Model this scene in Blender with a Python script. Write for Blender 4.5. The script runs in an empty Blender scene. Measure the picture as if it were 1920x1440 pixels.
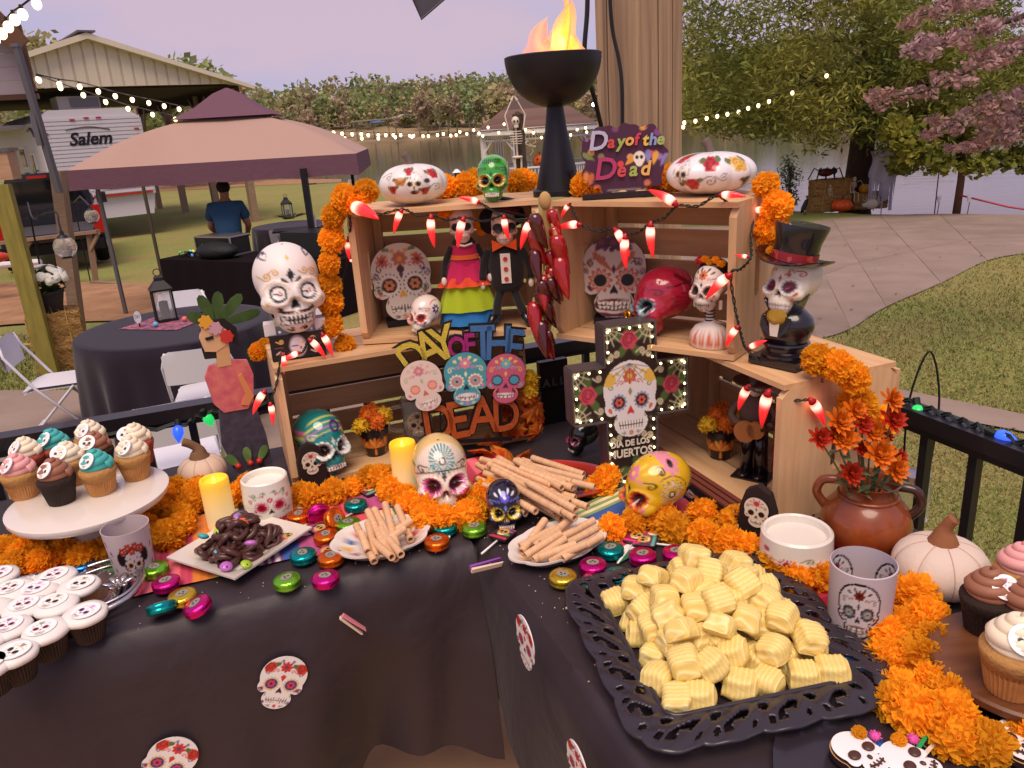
import bpy, bmesh, math, random
import numpy as np
from mathutils import Vector, Matrix, Euler
S = bpy.context.scene
COL = S.collection
PI = math.pi
random.seed(7)
rng = np.random.default_rng(7)
R_ = math.radians

# ---------------------------------------------------------------- camera
F = 1450.0; PITCH = R_(18.6); ROLL = R_(3.9); CZ = 1.56      # focal length in photo pixels (1920 wide)
_f = np.array([0, math.cos(PITCH), -math.sin(PITCH)]); _r0 = np.array([1., 0, 0]); _u0 = np.cross(_r0, _f)
_r = math.cos(ROLL) * _r0 - math.sin(ROLL) * _u0
_u = math.cos(ROLL) * _u0 + math.sin(ROLL) * _r0
CAMP = np.array([0, 0, CZ])
cd = bpy.data.cameras.new('camera'); cam = bpy.data.objects.new('camera', cd); COL.objects.link(cam)
cd.sensor_width = 36; cd.lens = 36 * F / 1920; cd.clip_start = .02; cd.clip_end = 6000
_m = Matrix(((_r[0], _u[0], -_f[0], 0), (_r[1], _u[1], -_f[1], 0), (_r[2], _u[2], -_f[2], CZ), (0, 0, 0, 1)))
cam.matrix_world = _m
S.camera = cam

# ---------------------------------------------------------------- sky, sun, exposure
SUN_EL, SUN_AZ = R_(63), R_(190)          # soft warm key from behind the viewer
w = bpy.data.worlds.new('World'); S.world = w; w.use_nodes = True
nt = w.node_tree; nt.nodes.clear()
out = nt.nodes.new('ShaderNodeOutputWorld'); bg = nt.nodes.new('ShaderNodeBackground')
sky = nt.nodes.new('ShaderNodeTexSky'); sky.sky_type = 'NISHITA'; sky.sun_disc = False
sky.sun_elevation = SUN_EL; sky.sun_rotation = SUN_AZ
tc = nt.nodes.new('ShaderNodeTexCoord'); mp = nt.nodes.new('ShaderNodeMapping')
mp.inputs['Scale'].default_value = (1.2, 1.2, 4.5)
nz = nt.nodes.new('ShaderNodeTexNoise'); nz.inputs['Scale'].default_value = 1.5; nz.inputs['Detail'].default_value = 5; nz.inputs['Roughness'].default_value = .5
nt.links.new(tc.outputs['Generated'], mp.inputs[0]); nt.links.new(mp.outputs[0], nz.inputs['Vector'])
cr = nt.nodes.new('ShaderNodeValToRGB')
cr.color_ramp.elements[0].position = .42; cr.color_ramp.elements[0].color = (.42, .42, .63, 1)
cr.color_ramp.elements[1].position = .6; cr.color_ramp.elements[1].color = (.58, .44, .55, 1)
nt.links.new(nz.outputs['Fac'], cr.inputs[0])
ng = nt.nodes.new('ShaderNodeMix'); ng.data_type = 'RGBA'; ng.blend_type = 'ADD'; ng.inputs[0].default_value = 1.0
sc_ = nt.nodes.new('ShaderNodeMix'); sc_.data_type = 'RGBA'; sc_.blend_type = 'MULTIPLY'; sc_.inputs[0].default_value = 1.0
nt.links.new(sky.outputs[0], sc_.inputs[6]); sc_.inputs[7].default_value = (.006, .006, .006, 1)
nt.links.new(cr.outputs[0], ng.inputs[6]); nt.links.new(sc_.outputs[2], ng.inputs[7])
nt.links.new(ng.outputs[2], bg.inputs[0]); bg.inputs[1].default_value = .86
nt.links.new(bg.outputs[0], out.inputs[0])
ld = bpy.data.lights.new('sun', 'SUN'); sun = bpy.data.objects.new('sun', ld); COL.objects.link(sun)
ld.energy = 2.7; ld.angle = R_(40); ld.color = (1, .83, .66)
sd = Vector((math.sin(SUN_AZ) * math.cos(SUN_EL), math.cos(SUN_AZ) * math.cos(SUN_EL), math.sin(SUN_EL)))
sun.rotation_euler = sd.to_track_quat('Z', 'Y').to_euler()
S.view_settings.view_transform = 'Standard'; S.view_settings.look = 'None'
S.view_settings.gamma = 1; S.view_settings.use_curve_mapping = False
S.view_settings.exposure = 0.28
S.render.engine = 'CYCLES'
S.cycles.max_bounces = 6; S.cycles.diffuse_bounces = 3; S.cycles.glossy_bounces = 3; S.cycles.transmission_bounces = 6
S.cycles.transparent_max_bounces = 8; S.cycles.caustics_reflective = False; S.cycles.caustics_refractive = False
S.cycles.use_denoising = True; S.cycles.sample_clamp_indirect = 4

def ray(px, py): return _f + _r * ((px - 960) / F) + _u * ((720 - py) / F)
def at(px, py, z):                       # where the sight line through a photo pixel meets the height z
    d = ray(px, py); return CAMP + d * ((z - CZ) / d[2])
def hit(px, py, p, n):                   # ... meets the plane through p with normal n
    d = ray(px, py); n = np.array(n, float); return CAMP + d * (((np.array(p) - CAMP) @ n) / (d @ n))
def atY(px, py, Y): return hit(px, py, (0, Y, 0), (0, 1, 0))
# ---------------------------------------------------------------- helpers
def lin(c):
    c = np.asarray(c, float); return np.where(c <= .04045, c / 12.92, ((c + .055) / 1.055) ** 2.4)
def hx(s):
    return tuple(lin([int(s[i:i + 2], 16) / 255 for i in (0, 2, 4)]))
def rot(x=0, y=0, z=0): return np.array(Euler((x, y, z)).to_matrix())
def TR(loc=(0, 0, 0), r=(0, 0, 0), s=1):
    m = np.eye(4); m[:3, :3] = rot(*r) * (np.array(s) if np.ndim(s) else s); m[:3, 3] = loc; return m
class MB:
    def __init__(s): s.v = []; s.f = []; s.mi = []; s.c = []; s.n = 0; s.hc = False
    def add(s, V, F, mi=0, T=None, col=None):
        V = np.asarray(V, float).reshape(-1, 3)
        if T is not None: V = V @ T[:3, :3].T + T[:3, 3]
        s.v.append(V); n = s.n
        s.f += [tuple(i + n for i in f) for f in F]; s.mi += [mi] * len(F); s.n += len(V)
        if col is None: s.c.append(np.ones((len(V), 3)))
        else: s.c.append(np.broadcast_to(np.asarray(col, float), (len(V), 3))); s.hc = True
        return s
    def box(s, c, d, T=None, mi=0, col=None, r=None):
        x, y, z = (np.array(d) / 2); V = np.array([(a * x, b * y, e * z) for a in (-1, 1) for b in (-1, 1) for e in (-1, 1)])
        if r is not None: V = V @ rot(*r).T
        return s.add(V + np.array(c), [(0, 1, 3, 2), (4, 6, 7, 5), (0, 4, 5, 1), (2, 3, 7, 6), (0, 2, 6, 4), (1, 5, 7, 3)], mi, T, col)
    def beam(s, a, b, w, h=None, mi=0, col=None, up=(0, 0, 1), T=None):
        a = np.array(a, float); b = np.array(b, float); d = b - a; L = np.linalg.norm(d); d /= L
        x = np.cross(d, up); nx = np.linalg.norm(x); x = np.array([1., 0, 0]) if nx < 1e-5 else x / nx
        y = np.cross(d, x); h = h or w
        V = [p + x * i * w / 2 + y * j * h / 2 for p in (a, b) for i, j in ((-1, -1), (1, -1), (1, 1), (-1, 1))]
        return s.add(V, [(3, 2, 1, 0), (4, 5, 6, 7), (0, 1, 5, 4), (1, 2, 6, 5), (2, 3, 7, 6), (3, 0, 4, 7)], mi, T, col)
    def tube(s, P, r, n=8, mi=0, col=None, T=None, cap=True, close=False):
        P = np.array(P, float); k = len(P); r = np.broadcast_to(np.asarray(r, float), (k,))
        t = np.gradient(P, axis=0)
        if close: t = np.roll(P, -1, 0) - np.roll(P, 1, 0)
        t /= np.linalg.norm(t, axis=1)[:, None] + 1e-12
        u = np.cross(t[0], (0, 0, 1)); u = np.cross(t[0], (1, 0, 0)) if np.linalg.norm(u) < .1 else u
        u /= np.linalg.norm(u); V = []; a = np.linspace(0, 2 * PI, n, endpoint=False)
        for i in range(k):
            u = u - t[i] * (u @ t[i]); u /= np.linalg.norm(u) + 1e-12; w_ = np.cross(t[i], u)
            V.append(P[i] + r[i] * (np.cos(a)[:, None] * u + np.sin(a)[:, None] * w_))
        Fs = [(i * n + j, i * n + (j + 1) % n, (i + 1) * n + (j + 1) % n, (i + 1) * n + j) for i in range(k - 1) for j in range(n)]
        if close: Fs += [((k - 1) * n + j, (k - 1) * n + (j + 1) % n, (j + 1) % n, j) for j in range(n)]
        elif cap: Fs += [tuple(range(n - 1, -1, -1)), tuple((k - 1) * n + j for j in range(n))]
        return s.add(np.concatenate(V), Fs, mi, T, col if col is None or np.ndim(col) < 2 else np.repeat(col, n, 0))
    def lathe(s, prof, n=24, mi=0, col=None, T=None, lobes=0, la=0., fr=None, capb=True, capt=True, colf=None):
        prof = np.array(prof, float); k = len(prof); a = np.linspace(0, 2 * PI, n, endpoint=False)
        rr = prof[:, 0][:, None] * np.ones(n)
        if lobes: rr = rr * (1 + la * (np.abs(np.cos(lobes * a / 2)) - .6))
        if fr is not None: rr = fr(rr, a[None, :], prof[:, 1][:, None])
        V = np.stack([rr * np.cos(a), rr * np.sin(a), prof[:, 1][:, None] * np.ones(n)], -1).reshape(-1, 3)
        Fs = [(i * n + j, i * n + (j + 1) % n, (i + 1) * n + (j + 1) % n, (i + 1) * n + j) for i in range(k - 1) for j in range(n)]
        if capb and prof[0, 0] > 1e-4: Fs.append(tuple(range(n - 1, -1, -1)))
        if capt and prof[-1, 0] > 1e-4: Fs.append(tuple((k - 1) * n + j for j in range(n)))
        if colf is not None: col = colf(V)
        return s.add(V, Fs, mi, T, col)
    def prism(s, poly, y0, y1, mi=0, col=None, T=None):     # outline in XZ, thickness along Y
        n = len(poly); V = [(p[0], y0, p[1]) for p in poly] + [(p[0], y1, p[1]) for p in poly]
        return s.add(V, [tuple(range(n)), tuple(range(2 * n - 1, n - 1, -1))] + [(i, i + n, (i + 1) % n + n, (i + 1) % n) for i in range(n)], mi, T, col)
    def sph(s, c, r, nu=16, nv=10, mi=0, col=None, T=None):
        th = np.linspace(0, PI, nv + 1); r = np.broadcast_to(np.asarray(r, float), (3,))
        prof = np.stack([np.sin(th), -np.cos(th)], 1); prof[0, 0] = prof[-1, 0] = 1e-5
        m = np.eye(4); m[0, 0], m[1, 1], m[2, 2] = r; m[:3, 3] = c
        return s.lathe(prof, nu, mi, col, m if T is None else T @ m, capb=False, capt=False)
    def grid(s, X, mi=0, col=None, T=None, wrap=False):      # X: (a,b,3)
        a, b = X.shape[:2]; Fs = [(i * b + j, i * b + j + 1, (i + 1) * b + j + 1, (i + 1) * b + j) for i in range(a - 1) for j in range(b - 1)]
        if wrap: Fs += [(i * b + b - 1, i * b, (i + 1) * b, (i + 1) * b + b - 1) for i in range(a - 1)]
        return s.add(X.reshape(-1, 3), Fs, mi, T, None if col is None else (col if np.ndim(col) < 2 else np.asarray(col).reshape(-1, 3)))
    def mesh(s, name, mats=(), smooth=None):
        me = bpy.data.meshes.new(name)
        V = np.concatenate(s.v) if s.v else np.zeros((0, 3))
        ln = np.array([len(f) for f in s.f], np.int32); lp = np.fromiter((i for f in s.f for i in f), np.int32)
        me.vertices.add(len(V)); me.vertices.foreach_set('co', V.astype(np.float32).ravel())
        me.loops.add(len(lp)); me.loops.foreach_set('vertex_index', lp)
        me.polygons.add(len(ln)); me.polygons.foreach_set('loop_start', np.concatenate([[0], np.cumsum(ln)[:-1]]).astype(np.int32))
        me.polygons.foreach_set('loop_total', ln)
        for m in mats: me.materials.append(m)
        if len(mats) > 1: me.polygons.foreach_set('material_index', np.array(s.mi, np.int32))
        me.update(calc_edges=True); me.validate()
        if s.hc:
            at_ = me.attributes.new('Col', 'FLOAT_COLOR', 'POINT'); c = np.ones((len(V), 4), np.float32); c[:, :3] = np.concatenate(s.c)
            at_.data.foreach_set('color', c.ravel())
        if not smooth: me.polygons.foreach_set('use_smooth', np.zeros(len(me.polygons), bool))
        if smooth:
            me.polygons.foreach_set('use_smooth', np.ones(len(me.polygons), bool))
            if smooth is not True: me.set_sharp_from_angle(angle=R_(smooth))
        return me
def ob(name, m, mats, parent=None, loc=(0, 0, 0), r=(0, 0, 0), s=None, smooth=None):
    if isinstance(m, MB): m = m.mesh(name, mats if isinstance(mats, (list, tuple)) else [mats], smooth)
    o = bpy.data.objects.new(name, m); COL.objects.link(o)
    o.location = tuple(loc); o.rotation_euler = r
    if s is not None: o.scale = (s,) * 3 if np.ndim(s) == 0 else s
    if parent: o.parent = parent
    return o
def tag(o, label, cat, group=None, kind=None):
    o['label'] = label; o['category'] = cat
    if group: o['group'] = group
    if kind: o['kind'] = kind
    return o
def struct(o, kind='structure'): o['kind'] = kind; return o
def thing(name, label, cat, loc=(0, 0, 0), rz=0, group=None, r=None, s=None):
    o = bpy.data.objects.new(name, None); COL.objects.link(o); o.empty_display_size = .05
    o.location = tuple(loc); o.rotation_euler = r or (0, 0, rz)
    if s is not None: o.scale = (s,) * 3 if np.ndim(s) == 0 else s
    return tag(o, label, cat, group)
def dup(o, loc=None, r=None, label=None, group=None, s=None, parent=None):
    c = o.copy(); COL.objects.link(c)
    if parent: c.parent = parent
    if loc is not None: c.location = tuple(loc)
    if r is not None: c.rotation_euler = r
    if s is not None: c.scale = (s,) * 3 if np.ndim(s) == 0 else s
    if label: c['label'] = label
    if group: c['group'] = group
    for k in list(o.children): dup(k, parent=c)
    return c
# ---------------------------------------------------------------- materials
_MC = {}
def _bsdf(name):
    m = bpy.data.materials.new(name); m.use_nodes = True; t = m.node_tree
    return m, t, t.nodes['Principled BSDF']
def mat(name, col, rough=.6, metal=0., spec=.5, col2=None, nsc=8., nst=(1, 1, 1), ramp=(.35, .65), bump=None, emit=None, trans=0., sss=0., coat=0., rnd=0., alpha=1., ior=1.45, vc=False, sheen=0.):
    if name in _MC: return _MC[name]
    m, t, b = _bsdf(name); L = t.links.new
    col = hx(col) if isinstance(col, str) else col
    b.inputs['Roughness'].default_value = rough; b.inputs['Metallic'].default_value = metal; b.inputs['Specular IOR Level'].default_value = spec
    b.inputs['IOR'].default_value = ior; b.inputs['Transmission Weight'].default_value = trans; b.inputs['Coat Weight'].default_value = coat
    b.inputs['Alpha'].default_value = alpha; b.inputs['Sheen Weight'].default_value = sheen
    if sss: b.inputs['Subsurface Weight'].default_value = sss; b.inputs['Subsurface Scale'].default_value = .01
    base = None; tcn = t.nodes.new('ShaderNodeTexCoord'); vec = tcn.outputs['Object']
    oi = t.nodes.new('ShaderNodeObjectInfo')
    if col2 is not None:
        col2 = hx(col2) if isinstance(col2, str) else col2
        mp_ = t.nodes.new('ShaderNodeMapping'); mp_.inputs['Scale'].default_value = nst; L(vec, mp_.inputs[0])
        ad = t.nodes.new('ShaderNodeVectorMath'); ad.operation = 'ADD'; L(mp_.outputs[0], ad.inputs[0])
        ml = t.nodes.new('ShaderNodeMath'); ml.operation = 'MULTIPLY'; ml.inputs[1].default_value = 37.; L(oi.outputs['Random'], ml.inputs[0]); L(ml.outputs[0], ad.inputs[1])
        n_ = t.nodes.new('ShaderNodeTexNoise'); n_.inputs['Scale'].default_value = nsc; n_.inputs['Detail'].default_value = 6; n_.inputs['Roughness'].default_value = .6; L(ad.outputs[0], n_.inputs['Vector'])
        r_ = t.nodes.new('ShaderNodeValToRGB'); r_.color_ramp.elements[0].position = ramp[0]; r_.color_ramp.elements[1].position = ramp[1]
        r_.color_ramp.elements[0].color = (*col, 1); r_.color_ramp.elements[1].color = (*col2, 1); L(n_.outputs['Fac'], r_.inputs[0]); base = r_.outputs[0]
    if vc:
        a_ = t.nodes.new('ShaderNodeAttribute'); a_.attribute_name = 'Col'; base = a_.outputs['Color']
    if rnd:
        h = t.nodes.new('ShaderNodeHueSaturation')
        if base is None: h.inputs['Color'].default_value = (*col, 1)
        else: L(base, h.inputs['Color'])
        mr = t.nodes.new('ShaderNodeMapRange'); mr.inputs[3].default_value = 1 - rnd; mr.inputs[4].default_value = 1 + rnd; L(oi.outputs['Random'], mr.inputs[0]); L(mr.outputs[0], h.inputs['Value'])
        base = h.outputs[0]
    if base is None: b.inputs['Base Color'].default_value = (*col, 1)
    else: L(base, b.inputs['Base Color'])
    if bump:
        n_ = t.nodes.new('ShaderNodeTexNoise'); n_.inputs['Scale'].default_value = bump[0]; n_.inputs['Detail'].default_value = 4; L(vec, n_.inputs['Vector'])
        bp = t.nodes.new('ShaderNodeBump'); bp.inputs['Strength'].default_value = bump[1]; bp.inputs['Distance'].default_value = bump[2] if len(bump) > 2 else .01
        L(n_.outputs['Fac'], bp.inputs['Height']); L(bp.outputs[0], b.inputs['Normal'])
    if emit:
        ec = hx(emit[0]) if isinstance(emit[0], str) and emit[0] != 'vc' else emit[0]; b.inputs['Emission Strength'].default_value = emit[1]
        if emit[0] == 'vc': L(base, b.inputs['Emission Color'])
        else: b.inputs['Emission Color'].default_value = (*ec, 1)
    _MC[name] = m; return m
def wood(name, c1, c2, sc=6., st=(1, 14, 14), rough=.55, knots=True):
    if name in _MC: return _MC[name]
    m = mat(name, c1, rough=rough, col2=c2, nsc=sc, nst=st, ramp=(.3, .7), bump=(60, .15, .002), rnd=.12); return m
def leafmat(name, c1, c2, tr=.35, rough=.6, nsc=1.2):          # diffuse + light through the leaf
    if name in _MC: return _MC[name]
    m, t, b = _bsdf(name); L = t.links.new
    g = t.nodes.new('ShaderNodeNewGeometry'); n_ = t.nodes.new('ShaderNodeTexNoise'); n_.inputs['Scale'].default_value = nsc; n_.inputs['Detail'].default_value = 3
    L(g.outputs['Position'], n_.inputs['Vector'])
    r_ = t.nodes.new('ShaderNodeValToRGB'); c1 = hx(c1) if isinstance(c1, str) else c1; c2 = hx(c2) if isinstance(c2, str) else c2
    r_.color_ramp.elements[0].position = .36; r_.color_ramp.elements[1].position = .64
    r_.color_ramp.elements[0].color = (*c1, 1); r_.color_ramp.elements[1].color = (*c2, 1); L(n_.outputs['Fac'], r_.inputs[0])
    hs = t.nodes.new('ShaderNodeHueSaturation'); mr = t.nodes.new('ShaderNodeMapRange'); mr.inputs[3].default_value = .65; mr.inputs[4].default_value = 1.35
    L(g.outputs['Random Per Island'], mr.inputs[0]); L(mr.outputs[0], hs.inputs['Value']); L(r_.outputs[0], hs.inputs['Color'])
    L(hs.outputs[0], b.inputs['Base Color']); b.inputs['Roughness'].default_value = rough; b.inputs['Specular IOR Level'].default_value = .25
    tl = t.nodes.new('ShaderNodeBsdfTranslucent'); L(hs.outputs[0], tl.inputs[0]); mx = t.nodes.new('ShaderNodeMixShader'); mx.inputs[0].default_value = tr
    L(b.outputs[0], mx.inputs[1]); L(tl.outputs[0], mx.inputs[2]); L(mx.outputs[0], t.nodes['Material Output'].inputs[0])
    _MC[name] = m; return m
def vmat(rough=.4, coat=0., bump=None, metal=0., name=None, sss=0.):
    return mat(name or f'paint_{rough}_{coat}_{bump}_{metal}', (1, 1, 1), rough=rough, coat=coat, bump=bump, metal=metal, vc=True, sss=sss)
# ---------------------------------------------------------------- flat painting evaluated at mesh points
class Paint:
    def __init__(s, base, aa=.012): s.base = np.array(hx(base) if isinstance(base, str) else base); s.ops = []; s.aa = aa
    def _a(s, d, c): s.ops.append((d, np.array(hx(c) if isinstance(c, str) else c))); return s
    def ev(s, U, V):
        C_ = np.tile(s.base, (len(U), 1))
        for d, c in s.ops:
            a = np.clip(.5 - d(U, V) / s.aa, 0, 1)[:, None]; C_ = C_ * (1 - a) + c * a
        return C_
    def ell(s, x, y, rx, ry, c, ro=0., ring=0.):
        def d(U, V):
            a = U - x; b = V - y; p = a * math.cos(ro) + b * math.sin(ro); q = -a * math.sin(ro) + b * math.cos(ro)
            e = (np.sqrt((p / rx) ** 2 + (q / ry) ** 2) - 1) * min(rx, ry); return np.abs(e) - ring if ring else e
        return s._a(d, c)
    def flower(s, x, y, r, n, c, c2=None, k=.35, ph=0., rc=.3):
        def d(U, V):
            a = U - x; b = V - y; t = np.arctan2(b, a) + ph; return np.hypot(a, b) - r * (1 - k + k * np.abs(np.cos(n * t / 2)))
        s._a(d, c)
        if c2: s.ell(x, y, r * rc, r * rc, c2)
        return s
    def burst(s, x, y, r0, r1, n, c, th=.2, ph=0.):
        def d(U, V):
            a = U - x; b = V - y; rr = np.hypot(a, b); t = np.arctan2(b, a) + ph
            return np.maximum(np.maximum(rr - r1, r0 - rr), (th - np.cos(n * t)) * rr / n * 1.5)
        return s._a(d, c)
    def poly(s, P, c):
        P = np.array(P, float)
        def d(U, V):
            ins = np.zeros(len(U), bool); dm = np.full(len(U), 9.)
            for (x0, y0), (x1, y1) in zip(P, np.roll(P, -1, 0)):
                cnd = (y0 > V) != (y1 > V); xi = (x1 - x0) * (V - y0) / ((y1 - y0) or 1e-9) + x0; ins ^= cnd & (U < xi)
                l2 = (x1 - x0) ** 2 + (y1 - y0) ** 2 + 1e-12; tt = np.clip(((U - x0) * (x1 - x0) + (V - y0) * (y1 - y0)) / l2, 0, 1)
                dm = np.minimum(dm, np.hypot(U - x0 - tt * (x1 - x0), V - y0 - tt * (y1 - y0)))
            return np.where(ins, -dm, dm)
        return s._a(d, c)
    def line(s, P, w_, c):
        P = np.array(P, float)
        def d(U, V):
            dm = np.full(len(U), 9.)
            for (x0, y0), (x1, y1) in zip(P[:-1], P[1:]):
                l2 = (x1 - x0) ** 2 + (y1 - y0) ** 2 + 1e-12; tt = np.clip(((U - x0) * (x1 - x0) + (V - y0) * (y1 - y0)) / l2, 0, 1)
                dm = np.minimum(dm, np.hypot(U - x0 - tt * (x1 - x0), V - y0 - tt * (y1 - y0)))
            return dm - w_
        return s._a(d, c)
    def arc(s, x, y, r, a0, a1, w_, c, ry=None):
        t = np.linspace(a0, a1, 12); return s.line(np.stack([x + r * np.cos(t), y + (ry or r) * np.sin(t)], 1), w_, c)
    def swirl(s, x, y, r, w_, c, a0=0., turns=1.4, fl=1, tail=1.2):
        t = np.linspace(0, 1, 22); a = a0 + fl * turns * 2 * PI * t; rr = r * (.12 + .88 * t)
        P = np.stack([x + rr * np.cos(a), y + rr * np.sin(a)], 1)
        e = P[-1] + (P[-1] - P[-2]) / np.linalg.norm(P[-1] - P[-2]) * r * tail; return s.line(np.vstack([P, e]), w_, c)
    def dots(s, P, r, c):
        P = np.array(P, float)
        return s._a(lambda U, V: np.min(np.hypot(U[:, None] - P[None, :, 0], V[:, None] - P[None, :, 1]), 1) - r, c)
def circ(x, y, r, n, ph=0., ry=None):
    t = np.arange(n) * 2 * PI / n + ph; return np.stack([x + r * np.cos(t), y + (ry or r) * np.sin(t)], 1)
def tear(x, y, L, w_, a):                 # petal outline pointing along a
    t = np.linspace(0, 2 * PI, 12, endpoint=False); p = L * (.5 - .5 * np.cos(t)); q = w_ * np.sin(t) * np.sin(t / 2)
    return np.stack([x + p * math.cos(a) - q * math.sin(a), y + p * math.sin(a) + q * math.cos(a)], 1)
INK = '1a1216'
def sugar(p, pet='c03050', eye='1a1216', iris=None, nose=INK, top='d0506a', top2='e8b040', sw='5a3a70', ink=INK, lips=None, ey=.47, ex=.165, er=.1, teeth='f2e6dc', chin=True, tw=.34, npet=12, crown=True, m=False):
    for sx in (-1, 1):
        if pet: p.flower(sx * ex, ey, er * 1.38, npet, pet, k=.22)
        p.ell(sx * ex, ey, er, er * .95, eye)
        if iris: p.flower(sx * ex, ey, er * .72, 6, iris, ink, k=.3)
        p.swirl(sx * .27, .68, .05, .008, sw, a0=1.2 if sx > 0 else PI - 1.2, fl=sx, turns=1.1)
        p.swirl(sx * .13, .72, .035, .007, top, a0=.3 if sx > 0 else PI - .3, fl=-sx, turns=1.)
        p.poly(tear(sx * .27, .33, .09, .035, PI / 2 - sx * .5), top); p.ell(sx * .25, .3, .014, .014, sw)
        p.swirl(sx * .22, .26, .03, .007, sw, a0=0 if sx > 0 else PI, fl=-sx, turns=1.)
    p.poly([(0, .42), (.05, .33), (.045, .295), (.012, .315), (-.012, .315), (-.045, .295), (-.05, .33)], nose)
    if lips: p.ell(0, .17, tw * .62, .075, lips)
    p.poly([(-tw / 2, .205), (0, .215), (tw / 2, .205), (tw / 2 - .02, .125), (0, .112), (-tw / 2 + .02, .125)], teeth)
    for i in range(9): x = -tw / 2 + tw * i / 8; p.line([(x, .21), (x * .9, .12)], .006, ink)
    p.line([(-tw / 2, .166), (0, .16), (tw / 2, .166)], .007, ink)
    if crown:
        p.flower(0, .8, .105, 8, top, top2, k=.3)
        for a in (-1, -.4, .4, 1): p.poly(tear(.16 * math.sin(a), .8 + .1 * math.cos(a) - .04, .09, .03, PI / 2 - a), top2)
    p.poly([(0, .66), (.03, .6), (0, .54), (-.03, .6)], sw)
    if chin: p.flower(0, .055, .035, 5, top, top2); p.swirl(.1, .06, .022, .006, sw, a0=PI); p.swirl(-.1, .06, .022, .006, sw, fl=-1)
    if m: p.swirl(.17, .25, .03, .012, ink, a0=1.57, fl=-1, turns=.8); p.swirl(-.17, .25, .03, .012, ink, a0=1.57, turns=.8)
    return p
def exitd(D, o, c, r):                     # distance along unit directions D from o to the far side of an ellipsoid
    c = np.array(c) - np.array(o); r = np.array(r); d = D / r; q = c / r
    a = (d * d).sum(1); b = (d * q).sum(1); k = (q * q).sum() - 1; disc = b * b - a * k
    return np.where(disc > 0, (b + np.sqrt(np.maximum(disc, 0))) / a, 0)
def smax(L, k=26.): return np.log(np.sum([np.exp(k * x) for x in L], 0)) / k
def skull(name, H, front, side=None, parent=None, mt=None, loc=(0, 0, 0), r=(0, 0, 0), sock='120c0e', nu=104, nv=84, eyecol=True, deep=1., jaw=True):
    th = np.linspace(.02, PI - .02, nv); ph = np.linspace(0, 2 * PI, nu, endpoint=False)
    A, B = np.meshgrid(th, ph, indexing='ij')
    D = np.stack([np.sin(A) * np.sin(B), -np.sin(A) * np.cos(B), np.cos(A)], -1).reshape(-1, 3)
    o = (0, -.04, .45)
    E = [exitd(D, o, (0, .09, .62), (.37, .46, .385)), exitd(D, o, (0, -.2, .2), (.225, .215, .22)), exitd(D, o, (0, -.16, .42), (.33, .26, .22))]
    for sx in (-1, 1): E.append(exitd(D, o, (sx * .22, -.26, .36), (.13, .13, .1)))
    rr = smax(E); P = np.array(o) + D * rr[:, None]
    x, y, z = P.T; fr = y < 0
    for sx in (-1, 1):
        d = np.hypot((x - sx * .165) / .105, (z - .47) / .1); rr -= np.where(fr, deep * .13 * np.clip(1.35 - d * 1.1, 0, 1) ** .8, 0)
        rr += np.where(fr, .018 * np.exp(-((d - 1.25) / .25) ** 2), 0)
    rr -= np.where(fr, .09 * np.clip(1.2 - np.hypot(x / .055, (z - .345) / .07), 0, 1), 0)
    rr -= np.where(fr, .012 * np.exp(-((z - .165) / .012) ** 2) * (np.abs(x) < .19), 0)
    rr += np.where(fr & (np.abs(z - .165) < .055) & (np.abs(x) < .2), .01 * np.abs(np.sin(x * PI / .045)), 0)
    col = front.ev(x, z)
    if side is not None:
        sc = side.ev(y, z); a = np.clip((y + .12) / .06, 0, 1)[:, None]; col = col * (1 - a) + sc * a
    if eyecol:
        for sx in (-1, 1):
            a = (np.clip(1.08 - np.hypot((x - sx * .165) / .098, (z - .47) / .093), 0, .12) / .12 * fr)[:, None]; col = col * (1 - a) + np.array(hx(sock)) * a
    P = np.array(o) + D * rr[:, None]; P[:, 2] = np.maximum(P[:, 2], 0)
    m = MB(); m.grid((P * H).reshape(nv, nu, 3), col=col.reshape(nv, nu, 3), wrap=True)
    m.f.append(tuple(range(nu))); m.mi.append(0); m.f.append(tuple((nv - 1) * nu + j for j in range(nu - 1, -1, -1))); m.mi.append(0)
    return ob(name, m, mt or vmat(.22, .5), parent, loc, r, smooth=True)
def outl(t):                               # flat skull outline, polar about (0,.5)
    D = np.stack([np.cos(t), 0 * t, np.sin(t)], 1); o = (0, 0, .5)
    return smax([exitd(D, o, (0, 0, .63), (.385, 1, .37)), exitd(D, o, (0, 0, .19), (.245, 1, .19)), exitd(D, o, (.27, 0, .4), (.1, 1, .1)), exitd(D, o, (-.27, 0, .4), (.1, 1, .1))], 40)
def plaque(name, H, p, th, parent=None, mt=None, loc=(0, 0, 0), r=(0, 0, 0), out=outl, c0=(0, .5), edge='2a1a1c', nr=30, nt=100, W=1., dome=0.):
    t = np.linspace(0, 2 * PI, nt, endpoint=False); q = np.linspace(0.02, 1, nr); ro = out(t)
    U = c0[0] + q[:, None] * ro * np.cos(t); V = c0[1] + q[:, None] * ro * np.sin(t)
    c = p.ev(U.ravel(), V.ravel()); X = np.stack([U * H * W, -th / 2 - dome * (1 - q[:, None] ** 2) + 0 * U, V * H], -1)
    m = MB(); m.grid(X[:, ::-1], col=c.reshape(nr, nt, 3)[:, ::-1], wrap=True)
    m.f.append(tuple(range(nt - 1, -1, -1))[::-1]); m.mi.append(0)
    b = X[-1].copy(); b2 = b.copy(); b2[:, 1] = th / 2
    m.add(np.vstack([b, b2]), [(j, (j + 1) % nt, (j + 1) % nt + nt, j + nt) for j in range(nt)] + [tuple(range(2 * nt - 1, nt - 1, -1))], col=hx(edge))
    return ob(name, m, mt or vmat(.5), parent, loc, r, smooth=40)
def rad_circle(r=.5): return lambda t: np.full(len(t), r)
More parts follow.
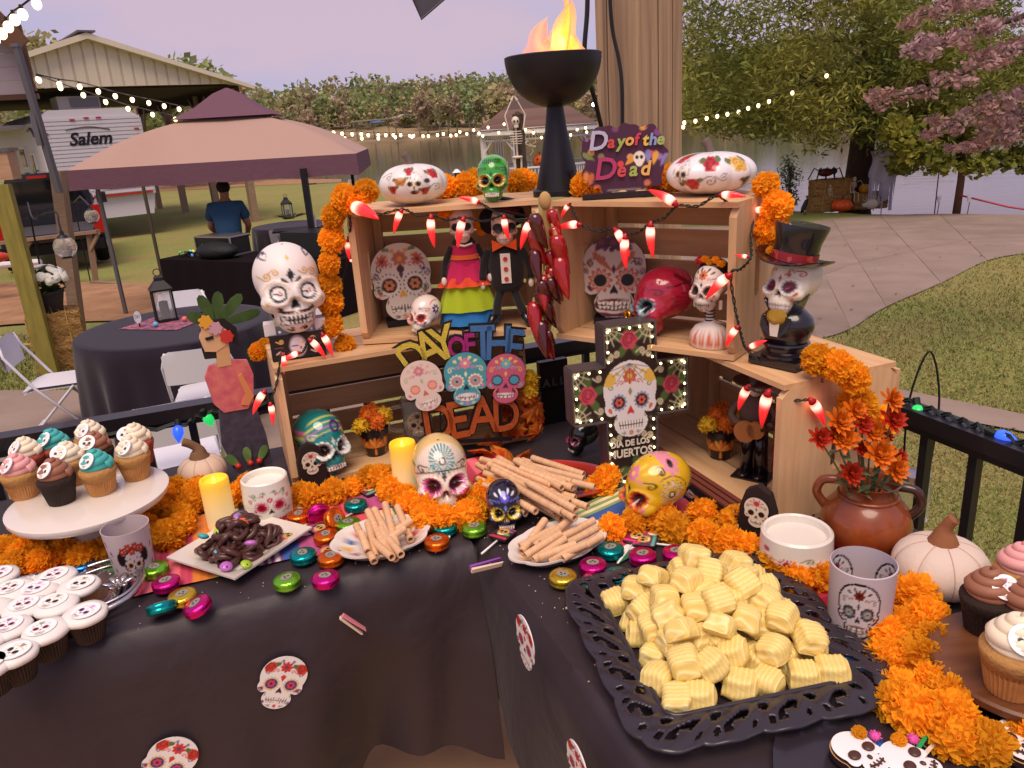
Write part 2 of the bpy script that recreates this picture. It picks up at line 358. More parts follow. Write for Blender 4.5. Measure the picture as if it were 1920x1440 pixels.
def rad_box(a, b, k=8): return lambda t: 1 / ((np.abs(np.cos(t)) / a) ** k + (np.abs(np.sin(t)) / b) ** k) ** (1 / k)
def textm(txt, size, depth=.002, off=0., shear=0., sx=1.):   # letters standing in XZ, facing -Y, centred
    cu = bpy.data.curves.new('t', 'FONT'); cu.body = txt; cu.size = size; cu.extrude = depth / 2; cu.offset = off; cu.shear = shear
    cu.align_x = 'CENTER'; cu.align_y = 'CENTER'; cu.resolution_u = 3
    o = bpy.data.objects.new('t', cu); COL.objects.link(o); bpy.context.view_layer.update()
    me = bpy.data.meshes.new_from_object(o.evaluated_get(bpy.context.evaluated_depsgraph_get()))
    V = np.array([v.co[:] for v in me.vertices]); Fs = [tuple(p.vertices) for p in me.polygons]
    bpy.data.objects.remove(o); bpy.data.curves.remove(cu); bpy.data.meshes.remove(me)
    V = V[:, [0, 2, 1]] * (sx, -1, 1); return V, Fs
def arcpts(P, n=20):                       # smooth curve through points
    P = np.array(P, float); k = len(P); t = np.linspace(0, k - 1, n); o = []
    for q in t:
        i = min(int(q), k - 2); f = q - i; a = P[max(i - 1, 0)]; b = P[i]; c = P[i + 1]; d = P[min(i + 2, k - 1)]
        o.append(.5 * (2 * b + (c - a) * f + (2 * a - 5 * b + 4 * c - d) * f * f + (3 * b - a - 3 * c + d) * f ** 3))
    return np.array(o)
def resample(P, step):
    P = np.array(P); L = np.concatenate([[0], np.cumsum(np.linalg.norm(np.diff(P, axis=0), axis=1))]); n = max(2, int(round(L[-1] / step)) + 1)
    t = np.linspace(0, L[-1], n); return np.stack([np.interp(t, L, P[:, i]) for i in range(3)], 1)
# ---------------------------------------------------------------- ground, water, far shore
WATER = -1.5
def gz(x, y): return -.55 - .03 * np.clip(np.asarray(y, float) - 5, 0, 22)
def atg(px, py):
    z = -.8
    for _ in range(12): p = at(px, py, z); z = float(gz(p[0], p[1]))
    return np.array([p[0], p[1], z])
SHORE = np.array([(90, -60), (26, 4.5), *[atg(px, py)[:2] for px, py in ((1905, 399), (1660, 397), (1500, 391))], atg(1300, 380)[:2] * 1.0, atg(900, 352)[:2], atg(705, 343)[:2], (-40, 95), (-150, 190)])
def shored(x, y):                          # distance to the shoreline, positive over land
    x = np.asarray(x, float); y = np.asarray(y, float); best = np.full(x.shape, 1e9); sg = np.zeros(x.shape)
    for (a, b) in zip(SHORE[:-1], SHORE[1:]):
        d = b - a; t = np.clip(((x - a[0]) * d[0] + (y - a[1]) * d[1]) / (d @ d), 0, 1); dx = x - a[0] - t * d[0]; dy = y - a[1] - t * d[1]
        e = np.hypot(dx, dy); c = d[0] * dy - d[1] * dx; k = e < best; best = np.where(k, e, best); sg = np.where(k, np.where(c > 0, 1, -1), sg)
    return best * sg
def spaced(a, b, c, n): t = np.linspace(-1, 1, n); return (a + b) / 2 + (b - a) / 2 * np.sign(t) * np.abs(t) ** c
gx = np.concatenate([np.linspace(-160, -26, 30), np.linspace(-25, 25, 126), np.linspace(26, 90, 20)])
gy = np.concatenate([np.linspace(-60, -3, 14), np.linspace(-2, 48, 126), np.linspace(49, 200, 34)])
X, Y = np.meshgrid(gx, gy, indexing='ij'); sdist = shored(X, Y)
if float(shored(np.array([0.]), np.array([5.]))[0]) < 0: sdist = -sdist; _sg = -1
else: _sg = 1
Z = gz(X, Y) + .012 * np.sin(X * .7 + Y * .33) * np.clip(sdist / 4, 0, 1) * np.clip(-X / 3, 0, 1) * np.clip((np.hypot(X, Y) - 6) / 4, 0, 1)
Z = np.where(sdist < .4, Z - 2.2 * np.clip((.4 - sdist) / 2.5, 0, 1), Z)
mg = MB(); mg.grid(np.stack([X, Y, Z], -1).transpose(1, 0, 2)[::-1])
lawn = mat('lawn', '7f8248', rough=.95, spec=.1, col2='928053', nsc=.55, ramp=(.42, .66), bump=(45, .7, .02))
_t = lawn.node_tree; _b = _t.nodes['Principled BSDF']; _n = _t.nodes.new('ShaderNodeTexNoise'); _n.inputs['Scale'].default_value = 38; _n.inputs['Detail'].default_value = 6
_tc = _t.nodes.new('ShaderNodeTexCoord'); _t.links.new(_tc.outputs['Object'], _n.inputs['Vector'])
_mx = _t.nodes.new('ShaderNodeMix'); _mx.data_type = 'RGBA'; _mx.blend_type = 'OVERLAY'; _mx.inputs[0].default_value = .8
_l = [l for l in _t.links if l.to_socket == _b.inputs['Base Color']][0]; _t.links.new(_l.from_socket, _mx.inputs[6]); _t.links.new(_n.outputs['Fac'], _mx.inputs[7]); _t.links.new(_mx.outputs[2], _b.inputs['Base Color'])
struct(ob('ground', mg, lawn, smooth=True))
wm, wt, wb = _bsdf('lake_water'); L_ = wt.links.new
wb.inputs['Base Color'].default_value = (.035, .032, .026, 1); wb.inputs['Roughness'].default_value = .06; wb.inputs['IOR'].default_value = 1.75; wb.inputs['Specular IOR Level'].default_value = .9
_tc = wt.nodes.new('ShaderNodeTexCoord'); _mp = wt.nodes.new('ShaderNodeMapping'); _mp.inputs['Scale'].default_value = (.35, 1.1, 1); _mp.inputs['Rotation'].default_value = (0, 0, .15)
_nn = wt.nodes.new('ShaderNodeTexNoise'); _nn.inputs['Scale'].default_value = 2.4; _nn.inputs['Detail'].default_value = 5; _bp = wt.nodes.new('ShaderNodeBump'); _bp.inputs['Strength'].default_value = .07; _bp.inputs['Distance'].default_value = .12
L_(_tc.outputs['Object'], _mp.inputs[0]); L_(_mp.outputs[0], _nn.inputs['Vector']); L_(_nn.outputs['Fac'], _bp.inputs['Height']); L_(_bp.outputs[0], wb.inputs['Normal'])
mw = MB(); mw.add([(-2500, -400, WATER), (2500, -400, WATER), (2500, 3000, WATER), (-2500, 3000, WATER)], [(0, 1, 2, 3)])
struct(ob('lake', mw, wm))
# far shore: bank, hill
FY = 255.
def fz(x, y):
    d = y - (FY + 10 * np.sin(x * .021 + 1) + .06 * x); return WATER + np.where(d < 0, d * .3, np.where(d < 26, d * .09, 2.3 + (d - 26) * (.13 + .03 * np.sin(x * .012))))
hx_ = np.linspace(-420, 420, 85); hy = np.concatenate([np.linspace(225, 300, 30), np.linspace(304, 460, 20)])
X, Y = np.meshgrid(hx_, hy, indexing='ij'); m = MB(); m.grid(np.stack([X, Y, np.minimum(fz(X, Y), 17 + 2 * np.sin(X * .02)) + .25 * np.sin(X * .8) * np.sin(Y * .5)], -1).transpose(1, 0, 2)[::-1])
struct(ob('far_hill', m, mat('far_bank', '8a7a5c', rough=.95, spec=.1, col2='9c8468', nsc=.12, bump=(1.5, .6, .3)), smooth=True))
def blob_leaves(m, c, r, n, size, seed, col=None, flat=.55, lw=.45):       # leaf faces spread through an uneven ball
    g = np.random.default_rng(seed); d = g.normal(size=(n, 3)); d /= np.linalg.norm(d, axis=1)[:, None]
    q = g.random(n) ** .42; P = np.array(c) + d * q[:, None] * np.array(r) * (.82 + .36 * g.random((n, 1)))
    a = g.normal(size=(n, 3)); a[:, 2] *= flat; a /= np.linalg.norm(a, axis=1)[:, None]; b = np.cross(a, g.normal(size=(n, 3))); b /= np.linalg.norm(b, axis=1)[:, None]
    s = size * (.6 + .8 * g.random((n, 1))); V = np.stack([P - a * s, P + b * s * lw, P + a * s, P - b * s * lw], 1).reshape(-1, 3)
    m.add(V, [(4 * i, 4 * i + 1, 4 * i + 2, 4 * i + 3) for i in range(n)], col=col)
FC = [leafmat('far_leaf_green', '7c8a58', '98a068', nsc=.1), leafmat('far_leaf_olive', '9a9464', 'b0a474', nsc=.1), leafmat('far_leaf_rust', '9a846a', 'b09a80', nsc=.1)]
ms = [MB(), MB(), MB()]; g = np.random.default_rng(3)
for i in range(820):
    x = g.uniform(-330, 330); y = FY + 29 + 115 * g.random() ** 1.3; z = min(float(fz(np.array(x), np.array(y))), 17); h = g.uniform(9, 15); k = int(g.choice(3, p=[.55, .3, .15]))
    blob_leaves(ms[k], (x, y, z + h * .5), (h * .4, h * .4, h * .5), 150, h * .07, i, lw=.85)
for k, n in enumerate(('green', 'olive', 'russet')):
    o = ob('far_wood', ms[k], FC[k]); tag(o, f'{n} trees of the wooded hill across the lake', 'woods', kind='stuff')
bark = mat('bark', '5a4a3c', rough=.9, col2='3c3028', nsc=3, nst=(4, 4, .6), bump=(14, .8, .03)); palebark = mat('pale_bark', 'b0a290', rough=.9, col2='8a7c6c', nsc=.8)
def faketree(name, base, h, cr, mt, seed, label, n=260, trunk=palebark, lean=0, leaf=None, group=None, low=.35):
    g = np.random.default_rng(seed); t = thing(name, label, 'tree', base, group=group); m = MB(); tp = np.array([lean * h, 0, h * .8])
    m.tube([(0, 0, -.4), tp * .35 + (0, 0, 0), tp * .7, tp], [h * .022, h * .017, h * .011, h * .004], 7)
    for i in range(7):
        a = g.uniform(0, 2 * PI); s = tp * g.uniform(.35, .75); e = s + np.array([math.cos(a) * cr * .75, math.sin(a) * cr * .75, h * g.uniform(.1, .28)]); m.tube([s, (s + e) / 2 + (0, 0, h * .02), e], [h * .009, h * .006, h * .002], 5)
    ob('trunk', m, trunk, t, smooth=True); m = MB()
    for i in range(9):
        a = g.uniform(0, 2 * PI); q = g.uniform(0, .75); c = (tp[0] + math.cos(a) * cr * q, math.sin(a) * cr * q, h * g.uniform(low + .12, .95))
        blob_leaves(m, c, (cr * .5, cr * .5, h * .14), n // 9, leaf or h * .055, seed * 31 + i, lw=.7)
    ob('crown', m, mt, t); return t
FT = [(485, 258, 11, 0), (520, 256, 10, 2), (547, 250, 9, 0), (575, 252, 11, 2), (612, 245, 8, 1), (645, 242, 9, 2), (668, 236, 10, 1), (700, 232, 11, 1), (728, 230, 8, 0), (742, 225, 10, 2), (785, 222, 13, 2), (800, 221, 12, 2), (822, 220, 13, 1), (838, 219, 12, 2), (855, 219, 12, 2), (880, 218, 10, 0), (905, 214, 13, 1)]
_wh = ['leaning pale-trunked', 'grey-brown bushy', 'dark green bushy', 'tall thin russet', 'short olive', 'grey bare-stemmed', 'bright olive round', 'yellow-green round', 'small green', 'thin two-stemmed', 'tall grey-brown', 'pale-stemmed brown', 'tall olive', 'white-stemmed grey', 'bare-stemmed brown', 'dark round', 'tall yellow-brown']
for i, (px, py, h, k) in enumerate(FT):
    p = at(px, py, WATER + 1.2); q = p * 1.0; y = 262 + (i % 3) * 4; p = atY(px, py, y)
    faketree('shore_tree', (p[0], y, float(fz(np.array(p[0]), np.array(y))) - .1), h, h * .33, FC[k], 50 + i, f'{_wh[i]} tree, number {i + 1} from the canopy tent along the far shore', 170, lean=g.uniform(-.06, .06), group='trees along the far shore')
# far shore pavilion, dock, tarp
p = atY(888, 213, 268); z = p[2]; t = thing('shore_pavilion', 'small green-roofed open pavilion on the far shore', 'pavilion', (p[0], 268, z - 1.2), .1)
gm = mat('green_metal', '6f8a78', .5); 
m = MB(); m.add([(-4, -3, 3), (4, -3, 3), (4, 3, 3), (-4, 3, 3), (-3.2, 0, 4.3), (3.2, 0, 4.3)], [(0, 1, 5, 4), (2, 3, 4, 5), (1, 2, 5), (3, 0, 4), (3, 2, 1, 0)]); ob('roof', m, gm, t)
for i, (a, b) in enumerate(((-3.6, -2.6), (3.6, -2.6), (-3.6, 2.6), (3.6, 2.6), (0, -2.6))): ob('post', MB().box((a, b, 1.2), (.22, .22, 3.6)), palebark, t)
a = atY(662, 228, 254); b = atY(745, 221, 254); c = atY(755, 215, 262); e = atY(782, 217, 266)
t = thing('dock', 'weathered wooden dock ramp along the far shore', 'dock', (a[0], 254, a[2])); o_ = np.array([a[0], 254, a[2]])
ob('deck_boards', MB().beam((0, 0, 0), b - o_, 1.6, .35), mat('grey_plank', '9a8c7c', .9), t); ob('ramp', MB().beam(b - o_, c - o_, 1.4, .3).beam(c - o_, e - o_, 1.4, .3), mat('grey_plank', '9a8c7c', .9), t)
for k in range(5): q = (b - o_) * k / 4; ob('pile', MB().tube([q + (0, 0, .5), q + (0, 0, -1.6)], .16, 6), mat('grey_plank', '9a8c7c', .9), t)
p = atY(706, 229, 251); tag(ob('boat_cover', MB().lathe([(.9, 0), (1, .3), (.85, .7), (.2, .95)], 12, T=TR((0, 0, 0), s=(2.2, .9, .8))), mat('blue_tarp', '44608c', .6), None, (p[0], 251, p[2] - .4)), 'blue covered boat beside the far dock', 'boat')
# near ground covers: sheets ruled between two edges
def ruled(A, B, n, k, lift): 
    A = arcpts(np.array(A)[:, :2] if np.ndim(A) > 1 else A, n); B = arcpts(np.array(B)[:, :2], n); t = np.linspace(0, 1, k)[None, :, None]
    P = A[:, None] * (1 - t) + B[:, None] * t; return np.concatenate([P, (gz(P[..., 0], P[..., 1]) + lift)[..., None]], -1)
concrete = mat('concrete', '857368', .85, spec=.2, col2='948176', nsc=1.4, bump=(60, .25, .004), rnd=.05)
lo = [atg(*q) for q in ((1180, 690), (1380, 665), (1532, 638), (1595, 618), (1662, 577), (1765, 532), (1852, 490), (1935, 474), (2150, 440))]
up = [atg(*q) for q in ((1180, 428), (1330, 426), (1440, 428), (1500, 421), (1560, 411), (1650, 405), (1760, 402), (1920, 404), (2150, 410))]
P = ruled(lo, up, 65, 25, .014); dr = struct(ob('driveway', MB().grid(P[::-1] - (0, 0, .006)), mat('joint_sand', '76675e', .95)))
for i in range(8):
    for j in range(3):
        q = P[i * 8:i * 8 + 9, j * 8:j * 8 + 9].copy(); c = q.mean((0, 1)); q = q + (c - q) / np.maximum(np.linalg.norm(q - c, axis=2, keepdims=True), .1) * .006
        ob('concrete_slab', MB().grid((q - c)[::-1]), concrete, dr, c)
lo = [atg(*q) for q in ((1560, 745), (1690, 772), (1800, 792), (1960, 822), (2200, 870))]; up = [atg(*q) for q in ((1560, 715), (1690, 735), (1800, 757), (1960, 790), (2200, 835))]
struct(ob('footpath', MB().grid(ruled(lo, up, 30, 4, .02)[::-1]), concrete))
lo = [atg(*q) for q in ((-500, 1150), (0, 960), (300, 900), (520, 860), (700, 780))]; up = [atg(*q) for q in ((-300, 745), (0, 735), (300, 735), (480, 720), (700, 660))]
struct(ob('patio', MB().grid(ruled(lo, up, 30, 12, .02)[::-1]), concrete))
lo = [atg(*q) for q in ((-260, 640), (0, 612), (130, 606), (330, 600), (560, 590))]; up = [atg(*q) for q in ((-260, 560), (0, 532), (130, 530), (330, 535), (600, 530))]
struct(ob('dirt_path', MB().grid(ruled(lo, up, 30, 8, .02)[::-1]), mat('dirt', 'a57f62', .95, spec=.1, col2='8f6b4e', nsc=2.5, bump=(30, .5, .01))))
lo = [atg(*q) for q in ((-200, 382), (240, 362), (480, 349), (640, 342))]; up = [atg(*q) for q in ((-200, 350), (240, 345), (480, 338), (640, 336))]
struct(ob('gravel_road', MB().grid(ruled(lo, up, 30, 3, .02)[::-1]), mat('dirt', 'a57f62')))
# grass blades on the nearer lawn
g = np.random.default_rng(11); n = 52000; m = MB()
px = g.uniform(1500, 1990, n * 2); py = g.uniform(440, 1150, n * 2) 
pts = []
for a, b in zip(px[:n], py[:n]):
    p = at(a, b, -.56); pts.append(p)
pts = np.array(pts); n2 = 9000; x2 = g.uniform(-30, 330, n2); y2 = g.uniform(608, 745, n2); pts = np.vstack([pts, [at(a, b, -.56) for a, b in zip(x2, y2)]])
pts[:, :2] += g.normal(size=(len(pts), 2)) * .03; pts[:, 2] = gz(pts[:, 0], pts[:, 1]) - .01
def inpoly(Q, x, y):
    r = np.zeros(len(x), bool)
    for (x0, y0), (x1, y1) in zip(Q, np.roll(Q, -1, 0)): r ^= ((y0 > y) != (y1 > y)) & (x < (x1 - x0) * (y - y0) / ((y1 - y0) or 1e-9) + x0)
    return r
_off = np.zeros(len(pts), bool)
for nm in ('driveway', 'footpath', 'patio', 'dirt_path'):
    V = np.array([v.co[:] for v in bpy.data.objects[nm].data.vertices])
    b_ = {'driveway': (65, 25), 'footpath': (30, 4), 'patio': (30, 12), 'dirt_path': (30, 8)}[nm]; G = V.reshape(*b_, 3)[:, :, :2]
    Q = np.concatenate([G[:, 0], G[-1, :], G[::-1, -1], G[0, ::-1]]); _off |= inpoly(Q, pts[:, 0], pts[:, 1])
pts = pts[~_off]; n = len(pts); a = g.uniform(0, 2 * PI, n); h = g.uniform(.012, .045, n) * np.clip(.7 + .08 * pts[:, 1], .7, 1.6); wd = .0035 * np.clip(pts[:, 1] / 3, .8, 2.5)
le = g.normal(size=(n, 2)) * h[:, None] * .7; dx = np.stack([np.cos(a), np.sin(a), 0 * a], 1) * wd[:, None]
V = np.stack([pts - dx, pts + dx, pts + np.concatenate([le, h[:, None]], 1)], 1).reshape(-1, 3)
nz_ = .5 + .5 * np.sin(pts[:, 0] * 2.1 + 1.3 * np.sin(pts[:, 1] * 1.7)) * np.sin(pts[:, 1] * 1.3 + pts[:, 0]); k = np.clip(nz_ * .8 + g.normal(size=n) * .28, 0, 1)[:, None]
c = np.array(hx('788240')) * (1 - k) + np.array(hx('9a8a5c')) * k; c = c * g.uniform(.6, 1.25, (n, 1))
m.add(V, [(3 * i, 3 * i + 1, 3 * i + 2) for i in range(n)], col=np.repeat(c, 3, 0))
tag(ob('grass', m, vmat(.9, name='grass_blades')), 'short patchy grass blades on the lawn', 'grass', kind='stuff')
# ---------------------------------------------------------------- background: barn, trailer, truck, tent, tables
timber = wood('weathered_timber', '9a8068', '7c6450', 5, (1, 12, 12)); white = mat('white_paint', 'e8e4e0', .5); blackm = mat('black_metal', '16141a', .45, spec=.4)
cream = mat('cream_metal', 'd9cdb6', .5, rnd=.03); darkw = mat('dark_soffit', '3a2a22', .9); steel = mat('grey_steel', '6e6a70', .45, metal=.6)
blackcloth = mat('black_cloth', '221a26', .85, spec=.2, bump=(220, .15, .002), sheen=.15); glassm = mat('clear_glass', 'ffffff', .03, trans=1., ior=1.3)
darkglass = mat('dark_glass', '10141a', .05, spec=.8); redlens = mat('red_lens', 'b01812', .2, coat=.5); whiteplastic = mat('white_resin', 'd6d2da', .45)
# open metal barn
BR = R_(38.5); t = thing('pole_barn', 'open cream metal barn with gable roof on timber posts', 'barn', (-12.2, 25.8, -1.15), BR); W = 9.2; Hh = 4.6; A = 6.05; D = 12
m = MB(); m.prism([(-W / 2, Hh), (W / 2, Hh), (0, A)], 0, .08); gp = ob('gable_wall', m, cream, t)
for i in range(27): 
    x = -W / 2 + .2 + i * (W - .4) / 26; z1 = A - abs(x) / (W / 2) * (A - Hh) - .08
    ob('siding_panel', MB().box((x, -.02, (Hh + z1) / 2), (.27, .05, max(.05, z1 - Hh))), cream, gp)
m = MB()
for s in (-1, 1): m.add([(s * (W / 2 + .35), -.35, Hh - .1), (0, -.35, A + .05), (0, D, A + .05), (s * (W / 2 + .35), D, Hh - .1), (s * (W / 2 + .35), -.35, Hh - .22), (0, -.35, A - .12), (0, D, A - .12), (s * (W / 2 + .35), D, Hh - .22)], [(0, 1, 2, 3), (4, 7, 6, 5), (0, 4, 5, 1), (0, 3, 7, 4), (2, 6, 7, 3)])
ob('roof', m, cream, t); ob('ridge_cap', MB().box((0, D / 2, A + .08), (.5, D + .8, .05)), steel, t); ob('ceiling', MB().box((0, D / 2 + .2, Hh - .02), (W - .1, D - .3, .06)), darkw, t)
ob('eave_beam', MB().box((W / 2 - .15, D / 2, Hh - .25), (.12, D, .35)), darkw, t); ob('eave_beam', MB().box((-W / 2 + .15, D / 2, Hh - .25), (.12, D, .35)), darkw, t)
for y in (.2, 4, 8, 11.8):
    for s in (-1, 1):
        p = ob('post', MB().box((s * (W / 2 - .2), y, Hh / 2 - .3), (.24, .24, Hh + .3)), timber, t)
        for q in (-1, 1): ob('brace', MB().beam((s * (W / 2 - .2), y, Hh - 1.2), (s * (W / 2 - .2), y + q * .9, Hh - .2), .1), timber, p)
# travel trailer
rv = thing('travel_trailer', 'white ribbed travel trailer lettered Salem under the barn', 'trailer', (-12.5, 25.6, -.8), BR); wr = mat('trailer_white', 'cfc9cf', .35, rnd=.02)
m = MB(); P = [(-1.5, .95), (1.5, .95), (1.5, 3.3), (1.1, 3.62), (-1.1, 3.62), (-1.5, 3.3)]; m.prism(P, 0, 8.2); bd = ob('body', m, wr, rv)
for i in range(20): ob('siding_rib', MB().box((0, -.015, 1.1 + i * .118), (2.92, .03, .09)), wr, bd)
m = MB(); m.prism([(-1.35, .3), (1.35, .3), (1.5, .95), (-1.5, .95)], .1, 8); ob('skirt', m, wr, rv)
ob('bumper_strip', MB().box((.3, -.04, 1.0), (2.2, .04, .06)), redlens, rv); ob('tail_light', MB().box((-.95, -.05, 1.12), (.4, .05, .14)), redlens, rv)
for x, z in ((-.5, 3.32), (-.1, 3.36), (.25, 3.36), (-1.3, 2.95), (1.3, 2.98)): ob('marker_light', MB().box((x, -.04, z), (.14, .04, .05)), redlens, rv)
v, f_ = textm('Salem', .52, .02, .012, .3); ob('lettering', MB().add(v, f_), blackm, rv, (-.12, -.04, 2.74)); ob('swoosh', MB().tube(arcpts([(-.75, -.04, 3.04), (-.1, -.04, 3.1), (.5, -.04, 3.0)], 9), .02, 4), steel, rv)
ac = ob('air_conditioner', MB().box((-.1, .9, 3.82), (1.2, 1., .4)), mat('ac_grey', 'a8a29c', .6), rv); ob('grille', MB().box((.05, .38, 3.84), (.8, .05, .26)), steel, ac)
for y, w_, z in ((1.6, .5, 2.1), (3.2, .9, 2.3), (5.2, .8, 2.3)): wd = ob('window', MB().box((-1.52, y, z), (.06, w_, .7)), white, rv); ob('pane', MB().box((-1.56, y, z), (.02, w_ - .12, .56)), darkglass, wd)
for s in ((.5, 2.9), (1.1, 1.7)): ob('decal', MB().tube(arcpts([(-1.53, s[0], s[1]), (-1.53, s[0] + .35, s[1] + .25), (-1.53, s[0] + 1, s[1] + .2)], 8), .03, 4), steel, rv)
for y in (3.6, 4.5): ob('wheel', MB().lathe([(.36, -.1), (.36, .1)], 18, T=TR((-1.35, y, .36), (0, PI / 2, 0))), blackm, rv)
tag(ob('trailer_awning', MB().box((-2.4, 5, 3.35), (1.8, 6, .12)).box((-3.2, 5, 2.6), (.1, 6, .2)), wr, None, (-12.5, 25.6, -.9), (0, 0, BR)), 'white awning stretched beside the trailer roof', 'awning')
# pickup
tp = thing('pickup_truck', 'black pickup truck with its tailgate lowered', 'truck', (-9.9, 17.4, -.92), R_(27), s=1.06); bp = mat('black_car_paint', '22242c', .2, coat=.8); rub = mat('rubber', '0e0e10', .8)
m = MB(); m.box((0, 1.0, .62), (1.75, 2.1, .35)).box((-.93, 1.05, .98), (.1, 2.1, .62)).box((.93, 1.05, .98), (.1, 2.1, .62)).box((0, 2.12, .98), (1.9, .08, .62)); ob('bed', m, bp, tp)
ob('bed_liner', MB().box((0, 1., .81), (1.74, 2., .03)), mat('bed_grey', '3a363c', .8), tp); ob('tailgate', MB().box((0, -.3, .8), (1.6, .6, .07)), mat('bed_grey', '3a363c'), tp)
m = MB(); m.prism([(-.95, .5), (.95, .5), (.97, 1.25), (.72, 1.9), (.6, 1.96), (-.6, 1.96), (-.72, 1.9), (-.97, 1.25)], 2.2, 4.2); ob('cab', m, bp, tp)
ob('rear_window', MB().prism([(-.78, 1.3), (.78, 1.3), (.62, 1.8), (-.62, 1.8)], 2.17, 2.2), darkglass, tp); ob('brake_light', MB().box((-.1, 2.16, 1.88), (.4, .04, .06)), redlens, tp)
ob('hood', MB().box((0, 5., .95), (1.85, 1.6, .55)), bp, tp); ob('bumper', MB().box((0, -.12, .5), (1.9, .2, .2)), blackm, tp)
for s in (-1, 1): ob('tail_light', MB().box((s * .92, -.04, 1.0), (.19, .07, .58)), redlens, tp)
for s in (-1, 1):
    for y in (1.05, 4.9): w0 = ob('wheel', MB().lathe([(.2, -.13), (.39, -.13), (.42, -.06), (.42, .06), (.39, .13), (.2, .13)], 22, T=TR((s * .86, y, .41), (0, PI / 2, 0))), rub, tp, smooth=40); ob('rim', MB().lathe([(.2, -.1), (.2, .1)], 14, T=TR((s * .9, y, .41), (0, PI / 2, 0))), steel, w0)
ob('bed_rail', MB().tube(arcpts([(-.93, .1, 1.3), (-.93, 1, 1.34), (-.93, 2.1, 1.3)], 8), .03, 6), steel, tp)
ob('mirror', MB().box((1.12, 3.6, 1.25), (.22, .1, .26)), bp, tp); ob('mirror', MB().box((-1.12, 3.6, 1.25), (.22, .1, .26)), bp, tp)
# timber handrail in front of the truck
fr = thing('ramp_handrail', 'grey weathered timber handrail with leaning posts before the truck', 'handrail', (-8.6, 15.0, -.86), R_(-8))
for x in (-3.4, -2.5, -1.6, -.7, .05, .75): p = ob('post', MB().beam((x, 0, -.05), (x + .06, .05, .9 + .06 * x), .1), timber, fr); ob('brace', MB().beam((x + .03, 0, .6 + .05 * x), (x + .3, 0, .92 + .07 * x), .05), timber, p)
ob('top_rail', MB().beam((-3.7, 0, .72), (1.05, 0, 1.0), .14, .06), timber, fr); ob('pipe_rail', MB().tube([(-2.6, -.12, .42), (-.2, -.12, .5)], .06, 8), whiteplastic, fr); ob('foot_board', MB().beam((.7, -.05, .06), (1.6, -.3, .02), .09, .05), timber, fr)
tag(ob('red_kayak', MB().lathe([(.02, -1.4), (.16, -.9), (.2, 0), (.16, .9), (.02, 1.4)], 12, T=TR((0, 0, 0), (0, PI / 2, 0))), mat('red_plastic', 'c0422e', .4), None, atY(-132, 492, 13.5), (0, 0, .1), smooth=True), 'red kayak tip beside the timber handrail', 'kayak')
# yellow-green timber post with beam
p = atg(97, 703); t = thing('timber_post', 'yellow-green treated timber post carrying a pale beam end', 'post', p)
ob('shaft', MB().box((0, 0, .85), (.155, .155, 2.2)), wood('treated_pine', '8f8238', '73692c', 3, (10, 10, 1)), t, r=(0, 0, .3)); ob('beam', MB().box((-.75, .1, 2.12), (1.75, .2, .26)), wood('pale_beam', 'c49a78', 'a98264', 4, (1, 9, 9)), t, r=(0, 0, .15)); ob('cap_strip', MB().box((-.75, .1, 2.27), (1.8, .24, .03)), steel, t, r=(0, 0, .15))
# porch eave, pole
t = thing('porch_eave', 'brown trimmed porch gable corner with lilac lap siding', 'porch', atY(20, 120, 8.5), R_(20)); sid = mat('lap_siding', '9c8f98', .6, rnd=.04); brn = mat('brown_trim', '4e3226', .7)
for i in range(5): ob('siding_board', MB().box((-1.35, .05 + i * .004, -.22 + i * .13), (2.9, .03, .125)), sid, t)
ob('corner_board', MB().box((.14, .02, .05), (.06, .08, .62)), brn, t); ob('bottom_trim', MB().box((-1.3, .03, -.31), (2.95, .08, .05)), brn, t)
ob('fascia', MB().beam((.18, -.3, .12), (-1.1, -.3, 1.9), .05, .2), brn, t); ob('soffit', MB().add([(.12, -.3, .2), (.12, .5, .2), (-1.1, .5, 1.9), (-1.1, -.3, 1.9)], [(0, 1, 2, 3)]), darkw, t)
a = atY(30, 85, 7.9); b = atY(112, 362, 8.0)
t = thing('metal_pole', 'grey square steel pole leaning by the porch corner', 'pole', b); ob('shaft', MB().beam((0, 0, 0), a - b, .055), steel, t); ob('shaft_cap', MB().box(tuple(a - b), (.07, .07, .03)), steel, t); ob('bracket', MB().box(tuple((a - b) * .45 + (-.03, -.02, 0)), (.05, .04, .3)), steel, t)
b = atg(150, 640); a = atY(108, 320, b[1]); tag(ob('fence_post', MB().beam((0, 0, 0), (a[0] - b[0], 0, a[2] - b[2]), .13), timber, None, b), 'brown timber post rising in front of the truck bed', 'post')
# hanging globe lanterns on hooks
def globe(px, py, Y, r, lab):
    p = atY(px, py, Y); t = thing('globe_lantern', lab, 'lantern', p); ob('globe', MB().sph((0, 0, 0), r, 18, 12), mat('thin_glass', 'ffffff', .05, trans=.85, ior=1.15, alpha=.75), t, smooth=True)
    ob('cap', MB().lathe([(r * .55, r * .78), (r * .5, r * .95), (r * .2, r * 1.15), (r * .12, r * 1.5)], 12), blackm, t, smooth=40); ob('candle', MB().lathe([(r * .35, -r * .8), (r * .35, -r * .3)], 12), mat('wax', 'e8dcc8', .5, sss=.2), t); ob('base_ring', MB().lathe([(r * .5, -r * 1.02), (r * .55, -r * .9)], 14), blackm, t)
    return p
g1 = globe(122, 463, 6.9, .095, 'larger clear glass globe lantern hanging on a hook'); g2 = globe(172, 405, 8.6, .075, 'smaller clear glass globe lantern hanging before the taillight')
